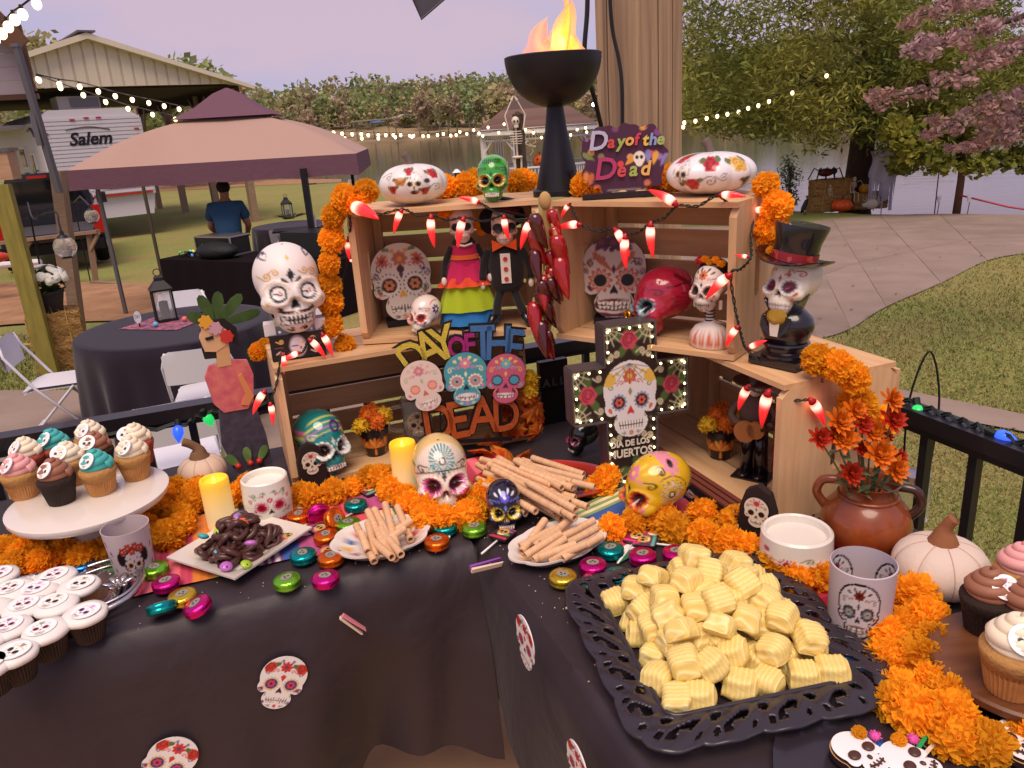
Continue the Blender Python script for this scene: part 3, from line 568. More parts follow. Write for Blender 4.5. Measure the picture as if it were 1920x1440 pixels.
t = thing('shepherd_hook', 'black garden hook pole beside the timber post', 'hook', atg(104, 640)); b = atg(104, 640); hp = [atY(104, 640, b[1]), atY(75, 500, b[1] * .99), atY(52, 380, b[1] * .97)]; hk = [hp[-1], atY(62, 410, 7.6), atY(80, 402, 7.3), atY(105, 398, 7.1), atY(110, 415, 6.95), g1 + (0, 0, .14)]
ob('rod', MB().tube(np.array(hp) - b, .011, 6), blackm, t); ob('arm', MB().tube(arcpts(np.array(hk) - b, 24), .008, 6), blackm, t)
b = atg(170, 530); t = thing('shepherd_hook', 'thin garden hook holding the smaller globe lantern', 'hook', b); ob('rod', MB().tube(np.array([b, atY(138, 380, b[1]), atY(150, 368, 10), g2 + (0, 0, .11)]) - b, .011, 6), blackm, t)
# hose
tag(ob('garden_hose', MB().tube(arcpts([atg(q[0], q[1]) + (0, 0, .02) for q in ((-40, 628), (10, 637), (40, 648), (68, 650), (110, 660))], 24), .016, 6), mat('yellow_hose', 'c8a238', .5), None), 'yellow garden hose lying on the grass', 'hose')
# brown canopy tent
t = thing('canopy_tent', 'brown and plum soft-top canopy tent with vented peak', 'canopy', (-3.65, 13.1, -.78)); o_ = np.array([-3.65, 13.1, -.78]); tan_ = mat('canopy_tan', 'a88a7e', .8, spec=.2, bump=(14, .3, .02)); plum = mat('canopy_plum', '6a4a58', .8, spec=.2, bump=(14, .3, .02))
c4 = [atY(133, 357, 11.0) - o_, atY(672, 325, 11.0) - o_]; q = c4[1] - c4[0]; dpt = 3.0; c4 += [c4[1] + (-.3, dpt, 0), c4[0] + (-.1, dpt, 0)]; ctr = sum(c4) / 4; pk = ctr + (0, 0, .82); ins = []
m = MB(); n = 14; rows = []
for s in np.linspace(0, 1, 9):
    row = []
    for k in range(4):
        a, b = c4[k], c4[(k + 1) % 4]
        for u in np.linspace(0, 1, n, endpoint=False):
            e = a + (b - a) * u; p = e + (pk - e) * s * .7; p[2] += -.16 * math.sin(PI * s) * (1 - .6 * abs(2 * u - 1)) + .14 * math.sin(s * PI); row.append(p + (0, 0, .26))
    rows.append(row)
ob('canopy', MB().grid(np.array(rows), wrap=True), tan_, t, smooth=60)
val = [[p * 1.0 for p in rows[0]], [p + (0, 0, -.27) + (p - ctr) * .01 * (1, 1, 0) for p in rows[0]]]; val[0] = [p + (0, 0, .002) for p in rows[0]]
X = np.array(val); X[1, :, 2] += .012 * np.sin(np.arange(X.shape[1]) * 2.1); ob('valance', MB().grid(X, wrap=True), plum, t, smooth=60)
vb = np.array(rows[-1]); cc = vb.mean(0); low = cc + (vb - cc) * 1.25 + (0, 0, .02); ob('vent_cap', MB().grid(np.stack([low, cc + (low - cc) * .6 + (0, 0, .16), cc + (low - cc) * .25 + (0, 0, .36), cc + (low - cc) * .02 + (0, 0, .44)]), wrap=True), plum, t, smooth=50)
for (px, py, Y, tpx, r_, mm) in ((237, 590, 11.2, 200, .028, steel), (300, 500, 13.8, 262, .028, mat('olive_steel', '4a4432', .5)), (598, 520, 10.9, 577, .05, blackm), (672, 420, 13.6, 640, .03, blackm)):
    b = atY(px, py, Y); tz = ctr[2] + o_[2] + .1; a = b.copy(); a[2] = tz; b[2] = gz(0, Y); ob('leg', MB().beam(b - o_, a - o_, r_ * 1.6), mm, t)
m = MB(); k = [ctr + (p - ctr) * .965 + (0, 0, .17) for p in c4]
for i in range(4): m.beam(k[i], k[(i + 1) % 4], .035)
ob('eave_frame', m, blackm, t)
# cloth-draped tables
def drape_round(name, lab, c, r, h, seed, mt=blackcloth, drop=None, folds=11):
    drop = drop or h - .03; g = np.random.default_rng(seed); n = 132; a = np.linspace(0, 2 * PI, n, endpoint=False); rows = [np.stack([0 * a, 0 * a, 0 * a + h], 1)]
    for q in (.3, .6, .9, .985): rows.append(np.stack([r * q * np.cos(a), r * q * np.sin(a), 0 * a + h], 1))
    ph = g.uniform(0, 6.28, 3)
    for k in np.linspace(0, 1, 10):
        w_ = k * (.05 * np.sin(folds * a + ph[0]) + .03 * np.sin((folds * 2 - 3) * a + ph[1]) + .02); rr = r * (1.0 + .012 * (k > 0)) + w_; rows.append(np.stack([rr * np.cos(a), rr * np.sin(a), h - .008 - drop * k + .0 * a], 1))
    t = thing(name, lab, 'table', c); ob('tablecloth', MB().grid(np.array(rows), wrap=True), mt, t, smooth=50)
    ob('table_top', MB().lathe([(r * .97, h - .04), (r * .97, h - .012)], 40), whiteplastic, t); ob('pedestal', MB().box((0, 0, h / 2 - .03), (.08, .08, h - .06)), steel, t); return t
drape_round('round_table', 'round table under a long black cloth with lantern on it', (-2.72, 6.22, -.585), .755, .76, 1)
drape_round('round_table', 'far round table under black cloth behind the black tent leg', (-4.35, 16.4, -.9), .8, .76, 2)
def folding_chair(lab, p, rz, grp='white folding chairs'):
    t = thing('folding_chair', lab, 'chair', p, rz, grp)     # faces -Y when sat on; back at +Y
    m = MB(); X = np.array([[(x, y, .45 + .012 * math.cos(x * 6) - .02 * (y > .18)) for x in np.linspace(-.21, .21, 7)] for y in np.linspace(-.2, .2, 7)]); m.grid(X).grid(X[::-1] - (0, 0, .025)); ob('seat', m, whiteplastic, t, smooth=50)
    m = MB(); n = 9; X = np.array([[(x * (1 - .12 * (z > .85)), .24 + .05 * (z - .6) * 2 + .03 * math.cos(x * 5), z + .0) for x in np.linspace(-.215, .215, n)] for z in (.6, .64, .7, .76, .81, .835)]); X[-1, 0, 0] += .05; X[-1, -1, 0] -= .05; m.grid(X[::-1]).grid(X + (0, .022, 0)); ob('backrest', m, whiteplastic, t, smooth=50)
    for s in (-1, 1):
        ob('back_leg_frame', MB().tube([(s * .235, -.27, 0), (s * .235, .1, .45), (s * .225, .26, .72), (s * .19, .285, .825)], .012, 6), whiteplastic, t, smooth=True); ob('leg', MB().tube([(s * .215, .28, 0), (s * .215, -.16, .44)], .011, 6), whiteplastic, t)
    ob('foot_bar', MB().tube([(-.235, -.22, .06), (.235, -.22, .06)], .009, 6), whiteplastic, t); ob('foot_bar', MB().tube([(-.215, .24, .06), (.215, .24, .06)], .009, 6), whiteplastic, t); return t
folding_chair('white folding chair with its back toward the railing, nearest the white skull figure', (-2.2, 5.35, -.58), R_(195))
folding_chair('white folding chair just behind the black railing and cupcakes', (-1.95, 4.15, -.56), R_(205))
folding_chair('white folding chair at the hay bale side of the round table', (-3.62, 5.95, -.59), R_(105))
folding_chair('white folding chair half hidden behind the black lantern', (-3.1, 7.25, -.62), R_(15))
folding_chair('white folding chair between the round table and the white skull figure', (-1.98, 6.85, -.6), R_(-40))
folding_chair('white folding chair standing far behind the black tent leg', atg(650, 372), R_(-100))
folding_chair('white folding chair beside the person and music gear', (-3.95, 14.6, -.84), R_(160))
# lantern, can, runner, card on the round table
def lantern(lab, p, s=1., rz=.5):
    t = thing('lantern', lab, 'lantern', p, rz, s=s); 
    ob('base', MB().box((0, 0, .012), (.17, .17, .024)), blackm, t)
    for x in (-1, 1):
        for y in (-1, 1): ob('corner_post', MB().box((x * .073, y * .073, .14), (.013, .013, .24)), blackm, t)
    ob('frame_top', MB().box((0, 0, .262), (.17, .17, .014)), blackm, t); ob('roof', MB().lathe([(.118, .27), (.05, .335), (.045, .36), (.02, .375)], 4, T=TR(r=(0, 0, PI / 4))), blackm, t)
    ob('ring', MB().tube(circ3((0, 0, .4), .028), .004, 5, close=True), blackm, t)
    for k in range(4): ob('pane', MB().box((0, 0, 0), (.134, .003, .225)), mat('thin_glass', 'ffffff'), t, (.072 * math.sin(k * PI / 2), .072 * math.cos(k * PI / 2), .14), (0, 0, -k * PI / 2))
    ob('candle', MB().lathe([(.035, .024), (.035, .16), (.02, .165)], 14), mat('wax', 'e8dcc8'), t, smooth=40); return t
def circ3(c, r, n=18, ax='xz'): a = np.linspace(0, 2 * PI, n, endpoint=False); z = np.zeros(n); return np.array(c) + (np.stack([r * np.cos(a), z, r * np.sin(a)], 1) if ax == 'xz' else np.stack([r * np.cos(a), r * np.sin(a), z], 1))
ZT = -.585 + .762
lantern('black metal lantern with white candle on the round table', at(313, 601, ZT), 1.02)
lantern('small black lantern with candle on the far round table', at(541, 410, -.13), 1.25)
p = at(382, 585, ZT); tag(ob('drink_can', MB().lathe([(.024, 0), (.031, .008), (.032, .1), (.026, .118), (.024, .12)], 16), mat('aluminium', 'b8b4b8', .3, metal=.9), None, p, smooth=40), 'silver drink can standing on the round black table', 'can')
q = [at(*e, ZT + .004) for e in ((222, 617), (330, 619), (398, 593), (305, 590))]; c = sum(q) / 4; m = MB(); u = np.linspace(0, 1, 30); X = np.array([[(q[0] * (1 - a) + q[1] * a) * (1 - b) + (q[3] * (1 - a) + q[2] * a) * b - c for a in u] for b in u]); g = np.random.default_rng(5); cl = np.array([hx(k) for k in ('9a4a5c', '6c4a66', 'b0707c', '5a3a50')])[g.integers(0, 4, 900)]
tag(ob('table_runner', m.grid(X, col=cl), vmat(.9, name='runner_cloth'), None, c), 'small pink patterned cloth square under the black lantern', 'cloth')
t = thing('table_card', 'white oval sign card on a small stand beside the lantern', 'card', at(262, 614, ZT + .004), .3); ob('plate', MB().lathe([(.05, -.003), (.05, .003)], 24, T=TR((0, 0, .085), (PI / 2, 0, 0), (.55, 1, 1.5))), whiteplastic, t); ob('stand', MB().beam((0, .03, 0), (0, 0, .1), .01), blackm, t); v, f_ = textm('DAY', .04, .001); ob('lettering', MB().add(v, f_), blackm, t, (0, -.0045, .09), s=(.5, 1, 1))
for (px, py, cl, nm) in ((293, 609, '6aa8c8', 'blue'), (347, 599, 'e0705c', 'coral')): tag(ob('paper_ball', MB().sph((0, 0, .022), .022, 14, 10), mat(nm + '_ball', cl, .7), None, at(px, py + 4, ZT + .004), smooth=True), f'small {nm} paper ball at the foot of the black lantern', 'ball')
# hay bale with white mums
straw = mat('straw', 'b08a56', .95, spec=.1, col2='8c6838', nsc=14, nst=(1, 4, 4), bump=(50, 1., .02))
def hay(lab, p, rz, d=(.9, .45, .38), seed=0, grp=None):
    t = thing('hay_bale', lab, 'hay bale', p, rz, grp); g = np.random.default_rng(seed); m = MB(); n = 9
    bm = bmesh.new(); bmesh.ops.create_cube(bm, size=1); bmesh.ops.subdivide_edges(bm, edges=bm.edges[:], cuts=9, use_grid_fill=True); V = np.array([v.co[:] for v in bm.verts]); Fs = [tuple(v.index for v in f.verts) for f in bm.faces]; bm.free()
    V = V * d * (1 - .05 * (np.abs(V[:, [1, 2, 0]]) * 2) ** 6) + g.normal(size=V.shape) * .008; m.add(V + (0, 0, d[2] / 2), Fs); b = ob('bale', m, straw, t)
    k = 260; P = np.stack([g.uniform(-.5, .5, k) * d[0], -np.ones(k) * d[1] * .5, g.uniform(0, 1, k) * d[2]], 1); P[k // 2:, 1] = g.uniform(-.5, .5, k - k // 2) * d[1]; P[k // 2:, 2] = d[2]; e = g.normal(size=(k, 3)) * .05; m = MB(); w_ = np.cross(e, g.normal(size=(k, 3))); w_ = w_ / np.linalg.norm(w_, axis=1)[:, None] * .004
    m.add(np.stack([P - w_, P + w_, P + e], 1).reshape(-1, 3), [(3 * i, 3 * i + 1, 3 * i + 2) for i in range(k)]); struct(ob('loose_straw', m, straw, b), 'stuff')
    for x in (-.25, .25): ob('twine', MB().box((x * d[0], 0, d[2] / 2), (.008, d[1] * 1.02, d[2] * 1.02)), mat('twine', 'c8a868', .9), t)
    return t
p = atg(140, 700); hay('straw hay bale on end beside the timber post', (p[0] - .25, p[1] + .3, p[2]), .5, (.5, .45, .62), 3)
t = thing('mum_pot', 'white chrysanthemums in a dark pot on the hay bale', 'flower pot', (p[0] - .25, p[1] + .3, p[2] + .61)); ob('pot', MB().lathe([(.11, 0), (.16, .2), (.17, .2), (.17, .23), (.14, .23), (.13, .2)], 20), mat('dark_pot', '2a2226', .6), t, smooth=40)
m = MB(); blob_leaves(m, (0, 0, .33), (.22, .22, .14), 500, .03, 4); ob('foliage', m, leafmat('mum_leaf', '2c3a1c', '44542a'), t); g = np.random.default_rng(8); fm = MB(); fm.sph((0, 0, 0), (.028, .028, .018), 8, 5).lathe([(.005, -.005), (.036, .0), (.03, .012)], 12, lobes=12, la=.5); fm = fm.mesh('bloom', [mat('mum_white', 'e6e2d2', .7)], True)
for i in range(75): a = g.uniform(0, 2 * PI); e = math.acos(g.uniform(.05, 1)); n_ = np.array([math.sin(e) * math.cos(a), math.sin(e) * math.sin(a), math.cos(e)]); ob('bloom', fm, [], t, np.array([0, 0, .33]) + n_ * (.225, .225, .16), Vector(n_).to_track_quat('Z', 'Y').to_euler())
# DJ table and gear
a = np.array([-4.9, 11.15]); b = np.array([-2.25, 9.65]); d = (b - a) / np.linalg.norm(b - a); nrm = np.array([-d[1], d[0]]); L = np.linalg.norm(b - a); rzd = math.atan2(d[1], d[0]); zt = -.7
t = thing('draped_table', 'long table under floor-length black cloth in front of the person', 'table', (*((a + b) / 2), zt), rzd); n = 60; xs = np.linspace(-L / 2, L / 2, n); rows = [np.stack([xs, 0 * xs + .75, 0 * xs + .03], 1), np.stack([xs, 0 * xs + .75, 0 * xs + .75], 1), np.stack([xs, 0 * xs + .02, 0 * xs + .75], 1)] + [np.stack([xs, -.01 - .03 * k * (1 + np.sin(xs * 17)), 0 * xs + .745 - .72 * k], 1) for k in np.linspace(0, 1, 8)]
m = MB(); m.grid(np.array(rows)[::-1]); 
for s in (-1, 1): m.add([(s * L / 2, 0, .745), (s * L / 2, .75, .745), (s * L / 2, .75, .03), (s * L / 2, 0, .03)], [(0, 1, 2, 3)])
ob('tablecloth', m, mat('black_cloth2', '1c1418', .9, spec=.1), t, smooth=50); ob('table_top', MB().box((0, .37, .73), (L - .04, .72, .02)), whiteplastic, t)
def ond(x, y, z=.752): q = (a + b) / 2 + d * x + nrm * y; return (q[0], q[1], zt + z)
t = thing('flight_case', 'silver-edged black equipment case on the draped table', 'case', ond(-.75, .5), rzd); ob('shell', MB().box((0, 0, .13), (.68, .36, .26)), mat('case_black', '1a1a1e', .4), t); ob('lid_edge', MB().box((0, 0, .265), (.7, .38, .02)), mat('aluminium', 'b8b4b8'), t); ob('rim', MB().box((0, 0, .01), (.7, .38, .02)), mat('aluminium', 'b8b4b8'), t)
for x in (-.35, .35): ob('edge_strip', MB().box((x, -.185, .135), (.02, .02, .26)), mat('aluminium', 'b8b4b8'), t)
for x in (-.18, .18): ob('latch', MB().box((x, -.19, .13), (.07, .02, .07)), mat('aluminium', 'b8b4b8'), t)
tag(ob('gear_bag', MB().sph((0, 0, .1), (.36, .2, .12), 20, 10), mat('bag_black', '15171c', .7, bump=(20, .5, .02)), None, ond(-.55, .2), (0, 0, rzd), smooth=True), 'round black gear bag slumped on the draped table', 'bag')
g = np.random.default_rng(2); t = thing('tangled_lights', 'tangle of cables and small coloured lights on the draped table', 'cables', ond(-1.15, .2)); P = [(g.uniform(-.14, .14), g.uniform(-.1, .1), g.uniform(.01, .09)) for i in range(12)]; ob('cable', MB().tube(arcpts(P, 60), .008, 5), blackm, t)
for i, c in enumerate(('3fae5a', '4a7ad0', 'd8c848', '4fc0b0')): ob('bulb', MB().sph(P[2 * i + 1], .02, 8, 6), mat('glow_' + c, c, .3, emit=(c, .8)), t)
tag(ob('phone', MB().box((0, 0, .008), (.2, .09, .014)), mat('pale_blue', '9ab8c4', .3), None, ond(.45, .1), (0, 0, rzd + .2)), 'pale blue phone lying on the draped table edge', 'phone')
tag(ob('speaker_box', MB().box((0, 0, .17), (.75, .4, .34)).box((0, -.205, .17), (.7, .01, .3)), mat('case_black', '1a1a1e'), None, ond(.95, .5), (0, 0, rzd)), 'low black speaker box on the draped table beside the person', 'speaker')
t = thing('music_stand', 'folded silver music stands heaped by the far round table', 'stand', (-2.9, 11.6, -.75)); g = np.random.default_rng(4)
for i in range(7): z = .5 + i * .09; ob('tray', MB().box((g.uniform(-.1, .1), 0, z), (.75, .35, .025)), mat('aluminium', 'b8b4b8') if i % 2 else blackm, t, r=(g.uniform(-.1, .1), 0, g.uniform(-.4, .4)))
for i in range(6): ob('tube', MB().tube([(g.uniform(-.5, .2), g.uniform(-.2, .2), .6 + g.random() * .3), (g.uniform(-.2, .5), g.uniform(-.2, .2), .75 + g.random() * .5)], .012, 5), mat('aluminium', 'b8b4b8') if i % 3 else blackm, t)
ob('stand_base', MB().box((0, 0, .25), (.5, .3, .5)), blackm, t)
t = thing('leafy_centrepiece', 'dark palm-leaf centrepiece round the far lantern', 'leaves', at(548, 412, -.13)); g = np.random.default_rng(6)
for i in range(12): al = i * .52; ob('leaf', MB().add([(0, 0, .03), (.2, .04, .1), (.42, 0, .08 + .08 * g.random()), (.2, -.04, .1)], [(0, 1, 2, 3)]), leafmat('palm', '2a3020', '3c4228'), t, r=(0, 0, al))
# ---------------------------------------------------------------- person, gazebo, trees, shore decorations
def skinmesh(name, V, E, R, root=0, sub=2):
    me = bpy.data.meshes.new(name); me.from_pydata([tuple(v) for v in V], E, []); o = bpy.data.objects.new(name, me); COL.objects.link(o)
    md = o.modifiers.new('s', 'SKIN'); md.use_smooth_shade = True; o.modifiers.new('d', 'SUBSURF').levels = sub
    for i, r in enumerate(R): sv = me.skin_vertices[0].data[i]; sv.radius = (r, r) if np.ndim(r) == 0 else r; sv.use_root = i == root
    bpy.context.view_layer.update(); n = bpy.data.meshes.new_from_object(o.evaluated_get(bpy.context.evaluated_depsgraph_get())); bpy.data.objects.remove(o); bpy.data.meshes.remove(me); n.name = name
    n.polygons.foreach_set('use_smooth', np.ones(len(n.polygons), bool)); return n
pp = atY(436, 470, 11.55); pp[2] = gz(0, 11.55)
per = thing('person', 'person with short dark hair in blue T-shirt and jeans, back turned, leaning over the table', 'person', pp, R_(8), s=1.0)
V = [(0, 0, .93), (0, .02, 1.15), (0, .06, 1.36), (0, .1, 1.5), (0, .13, 1.57), (0, .15, 1.68)]; R = [.14, .15, .16, .075, .06, .095]; E = [(0, 1), (1, 2), (2, 3), (3, 4), (4, 5)]
for s in (-1, 1):
    k = len(V); V += [(s * .19, .08, 1.41), (s * .27, .12, 1.14), (s * .2, .34, 1.0), (s * .17, .42, .97)]; R += [.075, .052, .036, .034]; E += [(2, k), (k, k + 1), (k + 1, k + 2), (k + 2, k + 3)]
    for j, fx in enumerate((-.03, -.01, .01, .03)): i = len(V); V += [(s * .17 + fx, .47, .955), (s * .17 + fx * 1.1, .5 + .006 * (j in (1, 2)), .93)]; R += [.009, .007]; E += [(k + 3, i), (i, i + 1)]
    i = len(V); V += [(s * .125, .43, .955), (s * .11, .46, .935)]; R += [.01, .008]; E += [(k + 3, i), (i, i + 1)]
    k = len(V); V += [(s * .1, 0, .86), (s * .11, .02, .48), (s * .11, 0, .09), (s * .12, .13, .04)]; R += [.1, .066, .045, .042]; E += [(0, k), (k, k + 1), (k + 1, k + 2), (k + 2, k + 3)]
ob('body', skinmesh('body', V, E, R), [], per).data.materials.append(mat('skin', 'b07c60', .5, sss=.1))
V = [(0, 0, .9), (0, .02, 1.12), (0, .05, 1.36), (0, .1, 1.47)]; R = [(.2, .15), (.2, .165), (.22, .17), .085]; E = [(0, 1), (1, 2), (2, 3)]
for s in (-1, 1): k = len(V); V += [(s * .2, .08, 1.415), (s * .255, .11, 1.22)]; R += [.1, .085]; E += [(2, k), (k, k + 1)]
ob('t_shirt', skinmesh('t_shirt', V, E, R), [], per).data.materials.append(mat('blue_cotton', '34597c', .9, bump=(9, .5, .03)))
V = [(0, 0, .93)]; R = [.165]; E = []
for s in (-1, 1): k = len(V); V += [(s * .1, 0, .84), (s * .11, .02, .48), (s * .11, 0, .1)]; R += [.125, .09, .075]; E += [(0, k), (k, k + 1), (k + 1, k + 2)]
ob('jeans', skinmesh('jeans', V, E, R), [], per).data.materials.append(mat('denim', '3f4654', .9))
ob('hair', MB().sph((0, .14, 1.7), (.098, .108, .1), 16, 12), mat('dark_hair', '1c1614', .8, bump=(60, .8, .01)), per, smooth=True)
for s in (-1, 1): ob('shoe', MB().sph((s * .12, .06, .045), (.055, .14, .05), 12, 8), blackm, per, smooth=True)
bone = mat('bone_plastic', 'd8c8b4', .6)
def skeleton(lab, p, s=1., rz=0., r=None, arms=((.2, 0, .15), (.25, 0, -.1)), legs=((.1, 0, -.35), (.1, 0, -.7)), armsR=None, legsR=None, grp=None, mt=bone):
    t = thing('skeleton', lab, 'skeleton', p, rz, grp, r=r, s=s)       # unit figure: pelvis at origin, head 0.8 up
    m = MB(); m.sph((0, 0, .74), (.085, .1, .1), 12, 10).box((0, -.06, .64), (.09, .08, .06)); sk = ob('skull', m, mt, t, smooth=40)
    for e in (-1, 1): ob('eye_socket', MB().sph((e * .035, -.088, .74), (.022, .02, .024), 8, 6), blackm, sk)
    ob('spine', MB().tube([(0, 0, 0), (0, .03, .25), (0, 0, .62)], .022, 6), mt, t); m = MB()
    for i in range(6): m.tube(circ3((0, 0, .28 + i * .05), .115 + .02 * math.sin(i * .7), 14, 'xy'), .009, 4, close=True)
    ob('rib_cage', m, mt, t); ob('pelvis', MB().tube(circ3((0, 0, 0), .09, 12, 'xy') * (1, .7, 1), .028, 5, close=True), mt, t)
    for e, A in ((-1, arms), (1, armsR or arms)): a = np.array((e * .16, 0, .56)); b = a + np.array(A[0]) * (e, 1, 1); c = b + np.array(A[1]) * (e, 1, 1); k = ob('arm', MB().tube([a, b], .018, 5).tube([b, c], .015, 5), mt, t); ob('hand', MB().tube([c, c + (c - b) * .3], [.03, .012], 5), mt, k)
    for e, A in ((-1, legs), (1, legsR or legs)): a = np.array((e * .08, 0, 0)); b = a + np.array(A[0]) * (e, 1, 1); c = b + np.array(A[1]) * (e, 1, 1) - (0, 0, 0); k = ob('leg', MB().tube([a, b], .022, 5).tube([b, c], .018, 5), mt, t); ob('foot', MB().tube([c, c + (0, -.12, -.02)], [.025, .018], 5), mt, k)
    return t
# skeleton on post
p = atY(968, 255, 14.0); b = p.copy(); b[2] = gz(0, 14); b[0] += .1
t = thing('yard_post', 'round brown post behind the hanging skeleton', 'post', b + (0, .15, 0)); ob('shaft', MB().tube([(0, 0, -.1), (-.05, 0, p[2] - b[2] + .35)], .1, 10), bark, t); ob('cap', MB().lathe([(.1, 0), (.02, .05)], 10, T=TR((-.05, 0, p[2] - b[2] + .35))), bark, t)
skeleton('white skeleton with raised arms hanging on the round post before the gazebo', p + (0, 0, -.35), .8, .1, arms=((.06, 0, .3), (-.16, 0, .3)), legs=((-.01, 0, -.42), (.0, 0, -.42)))
# white gazebo
p = atg(1012, 352); gzb = thing('gazebo', 'white eight-sided gazebo with shingled roof by the water', 'gazebo', (p[0], 36, -1.2), R_(22.5)); N = 8; RG = 2.75
def oct_(r, k): a = k * 2 * PI / N; return np.array([r * math.cos(a), r * math.sin(a), 0])
sh = mat('shingle', '6a5048', .9, rnd=.18); rf = ob('roof', MB().lathe([(RG * 1.03, 2.5), (.15, 4.25)], N), mat('shingle_base', '54403a', .9), gzb)
for j in range(11):
    z = 2.52 + j * .158; r0 = RG * 1.03 * (1 - j / 11.3) + .02; ob('shingle_course', MB().lathe([(r0, z - .01), (r0 - .24, z + .15)], N, capb=False, capt=False), sh, rf)
for k in range(N):
    c = oct_(RG * .92, k); e = oct_(RG * .92, k + 1); ob('column', MB().box(c + (0, 0, 1.3), (.2, .2, 2.5)), white, gzb)
    ob('eave_beam', MB().beam(oct_(RG, k) + (0, 0, 2.45), oct_(RG, k + 1) + (0, 0, 2.42), .12, .24), white, gzb); fz_ = ob('frieze', MB().beam(c + (0, 0, 2.1), e + (0, 0, 2.1), .06, .07), white, gzb)
    for q in np.linspace(.08, .92, 13): ob('spindle', MB().box(c + (e - c) * q + (0, 0, 2.25), (.03, .03, .25)), white, fz_)
    for a_, b_ in ((c, e), (e, c)): ob('brace', MB().beam(a_ + (0, 0, 1.55), a_ + (b_ - a_) * .28 + (0, 0, 2.08), .06), white, gzb)
    rl = ob('handrail', MB().beam(c + (0, 0, .95), e + (0, 0, .95), .09, .07), white, gzb)
    for q in np.linspace(.07, .93, 12): ob('baluster', MB().box(c + (e - c) * q + (0, 0, .52), (.035, .035, .8)), white, rl)
ob('floor', MB().lathe([(RG, 0), (RG, .12)], N), timber, gzb)
def pumpkin(name, lab, p, r, flat, mt, lobes=10, stem='5a4630', par=None, rz=0.):
    t = thing(name, lab, 'pumpkin', p, rz); th = np.linspace(.02, PI - .02, 22); ob('shell', MB().lathe(np.stack([r * np.sin(th) ** .85, r * flat * (1 - np.cos(th))], 1), 60, lobes=lobes, la=.16), mt, t, smooth=True)
    ob('stem', MB().tube([(0, 0, 2 * r * flat - .01), (.01, 0, 2 * r * flat + r * .2), (.05 * r, 0, 2 * r * flat + r * .35)], [r * .15, r * .09, r * .1], 8), mat('stem_' + stem, stem, .8), t, smooth=True); return t
orange = mat('pumpkin_orange', 'd0601c', .5); p = atY(1012, 304, 34); t = pumpkin('jack_o_lantern', 'orange jack-o-lantern on the gazebo railing', p - (0, 0, .2), .28, .95, orange)
for e in (-1, 1): ob('eye', MB().prism([(e * .1 - .05, .3), (e * .1 + .05, .3), (e * .1, .4)], -.29, -.25), blackm, t)
ob('mouth', MB().prism([(-.13, .2), (0, .13), (.13, .2), (0, .17)], -.3, -.25), blackm, t)
p = atY(985, 270, 33.5); skeleton('small white skeleton dangling sideways inside the gazebo', p, .55, .3, r=(0, 1.9, 0))
t = thing('wind_chime', 'metal wind chime hanging from the gazebo eave', 'wind chime', atY(935, 262, 33.4)); 
for i in range(4): ob('tube', MB().tube([(i * .1 - .15, 0, 0), (i * .1 - .15, 0, -.7 - .1 * (i % 2))], .025, 5), mat('aluminium', 'b8b4b8'), t)
ob('top_disc', MB().lathe([(.2, 0), (.2, .04)], 10), timber, t)
for px, py, Y in ((857, 330, 12), ):
    p = atY(px, py, Y); t = thing('path_lantern', 'small white-capped lantern behind the crates', 'lantern', p); ob('body', MB().box((0, 0, 0), (.07, .07, .1)), blackm, t); ob('cap', MB().lathe([(.07, .05), (.02, .1)], 8), white, t); ob('stake', MB().tube([(0, 0, -.05), (0, 0, gz(0, Y) - p[2])], .01, 5), blackm, t)
p = atY(1113, 196, 250); t = thing('shore_lamp', 'bright white lamp on the far shore', 'lamp', p); ob('lamp_head', MB().sph((0, 0, 0), .55, 10, 8), mat('lamp_glow', 'ffffff', .5, emit=((1, .97, .92), 14)), t); ob('lamp_pole', MB().tube([(0, 0, 0), (0, 0, WATER - 1 - p[2])], .08, 6), steel, t)
# willow oak on the right
def leafcloud(m, cl, n, size, lw, seed, droop=.3):
    for i, (c, r) in enumerate(cl): blob_leaves(m, c, r, n, size, seed * 1000 + i, flat=.8, lw=lw)
p = atg(1603, 389); tb = p; ok = thing('oak_tree', 'large willow oak spreading over the lakeside lawn', 'tree', p); m = MB()
m.tube([(0, 0, -.3), (.0, 0, .2), (.06, 0, 1.4), (.1, 0, 3), (.1, 0, 7)], [.42, .33, .29, .27, .12], 14); g = np.random.default_rng(21); cl = []
tipsx = []
for i in range(26):
    a = g.uniform(0, 2 * PI); z0 = g.uniform(1.6, 5); L = g.uniform(2.2, 4.6); e = np.array([math.cos(a) * L, math.sin(a) * L * .8, z0 + g.uniform(-.2, 1.6)]); q = np.array([.1, 0, z0]); m.tube([q, q + (e - q) * .5 + (0, 0, .3), e], [.09, .05, .012], 6); tipsx.append((q, e))
ob('trunk', m, mat('oak_bark', '4c3a2e', .95, col2='33271f', nsc=4, nst=(3, 3, .5), bump=(16, .9, .03)), ok, smooth=True)
for q, e in tipsx:
    for k in range(9): c = q + (e - q) * g.uniform(.45, 1.1) + g.normal(size=3) * (.5, .5, .35); cl.append((c, g.uniform(.35, .75) * np.array([1, 1, .6])))
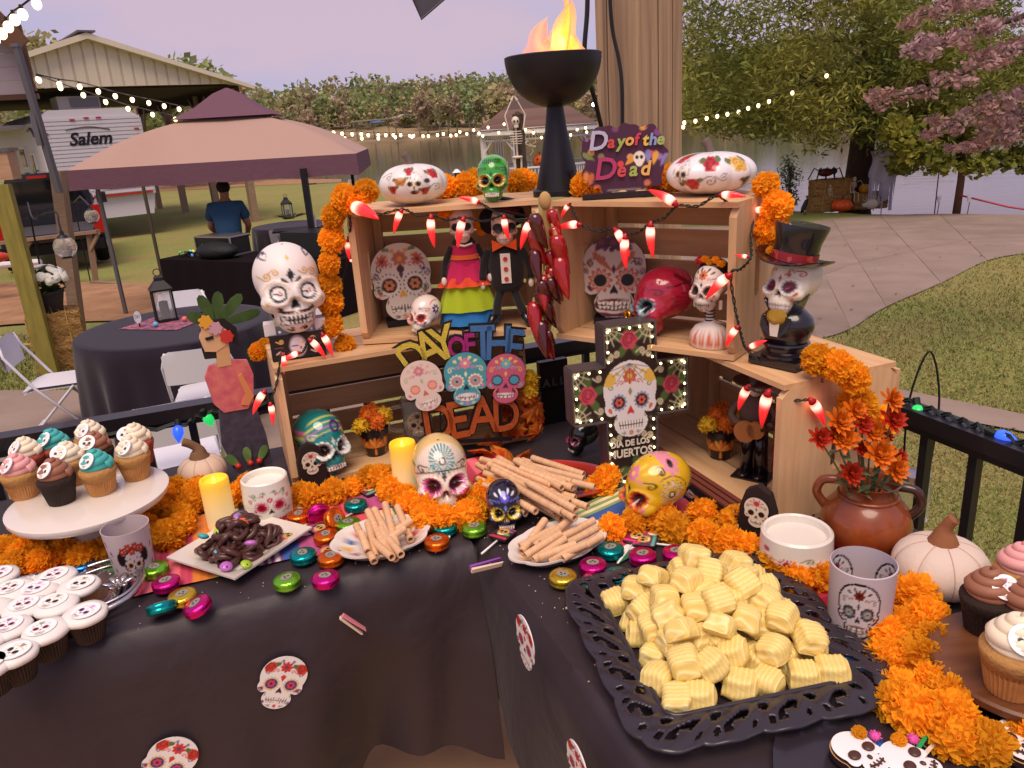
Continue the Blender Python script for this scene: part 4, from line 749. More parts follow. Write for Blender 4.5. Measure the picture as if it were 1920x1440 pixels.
# drooping skirt seen against the water
for px, py in [(1280, 190), (1300, 225), (1330, 215), (1355, 228), (1385, 222), (1410, 215), (1440, 232), (1460, 215), (1490, 225), (1520, 232), (1545, 222), (1290, 140), (1320, 165), (1350, 130), (1400, 165), (1390, 110), (1440, 150), (1480, 180), (1450, 90), (1500, 120), (1540, 160), (1560, 90), (1600, 190), (1640, 215), (1620, 150), (1660, 110), (1680, 190), (1720, 140), (1740, 60), (1800, 100), (1850, 60), (1900, 120), (1780, 180), (1840, 170), (1890, 200), (1700, 50), (1600, 40), (1520, 40), (1420, 30), (1360, 40), (1300, 20), (1650, 10), (1760, 0), (1850, 10), (1340, 195), (1425, 195), (1470, 245), (1570, 235), (1505, 200), (1285, 75), (1330, 85)]:
    for dy in (-2.6, -.6, 1.2): c = atY(px + g.uniform(-15, 15), py + g.uniform(-18, 8), tb[1] + dy) - tb; cl.append((c, np.array([.75, .55, .42]) * g.uniform(.8, 1.15)))
m = MB(); leafcloud(m, cl, 165, .082, .26, 7); ob('crown', m, leafmat('oak_leaf', '667032', '9c9848', nsc=.7), ok)
# young tree, reddish dogwood boughs
p = atg(1793, 399); t = thing('young_tree', 'young broad-leaved tree with thin trunk at the water edge', 'tree', p); m = MB(); m.tube([(0, 0, -.1), (.02, 0, .7), (-.05, 0, 2)], [.085, .075, .03], 8); cl = []
for px, py in [(1700, 300), (1730, 275), (1760, 305), (1795, 290), (1830, 310), (1870, 300), (1910, 285), (1720, 240), (1760, 245), (1800, 250), (1850, 255), (1900, 240), (1690, 265), (1745, 210), (1810, 215), (1870, 215), (1690, 310), (1925, 305), (1710, 285), (1680, 240)]:
    c = atY(px, py, p[1] + g.uniform(-.6, .6)) - p; cl.append((c, np.array([.36, .36, .25]))); m.tube([(-.02, 0, 1.0), (c[0] * .5, c[1] * .5, 1.0 + .5 * (c[2] - 1)), c], [.025, .015, .005], 5)
ob('trunk', m, mat('young_bark', '6a4a38', .9), t, smooth=True); m = MB(); leafcloud(m, cl, 190, .07, .75, 9); ob('crown', m, leafmat('young_leaf', '66702c', '9a963c', nsc=1.2), t)
p = np.array([5.4, 6.4, gz(0, 6.4)]); t = thing('dogwood_tree', 'dogwood with dusty pink autumn leaves reaching in from the side', 'tree', p); m = MB(); m.tube([(0, 0, -.2), (0, 0, 1.2), (.1, 0, 3)], [.12, .1, .05], 8); cl = []
BO = [[(2080, 40), (1920, 88), (1820, 130), (1740, 168), (1640, 185)], [(2080, 120), (1920, 175), (1830, 215), (1750, 250)], [(2050, -40), (1920, 30), (1840, 50), (1770, 80), (1710, 95)], [(2080, 200), (1940, 240), (1870, 262), (1795, 280)], [(2000, -60), (1850, -10), (1780, 15), (1720, 30)], [(2090, 160), (1960, 205), (1900, 215), (1860, 235)], [(2060, 20), (1960, 70), (1900, 95), (1840, 105)]]
for i, bo in enumerate(BO):
    Q = arcpts([np.array((0, 0, 1.6 + .1 * i))] + [atY(a, b, 6.4 - .25 * k + .1 * i) - p for k, (a, b) in enumerate(bo)], 30); m.tube(Q, np.linspace(.035, .004, 30), 6)
    for k in range(9, 30): cl.append((Q[k] + g.normal(size=3) * (.05, .06, .03), np.array([.1, .12, .06]) * (1.25 - .5 * k / 30)))
ob('trunk', m, bark, t, smooth=True); m = MB(); leafcloud(m, cl, 46, .022, .55, 12); ob('crown', m, leafmat('dogwood_leaf', '9c7468', 'b8969a', nsc=2), t)
# left tree behind the barn
t = faketree('maple_tree', atg(60, 380) + (-9, 14, 0), 9.5, 3.6, leafmat('maple_leaf', '5a5038', '6e4c44', nsc=.6), 77, 'dark half-bare tree rising behind the barn roof', 1500, bark, leaf=.2); t.location = (-22.0, 30.5, -1.3)
faketree('barn_tree', (-27, 52, -1.2), 10, 4.5, FC[1], 78, 'olive tree seen through the open barn', 900, bark, leaf=.3, low=.05); faketree('barn_tree', (-22, 56, -1.2), 8, 4.5, FC[0], 79, 'green tree beyond the barn and tent peak', 900, bark, leaf=.3, low=.05); faketree('barn_tree', (-36, 55, -1.2), 9, 5, FC[0], 80, 'green tree low behind the trailer', 900, bark, leaf=.3, low=.05)
# shoreline decorations
p = atg(1585, 397); hs = 19.2; H0 = atY(1552, 397, hs); H0[2] = gz(0, hs)
hay('lower straw bale carrying the second bale by the oak', H0, 0, (.95, .5, .38), 11, 'hay bales by the oak'); q = atY(1622, 397, hs); q[2] = gz(0, hs); hay('lower straw bale with the yellow pumpkin on top', q + (.02, 0, 0), 0, (.86, .5, .38), 12, 'hay bales by the oak')
q = atY(1558, 372, hs); hay('upper straw bale below the black spider', (q[0], hs + .03, gz(0, hs) + .38), 0, (.98, .46, .37), 13, 'hay bales by the oak'); zh = gz(0, hs) + .38
pumpkin('pumpkin', 'big orange pumpkin on the grass before the hay bales', (*atY(1578, 395, 18.8)[:2], gz(0, 18.8)), .23, .62, mat('bright_orange', 'e0561e', .5)); pumpkin('pumpkin', 'yellow pumpkin on the lower bale beside the seated skeleton', (*atY(1619, 372, 19.1)[:2], zh), .125, .85, mat('yellow_pumpkin', 'd09022', .5), 8)
q = atY(1600, 372, 18.95); skeleton('small skeleton seated on the bale beside the yellow pumpkin', (q[0], 18.95, zh + .06), .42, 0, arms=((.05, 0, -.3), (.0, -.05, -.25)), armsR=((.2, 0, .05), (.15, 0, -.25)), legs=((.02, -.35, -.05), (.03, -.02, -.42)), grp='hay bale skeletons')
q = atY(1553, 372, 18.98); skeleton('little skeleton propped against the upper bale', (q[0], 18.9, zh + .05), .26, 0, arms=((.02, 0, -.3), (0, -.05, -.2)), legs=((.02, -.3, -.03), (0, 0, -.1)), grp='hay bale skeletons')
q = atY(1547, 343, 19.2); t = thing('toy_spider', 'black and red toy spider perched on the upper bale', 'spider', (q[0], 19.2, zh + .37)); ob('body', MB().sph((0, 0, .17), (.2, .12, .1), 12, 8), mat('spider_red', '5c1418', .5), t, smooth=True); ob('head', MB().sph((.2, 0, .19), .08, 10, 8), blackm, t, smooth=True)
for s in (-1, 1):
    for k in range(4): ob('leg', MB().tube([(k * .08 - .1, 0, .17), (k * .16 - .22, s * .16, .27), (k * .22 - .32, s * .26, 0)], .016, 5), blackm, t)
q = atY(1633, 396, 18.7); t = thing('bone_hedgehog', 'white bony hedgehog ornament before the lower bale', 'ornament', (q[0], 18.7, gz(0, 18.7))); ob('body', MB().sph((0, 0, .13), (.15, .1, .12), 12, 8), bone, t, smooth=True); ob('snout', MB().sph((-.15, 0, .12), (.09, .06, .06), 8, 6), bone, t, smooth=True)
for k in range(9): a = .2 + k * .3; ob('spine', MB().tube([(.1 * math.cos(a), 0, .13 + .08 * math.sin(a)), (.26 * math.cos(a), 0, .14 + .24 * math.sin(a))], [.014, .004], 4), bone, t)
q = atY(1508, 398, 18.6); t = thing('crow', 'black crow ornament standing on the grass', 'crow', (q[0], 18.6, gz(0, 18.6)), .6); ob('body', MB().tube([(-.12, 0, .06), (-.04, 0, .16), (.04, 0, .28), (.06, 0, .34)], [.02, .06, .05, .035], 8), blackm, t, smooth=True); ob('beak', MB().tube([(.07, 0, .35), (.15, 0, .33)], [.02, .004], 5), blackm, t); ob('leg', MB().tube([(0, .02, .15), (.02, .02, 0)], .008, 4), blackm, t); ob('leg', MB().tube([(0, -.02, .15), (.02, -.02, 0)], .008, 4), blackm, t)
q = atY(1588, 240, 19.1); skeleton('white skeleton climbing on the oak trunk', q, .55, .3, r=(0, .9, .3), arms=((.1, 0, .2), (.2, 0, .1)), legs=((.2, 0, -.2), (-.1, 0, -.3)))
# ghost cloth
q = [atY(a, b, 18.9) for a, b in ((1632, 284), (1676, 268), (1690, 292), (1672, 330), (1630, 322))]; t = thing('ghost_cloth', 'tattered white ghost cloth hanging beside the oak trunk', 'cloth', q[0]); gc = mat('gauze', 'b8b0c4', .9, alpha=.93); X = []
for v in np.linspace(0, 1, 14):
    X.append([np.array(atY(1632 + 54 * u + 4 * math.sin(v * 5), 284 - 16 * u * (1 - v) + v * (62 - 30 * abs(u - .45)), 18.85 + .06 * math.sin(u * 14 + v * 3))) - q[0] for u in np.linspace(0, 1, 16)])
ob('sheet', MB().grid(np.array(X)), gc, t, smooth=True); g = np.random.default_rng(9)
for k in range(14): a = X[-1][k + 1]; L = g.uniform(.3, .75); ob('tatter', MB().add([a + (-.02, 0, .03), a + (.03, 0, .03), a + (.01 + g.normal() * .03, .02, -L), a + (-.01, .02, -L)], [(0, 1, 2, 3)]), gc, t)
ob('hanger', MB().tube([X[0][1], X[0][-2], X[0][-2] + (.05, 0, .25)], .012, 5), blackm, t); ob('gourd_head', MB().sph(X[0][11] + (0, 0, .1), (.07, .07, .12), 10, 8), mat('rusty', '7a5038', .8), t)
q = atg(1752, 402); t = thing('hook_lantern', 'grey lantern hanging on a tall hook at the shore', 'lantern', q); z1 = atY(1755, 283, q[1])[2] - q[2]; ob('rod', MB().tube(arcpts([(0, 0, 0), (0, 0, z1 * .6), (.02, 0, z1), (.1, 0, z1 + .06), (.14, 0, z1 - .02)], 20), .012, 5), blackm, t); ob('lamp', MB().box((.14, 0, z1 - .3), (.13, .13, .2)), mat('grey_lamp', 'a8a4ac', .5), t); ob('lamp_cap', MB().lathe([(.13, z1 - .2), (.02, z1 - .06)], 8, T=TR((.14, 0, 0))), blackm, t)
for px in (1748, 1804): q = atg(px, 402); t = thing('solar_light', 'clear solar stake light ' + ('by the hook rod' if px < 1780 else 'at the young tree foot'), 'solar light', q + (.05, -.1, 0), group='solar stake lights'); ob('stake', MB().tube([(0, 0, 0), (.02, 0, .28)], .01, 5), steel, t); ob('lamp', MB().lathe([(.02, .26), (.05, .38), (.045, .4)], 10), whiteplastic, t)
a = atY(1800, 366, 16.8); b = atY(1990, 402, 15.5); tag(ob('red_rope', MB().tube([a, (a + b) / 2 - (0, 0, .05), b], .02, 5), mat('rope_red', 'b03848', .7), None), 'red rope barrier stretched along the shore from the young tree', 'rope')
p = atg(1478, 400); t = thing('shrub', 'leafy green shrub standing left of the hay bales', 'shrub', p); m = MB(); leafcloud(m, [(np.array(c), np.array([.22, .22, .3])) for c in ((0, 0, .5), (.1, 0, .85), (-.1, 0, .9), (0, .1, 1.15), (.05, 0, .3))], 120, .06, .25, 33); ob('foliage', m, leafmat('shrub_leaf', '46582e', '68744a'), t); ob('stem', MB().tube([(0, 0, -.1), (0, 0, 1.1)], .03, 6), bark, t)
# string lights
bulbm = mat('warm_bulb', 'ffd9a0', .3, emit=((1, .7, .36), 3.8)); sock = blackm
def bulbmesh(r): return MB().sph((0, 0, -r * 1.2), (r, r, r * 1.25), 10, 8).mesh('bulb', [bulbm], True)
def strand(lab, pts, r, cable=.007, sag=.0, grow=None):
    t = thing('string_lights', lab, 'string lights', pts[0]); o_ = pts[0]; P = np.array(pts) - o_; ob('cable', MB().tube(arcpts(P + (0, 0, .02), len(P) * 3), cable, 5), blackm, t); bmesh_ = bulbmesh(1.)
    for i, q in enumerate(P): k = r if grow is None else r * grow[i]; b = ob('bulb', bmesh_, [], t, q, s=k); ob('socket', MB().lathe([(.45, -.3), (.45, .8)], 8), sock, b)
    return t
def ypts(L, y0, y1): n = len(L); return [atY(a, b, y0 + (y1 - y0) * (i / max(1, n - 1)) ** 1.25) for i, (a, b) in enumerate(L)]
A_ = [(70, 143), (110, 152), (148, 157), (183, 166), (215, 175), (247, 182), (278, 188), (307, 194), (335, 200), (362, 206), (387, 211), (440, 218), (483, 225), (520, 231), (563, 236), (587, 240), (607, 242), (625, 245), (641, 247), (660, 248), (677, 248), (690, 250), (709, 250), (723, 250), (737, 250), (751, 250), (768, 251), (775, 251)]
B_ = [(72, 145), (112, 159), (155, 173), (197, 186), (239, 199), (285, 210), (328, 219), (370, 228), (420, 236), (470, 243), (520, 249), (570, 254), (612, 255), (646, 256), (678, 256), (709, 256), (741, 254), (772, 253), (793, 252)]
strand('upper string of warm bulbs from the porch corner toward the gazebo', ypts(A_, 8.6, 30), .024, grow=np.linspace(1, 2.1, len(A_))); strand('lower string of warm bulbs from the porch corner over the tent', ypts(B_, 8.6, 30), .024, grow=np.linspace(1, 2.1, len(B_)))
strand('string of warm bulbs over the water ending at the gazebo roof', ypts([(803, 252), (820, 250), (831, 248), (845, 251), (855, 250), (862, 244), (875, 248), (888, 241), (898, 247), (915, 236), (945, 230)], 30, 33), .05); strand('string of warm bulbs draped along the gazebo frieze', ypts([(905, 252), (935, 246), (985, 240), (1000, 246), (1015, 255), (1030, 260), (1070, 250), (1082, 240), (1098, 237), (1100, 245)], 33.2, 33.2), .05)
strand('string of warm bulbs through the oak branches', ypts([(1281, 234), (1283, 226), (1304, 223), (1325, 218), (1345, 214), (1364, 210), (1385, 206), (1403, 199), (1422, 194), (1442, 186), (1486, 170), (1550, 138)], 16.5, 16.5), .035); strand('string of large warm bulbs along the porch fascia', ypts([(66, -4), (40, 16), (25, 26), (13, 39), (1, 52), (-12, 62)], 8.0, 7.9), .042, .01)
# big corner post of the deck, cables, pennant
EA = R_(20); e1 = np.array([math.cos(EA), math.sin(EA), 0]); e2 = np.array([-math.sin(EA), math.cos(EA), 0]); KP = np.array([-.095, 1.377, 0])
def tl(a, b, z=0.): return KP + e1 * a + e2 * b + np.array([0, 0, z])
pc = atY(1199, 200, 2.52); pc[2] = 0
t = thing('deck_post', 'thick grained timber corner post rising behind the crates', 'post', pc, R_(34)); pw = wood('post_pine', 'bc9c7a', '7e6450', 2.6, (16, 16, .45), .7)
m = MB(); s = .094; zs = np.linspace(0, 4, 30); ch = .008; X = []
for z in zs: X.append([(s - ch, -s, z), (s, -s + ch, z), (s, s - ch, z), (s - ch, s, z), (-s + ch, s, z), (-s, s - ch, z), (-s, -s + ch, z), (-s + ch, -s, z)])
ob('shaft', m.grid(np.array(X), wrap=True), pw, t)
for (x, y, w_) in ((-.02, -s - .0005, .003), (.04, -s - .0005, .002), (-s - .0005, .03, .003)): ob('check_crack', MB().tube(arcpts([(x, y, 1.3), (x + (.006 if y < -.09 else 0), y + (.006 if y > -.09 else 0), 1.7), (x, y, 2.3)], 12), w_ * .5, 4), mat('crack', '3a2a20', .95), t)
blk = mat('black_rubber', '161218', .5)
tag(ob('power_cable', MB().tube(arcpts([atY(*q) for q in ((1102, -60, 2.3), (1101, 20, 2.3), (1096, 90, 2.3), (1099, 140, 2.32), (1112, 175, 2.35), (1122, 215, 2.38), (1130, 250, 2.4), (1140, 300, 2.42), (1150, 350, 2.42))], 50), .0065, 8), blk, None), 'thick black cable hanging behind the flame bowl', 'cable')
tag(ob('power_cable', MB().tube(arcpts([atY(*q) for q in ((1142, -60, 2.385), (1145, 20, 2.385), (1150, 65, 2.385), (1160, 110, 2.378), (1166, 160, 2.37), (1167, 250, 2.37), (1166, 330, 2.37))], 50), .0055, 8), blk, None), 'thin black cable running down the timber post', 'cable')
q = [atY(*e) for e in ((770, -12, 2.0), (790, 36, 1.98), (850, -16, 2.02), (840, -160, 2.1), (760, -160, 2.1))]; t = thing('pennant', 'black cloth pennant tip hanging from above', 'pennant', q[1]); ob('cloth', MB().add(np.array(q) - q[1], [(0, 1, 2, 3, 4)]).add(np.array(q) - q[1] + (0, .003, 0), [(4, 3, 2, 1, 0)]), mat('grey_cloth', '3a3640', .9), t); ob('hem', MB().tube(np.array([q[0], q[1], q[2]]) - q[1] - (0, .001, 0), .0028, 6), blk, t)
# ---------------------------------------------------------------- deck, railings, tables, crates
TZ = .753
def mpp(p): return float((np.array(p) - CAMP) @ _f) / F
dk = struct(ob('deck', MB().add([tl(-6, -6), tl(1.14, -6), tl(1.14, .96), tl(-6, .96), tl(-6, -6, -.14), tl(1.14, -6, -.14), tl(1.14, .96, -.14), tl(-6, .96, -.14)], [(0, 1, 2, 3), (1, 5, 6, 2), (2, 6, 7, 3)]), mat('deck_concrete', 'c49a72', .8, col2='b0875f', nsc=3, bump=(50, .2, .003))))
ob('edge_beam', MB().add([tl(1.12, -6, -.14), tl(1.12, .94, -.14), tl(-6, .94, -.14), tl(1.12, -6, -.6), tl(1.12, .94, -.6), tl(-6, .94, -.6)], [(0, 3, 4, 1), (1, 4, 5, 2)]), timber, dk)
rail = mat('rail_black', '17141a', .4, coat=.2)
def railing(lab, a, b, skip=()):
    a = np.array(a); b = np.array(b); t = thing('railing', lab, 'railing', a, math.atan2(*(b - a)[1::-1])); L = np.linalg.norm(b - a)
    ob('top_rail', MB().box((L / 2, 0, .885), (L, .055, .034)).box((L / 2, 0, .86), (L, .034, .022)), rail, t); ob('bottom_rail', MB().box((L / 2, 0, .1), (L, .035, .03)), rail, t); n = int(L / .118)
    for i in range(n + 1): ob('baluster', MB().box((.02 + i * (L - .04) / n, 0, .48), (.02, .02, .74)), rail, t)
    for x in (.03, L - .03): ob('rail_post', MB().box((x, 0, .45), (.06, .06, .9)), rail, t)
railing('black metal railing behind the cupcake stand', tl(-3.4, .83), tl(.8, .83)); railing('black metal railing beside the terracotta jug', tl(1.01, -2.6), tl(1.01, .7))
# C9 lights on the rails
def c9(lab, pts, cols):
    t = thing('holiday_lights', lab, 'string lights', pts[0]); P = np.array(pts) - pts[0]; Q = arcpts(P, len(P) * 8); Q[:, 2] += .006 * np.sin(np.arange(len(Q)) * 1.7); ob('wire', MB().tube(Q, .0035, 5).tube(Q + (0, .004, .004), .0025, 5), mat('green_wire', '14201a', .6), t)
    for i, q in enumerate(P):
        if cols[i]: b = ob('bulb', MB().tube([(0, 0, 0), (.008, 0, -.002), (.022, 0, -.003), (.035, 0, -.003), (.046, 0, -.003)], [.007, .0135, .014, .008, .001], 10), mat('c9_' + cols[i], cols[i], .15, emit=(cols[i], 1.6)), t, q, (rng.uniform(0, 6), rng.uniform(-.3, 1.2), rng.uniform(0, 6)), smooth=True); ob('socket', MB().tube([(-.018, 0, 0), (.002, 0, 0)], .008, 7), mat('green_wire', '14201a'), b)
p = [tl(1.01, b, .906) for b in (.05, -.13, -.24, -.32, -.42, -.6, -.9)]; c9('holiday light string with blue and yellow bulbs on the railing by the jug', p, [None, '1e9a4a', None, '2a50e8', 'e8c020', 'd03020', None])
p = [tl(a, .80, z) for a, z in ((-2, .86), (-1.02, .84), (-.8, .87), (-.56, .855), (-.49, .872), (-.3, .87), (.1, .87))]; c9('holiday light string with green and blue bulbs under the railing by the cupcakes', p, [None, '20b048', None, '2448f0', '1e9a4a', None, None])
# tables and cloths
clothm = mat('table_black', '2c2026', .55, spec=.55, bump=(160, .12, .002), sheen=.05)
def table(lab, o, rz, L, W, legs):
    t = thing('folding_table', lab, 'table', o, rz); ob('table_top', MB().box((L / 2, W / 2, .715), (L - .05, W - .05, .03)), whiteplastic, t)
    for x in legs:
        for y in (.1, W - .1): ob('leg', MB().tube([(x, y, .7), (x + .02, y, 0)], .014, 8), mat('brown_steel', '4a4038', .4, metal=.5), t, smooth=True)
    return t
def cloth(lab, o, rz, L, W, hemf, foldf, x0=0.):
    n = 150; xs = np.linspace(x0, L, n); rows = []
    for y in np.linspace(W, .03, 10): rows.append(np.stack([xs, 0 * xs + y, .7515 + 0 * xs + .0012 * np.sin(xs * 9 + y * 13)], 1))
    hem = np.array([hemf(x) for x in xs])
    for k in np.linspace(0, 1, 26):
        f_ = np.array([foldf(x, k) for x in xs]); z = .7515 - hem * k - .006 * (1 - k); rows.append(np.stack([xs, -.004 - f_ * min(1, k * 2.2) + .022 * (1 - min(1, k * 8)) ** 2, z], 1))
    X = np.array(rows); o_ = ob('tablecloth', MB().grid(X[::-1]), clothm, None, o, (0, 0, rz), smooth=60); return tag(o_, lab, 'tablecloth'), X
o = tl(-2.3, 0); table('folding table under the left black cloth with the cupcakes', o, EA, 2.3, .76, (1.75, .4))
def hemL(x):
    a = x - 2.3
    return .47 + .012 * math.sin(a * 9) + .36 / (1 + math.exp((a + .33) * 40)) if a < .02 else .47
def folL(x, k):
    a = x - 2.3; g = .02 * math.sin(a * 11 + 1) + .012 * math.sin(a * 23) + .024 * math.sin(a * 5.5 + .6) + .006 * math.sin(a * 47 + 3 * k)
    return .02 + 1.7 * g * k + .045 * k * math.exp(-((a + .36) / .05) ** 2) - .05 * k * math.exp(-((a + .25) / .06) ** 2) + .02 * math.exp(-((a + .3) / .12) ** 2) * math.exp(-((k - .3) / .2) ** 2)
clL, XL = cloth('black cloth on the table with the cupcakes, hem short beside the gap', o, EA, 2.3, .77, hemL, folL)
ob('end_drape', MB().grid(np.array([[(2.301 + .012 * math.sin(y * 30) * k, y, .7505 - .46 * k) for y in np.linspace(0, .4, 24)] for k in np.linspace(0, 1, 10)])), clothm, clL, smooth=60)
o = tl(0.012, -1.5); table('folding table under the right black cloth with the yellow cakes', tl(.03, -1.5), EA, .83, 2.26, (.12, .7))
n = 150; ys = np.linspace(-1.5, .76, n); rows = [np.stack([0 * ys + x, ys, .7535 + .0012 * np.sin(ys * 9 + x * 13)], 1) for x in np.linspace(.80, .03, 8)]
for k in np.linspace(0, 1, 26): f_ = .012 * np.sin(ys * 10 + .5) * k + .01 * np.sin(ys * 21) * k + .05 * k * np.exp(-((ys + .02) / .09) ** 2) * -1; hem = .335 + .02 * np.sin(ys * 6) + .12 * np.clip(-ys, 0, 1); rows.append(np.stack([.02 - .022 * min(1, k * 8) - np.abs(f_) * .3 - f_ * .8 - .02 * k, ys, .7535 - hem * k], 1))
clR = tag(ob('tablecloth', MB().grid(np.array(rows)), clothm, None, KP, (0, 0, EA), smooth=60), 'black cloth on the table with the yellow cakes, hanging to the gap', 'tablecloth')
# striped runners
def runner(lab, o, rz, L, W, bands, seed, z=TZ + .003, wav=.0012):
    g = np.random.default_rng(seed); n = 260; k = 14; x = np.linspace(0, L, n); e = np.cumsum([b[1] for b in bands]); e = e / e[-1] * L; cl = []
    for v in x:
        i = min(np.searchsorted(e, v), len(bands) - 1); c = np.array(hx(bands[i][0])); u = (v - (e[i - 1] if i else 0)) / (e[i] - (e[i - 1] if i else 0))
        if bands[i][2:]: c = c if int(u * bands[i][3]) % 2 == 0 else np.array(hx(bands[i][2]))
        cl.append(c * g.uniform(.88, 1.1))
    cl = np.repeat(np.array(cl)[:, None], k, 1); y = np.linspace(0, W, k); X = np.stack(np.broadcast_arrays(x[:, None], y[None] + .006 * np.sin(x[:, None] * 40) * 0, z + wav * np.sin(x[:, None] * 31 + y[None] * 17)), -1)
    return tag(ob('serape_runner', MB().grid(X[:, ::-1], col=cl[:, ::-1]), vmat(.85, name='woven_serape', bump=(300, .3, .002)), None, o, (0, 0, rz)), lab, 'runner')
BA = [('c0405a', 3, 'e06a78', 5), ('d07830', 1), ('d8b040', .6), ('3a6a3a', 1, 'c8d0b8', 4), ('2a2430', .8), ('d8d0d0', 1.2, '8a3a70', 6), ('3a5a9a', 1), ('b05080', 1.5), ('a83038', 3, 'd85058', 7), ('d87838', 1.2, 'f0c8a0', 4), ('4a7a48', 1), ('e8e0d8', .8, '3a3a50', 4)]
_n2 = clothm.node_tree; _w = _n2.nodes.new('ShaderNodeTexNoise'); _w.inputs['Scale'].default_value = 5.5; _w.inputs['Detail'].default_value = 3; _w.inputs['Distortion'].default_value = .5; _wb = _n2.nodes.new('ShaderNodeBump'); _wb.inputs['Strength'].default_value = .4; _wb.inputs['Distance'].default_value = .03; _wc = _n2.nodes.new('ShaderNodeTexCoord'); _n2.links.new(_wc.outputs['Object'], _w.inputs['Vector']); _n2.links.new(_w.outputs['Fac'], _wb.inputs['Height']); _ob = [n for n in _n2.nodes if n.type == 'BUMP' and n != _wb][0]; _n2.links.new(_wb.outputs[0], _ob.inputs['Normal'])
runner('pink and orange striped serape runner under the pretzel plate', tl(-1.25, .13), EA, 1.2, .3, BA * 2, 3); runner('orange striped serape runner strip between the sweets and crate', tl(-.42, .26), EA - .03, .62, .17, BA[::-1], 4, TZ + .006)
BB = [('2c6a48', .5), ('e0dcd4', .4), ('a82834', 2.2, '8a2030', 9), ('c03040', 2, 'a02030', 5), ('e8e0dc', .5), ('3a6ab0', 1.6), ('e4dcdc', .8, 'b04058', 6), ('b82c3c', 3.4, '8c2434', 9), ('2a2228', .4), ('a83444', 1.5), ('e0d8d4', .5), ('3a72b0', 2), ('b83040', 1.2, 'e0d8d4', 5), ('2a6a4a', .6)]
runner('red and blue striped serape runner beneath the filigree tray', tl(.34, -.2), EA - PI / 2 - .06, 1.15, .3, BB, 5); runner('blue and green serape runner end by the platter', tl(.16, .02), EA - PI / 2 + .3, .22, .3, [('8aa060', 1, 'e0d8b0', 5), ('3a5a9a', 2), ('c04050', 1), ('ece4dc', .4), ('2a6a4a', .4)], 6, TZ + .007)
# wooden crates
pine = wood('crate_pine', 'd8b084', 'c19468', 4, (1, 11, 11), .6); pinev = wood('crate_pine_end', 'dcb68c', 'c69a6e', 4, (11, 11, 1), .6)
def endpanel(D, H, th=.016, sl=(.026, .1)):
    n = 48; a = np.linspace(0, 2 * PI, n, endpoint=False) + PI / n; hw, hl = sl[0] / 2, sl[1] / 2
    out_ = np.stack([np.cos(a) / np.maximum(np.abs(np.cos(a)), np.abs(np.sin(a))) * D / 2, np.sin(a) / np.maximum(np.abs(np.cos(a)), np.abs(np.sin(a))) * H / 2], 1)
    inn = np.stack([hw * np.cos(a), np.sign(np.sin(a)) * (hl - hw) + hw * np.sin(a)], 1); m = MB(); V = []
    for x in (-th / 2, th / 2): V += [(x, p[0], p[1]) for p in out_] + [(x, p[0], p[1]) for p in inn]
    Fs = []
    for j in range(n):
        k = (j + 1) % n; Fs += [(j, k, n + k, n + j)[::-1], (2 * n + j, 2 * n + k, 3 * n + k, 3 * n + j), (j, 2 * n + j, 2 * n + k, k)[::-1], (n + j, n + k, 3 * n + k, 3 * n + j)[::-1]]
    return m.add(V, Fs)
def crate(lab, o, rz, W, H, D, nb=4):
    t = thing('wooden_crate', lab, 'crate', o, rz, 'wooden crates'); th = .016
    em = endpanel(D, H - .022, th).mesh('end_panel', [pinev])
    for x in (th / 2, W - th / 2): ob('end_panel', em, [], t, (x, D / 2, H / 2))
    for z, nm in ((.0055, 'bottom_slat'), (H - .0055, 'top_slat')):
        w_ = D / 3; sm = MB().box((0, 0, 0), (W, w_ - .007, .011)).mesh(nm, [pine])
        for i in range(3): ob(nm, sm, [], t, (W / 2, w_ * (i + .5), z))
    w_ = (H - .024) / nb; sm = MB().box((0, 0, 0), (W, .01, w_ - .011)).mesh('back_slat', [pine])
    for i in range(nb): ob('back_slat', sm, [], t, (W / 2, D + .005, .012 + w_ * (i + .5)))
    cm = MB().box((0, 0, 0), (.022, .02, H - .026)).mesh('corner_batten', [pinev])
    for x in (th + .012, W - th - .012): ob('corner_batten', cm, [], t, (x, D - .012, H / 2))
    return t
ZC = TZ + .004; HB = .305; ZU = ZC + HB + .003; HT = .322; ZTOP = ZU + HT + .002
crate('lower pine crate holding the teal skull, opening toward the viewer', tl(-.31, .46, ZC), EA, .62, HB, .28); crate('lower pine crate holding the guitar figure, end with handle slot toward the jug', tl(.56, .40, ZC), EA - PI / 2, .62, HB, .28, 3)
CL0 = np.array([-.362, 1.853, ZU]); YL = R_(-1.5); crate('upper pine crate holding the two hanging dolls', CL0, YL, .452, HT, .245); CR0 = np.array([.112, 1.79, ZU]); YR = R_(-38); crate('upper pine crate holding the red skull', CR0, YR, .44, HT, .245)
dL = np.array([math.cos(YL), math.sin(YL), 0]); nL = np.array([-dL[1], dL[0], 0]); dR = np.array([math.cos(YR), math.sin(YR), 0]); nR = np.array([-dR[1], dR[0], 0])
def fL(px, py, d=0.): return hit(px, py, CL0 + nL * d, nL)      # a point on (or d behind) the face of the left upper crate
def fR(px, py, d=0.): return hit(px, py, CR0 + nR * d, nR)
def fB(px, py, d=0.): return hit(px, py, tl(0, .46 + d), e2)
def fC(px, py, d=0.): return hit(px, py, tl(.56 + d, 0), e1)
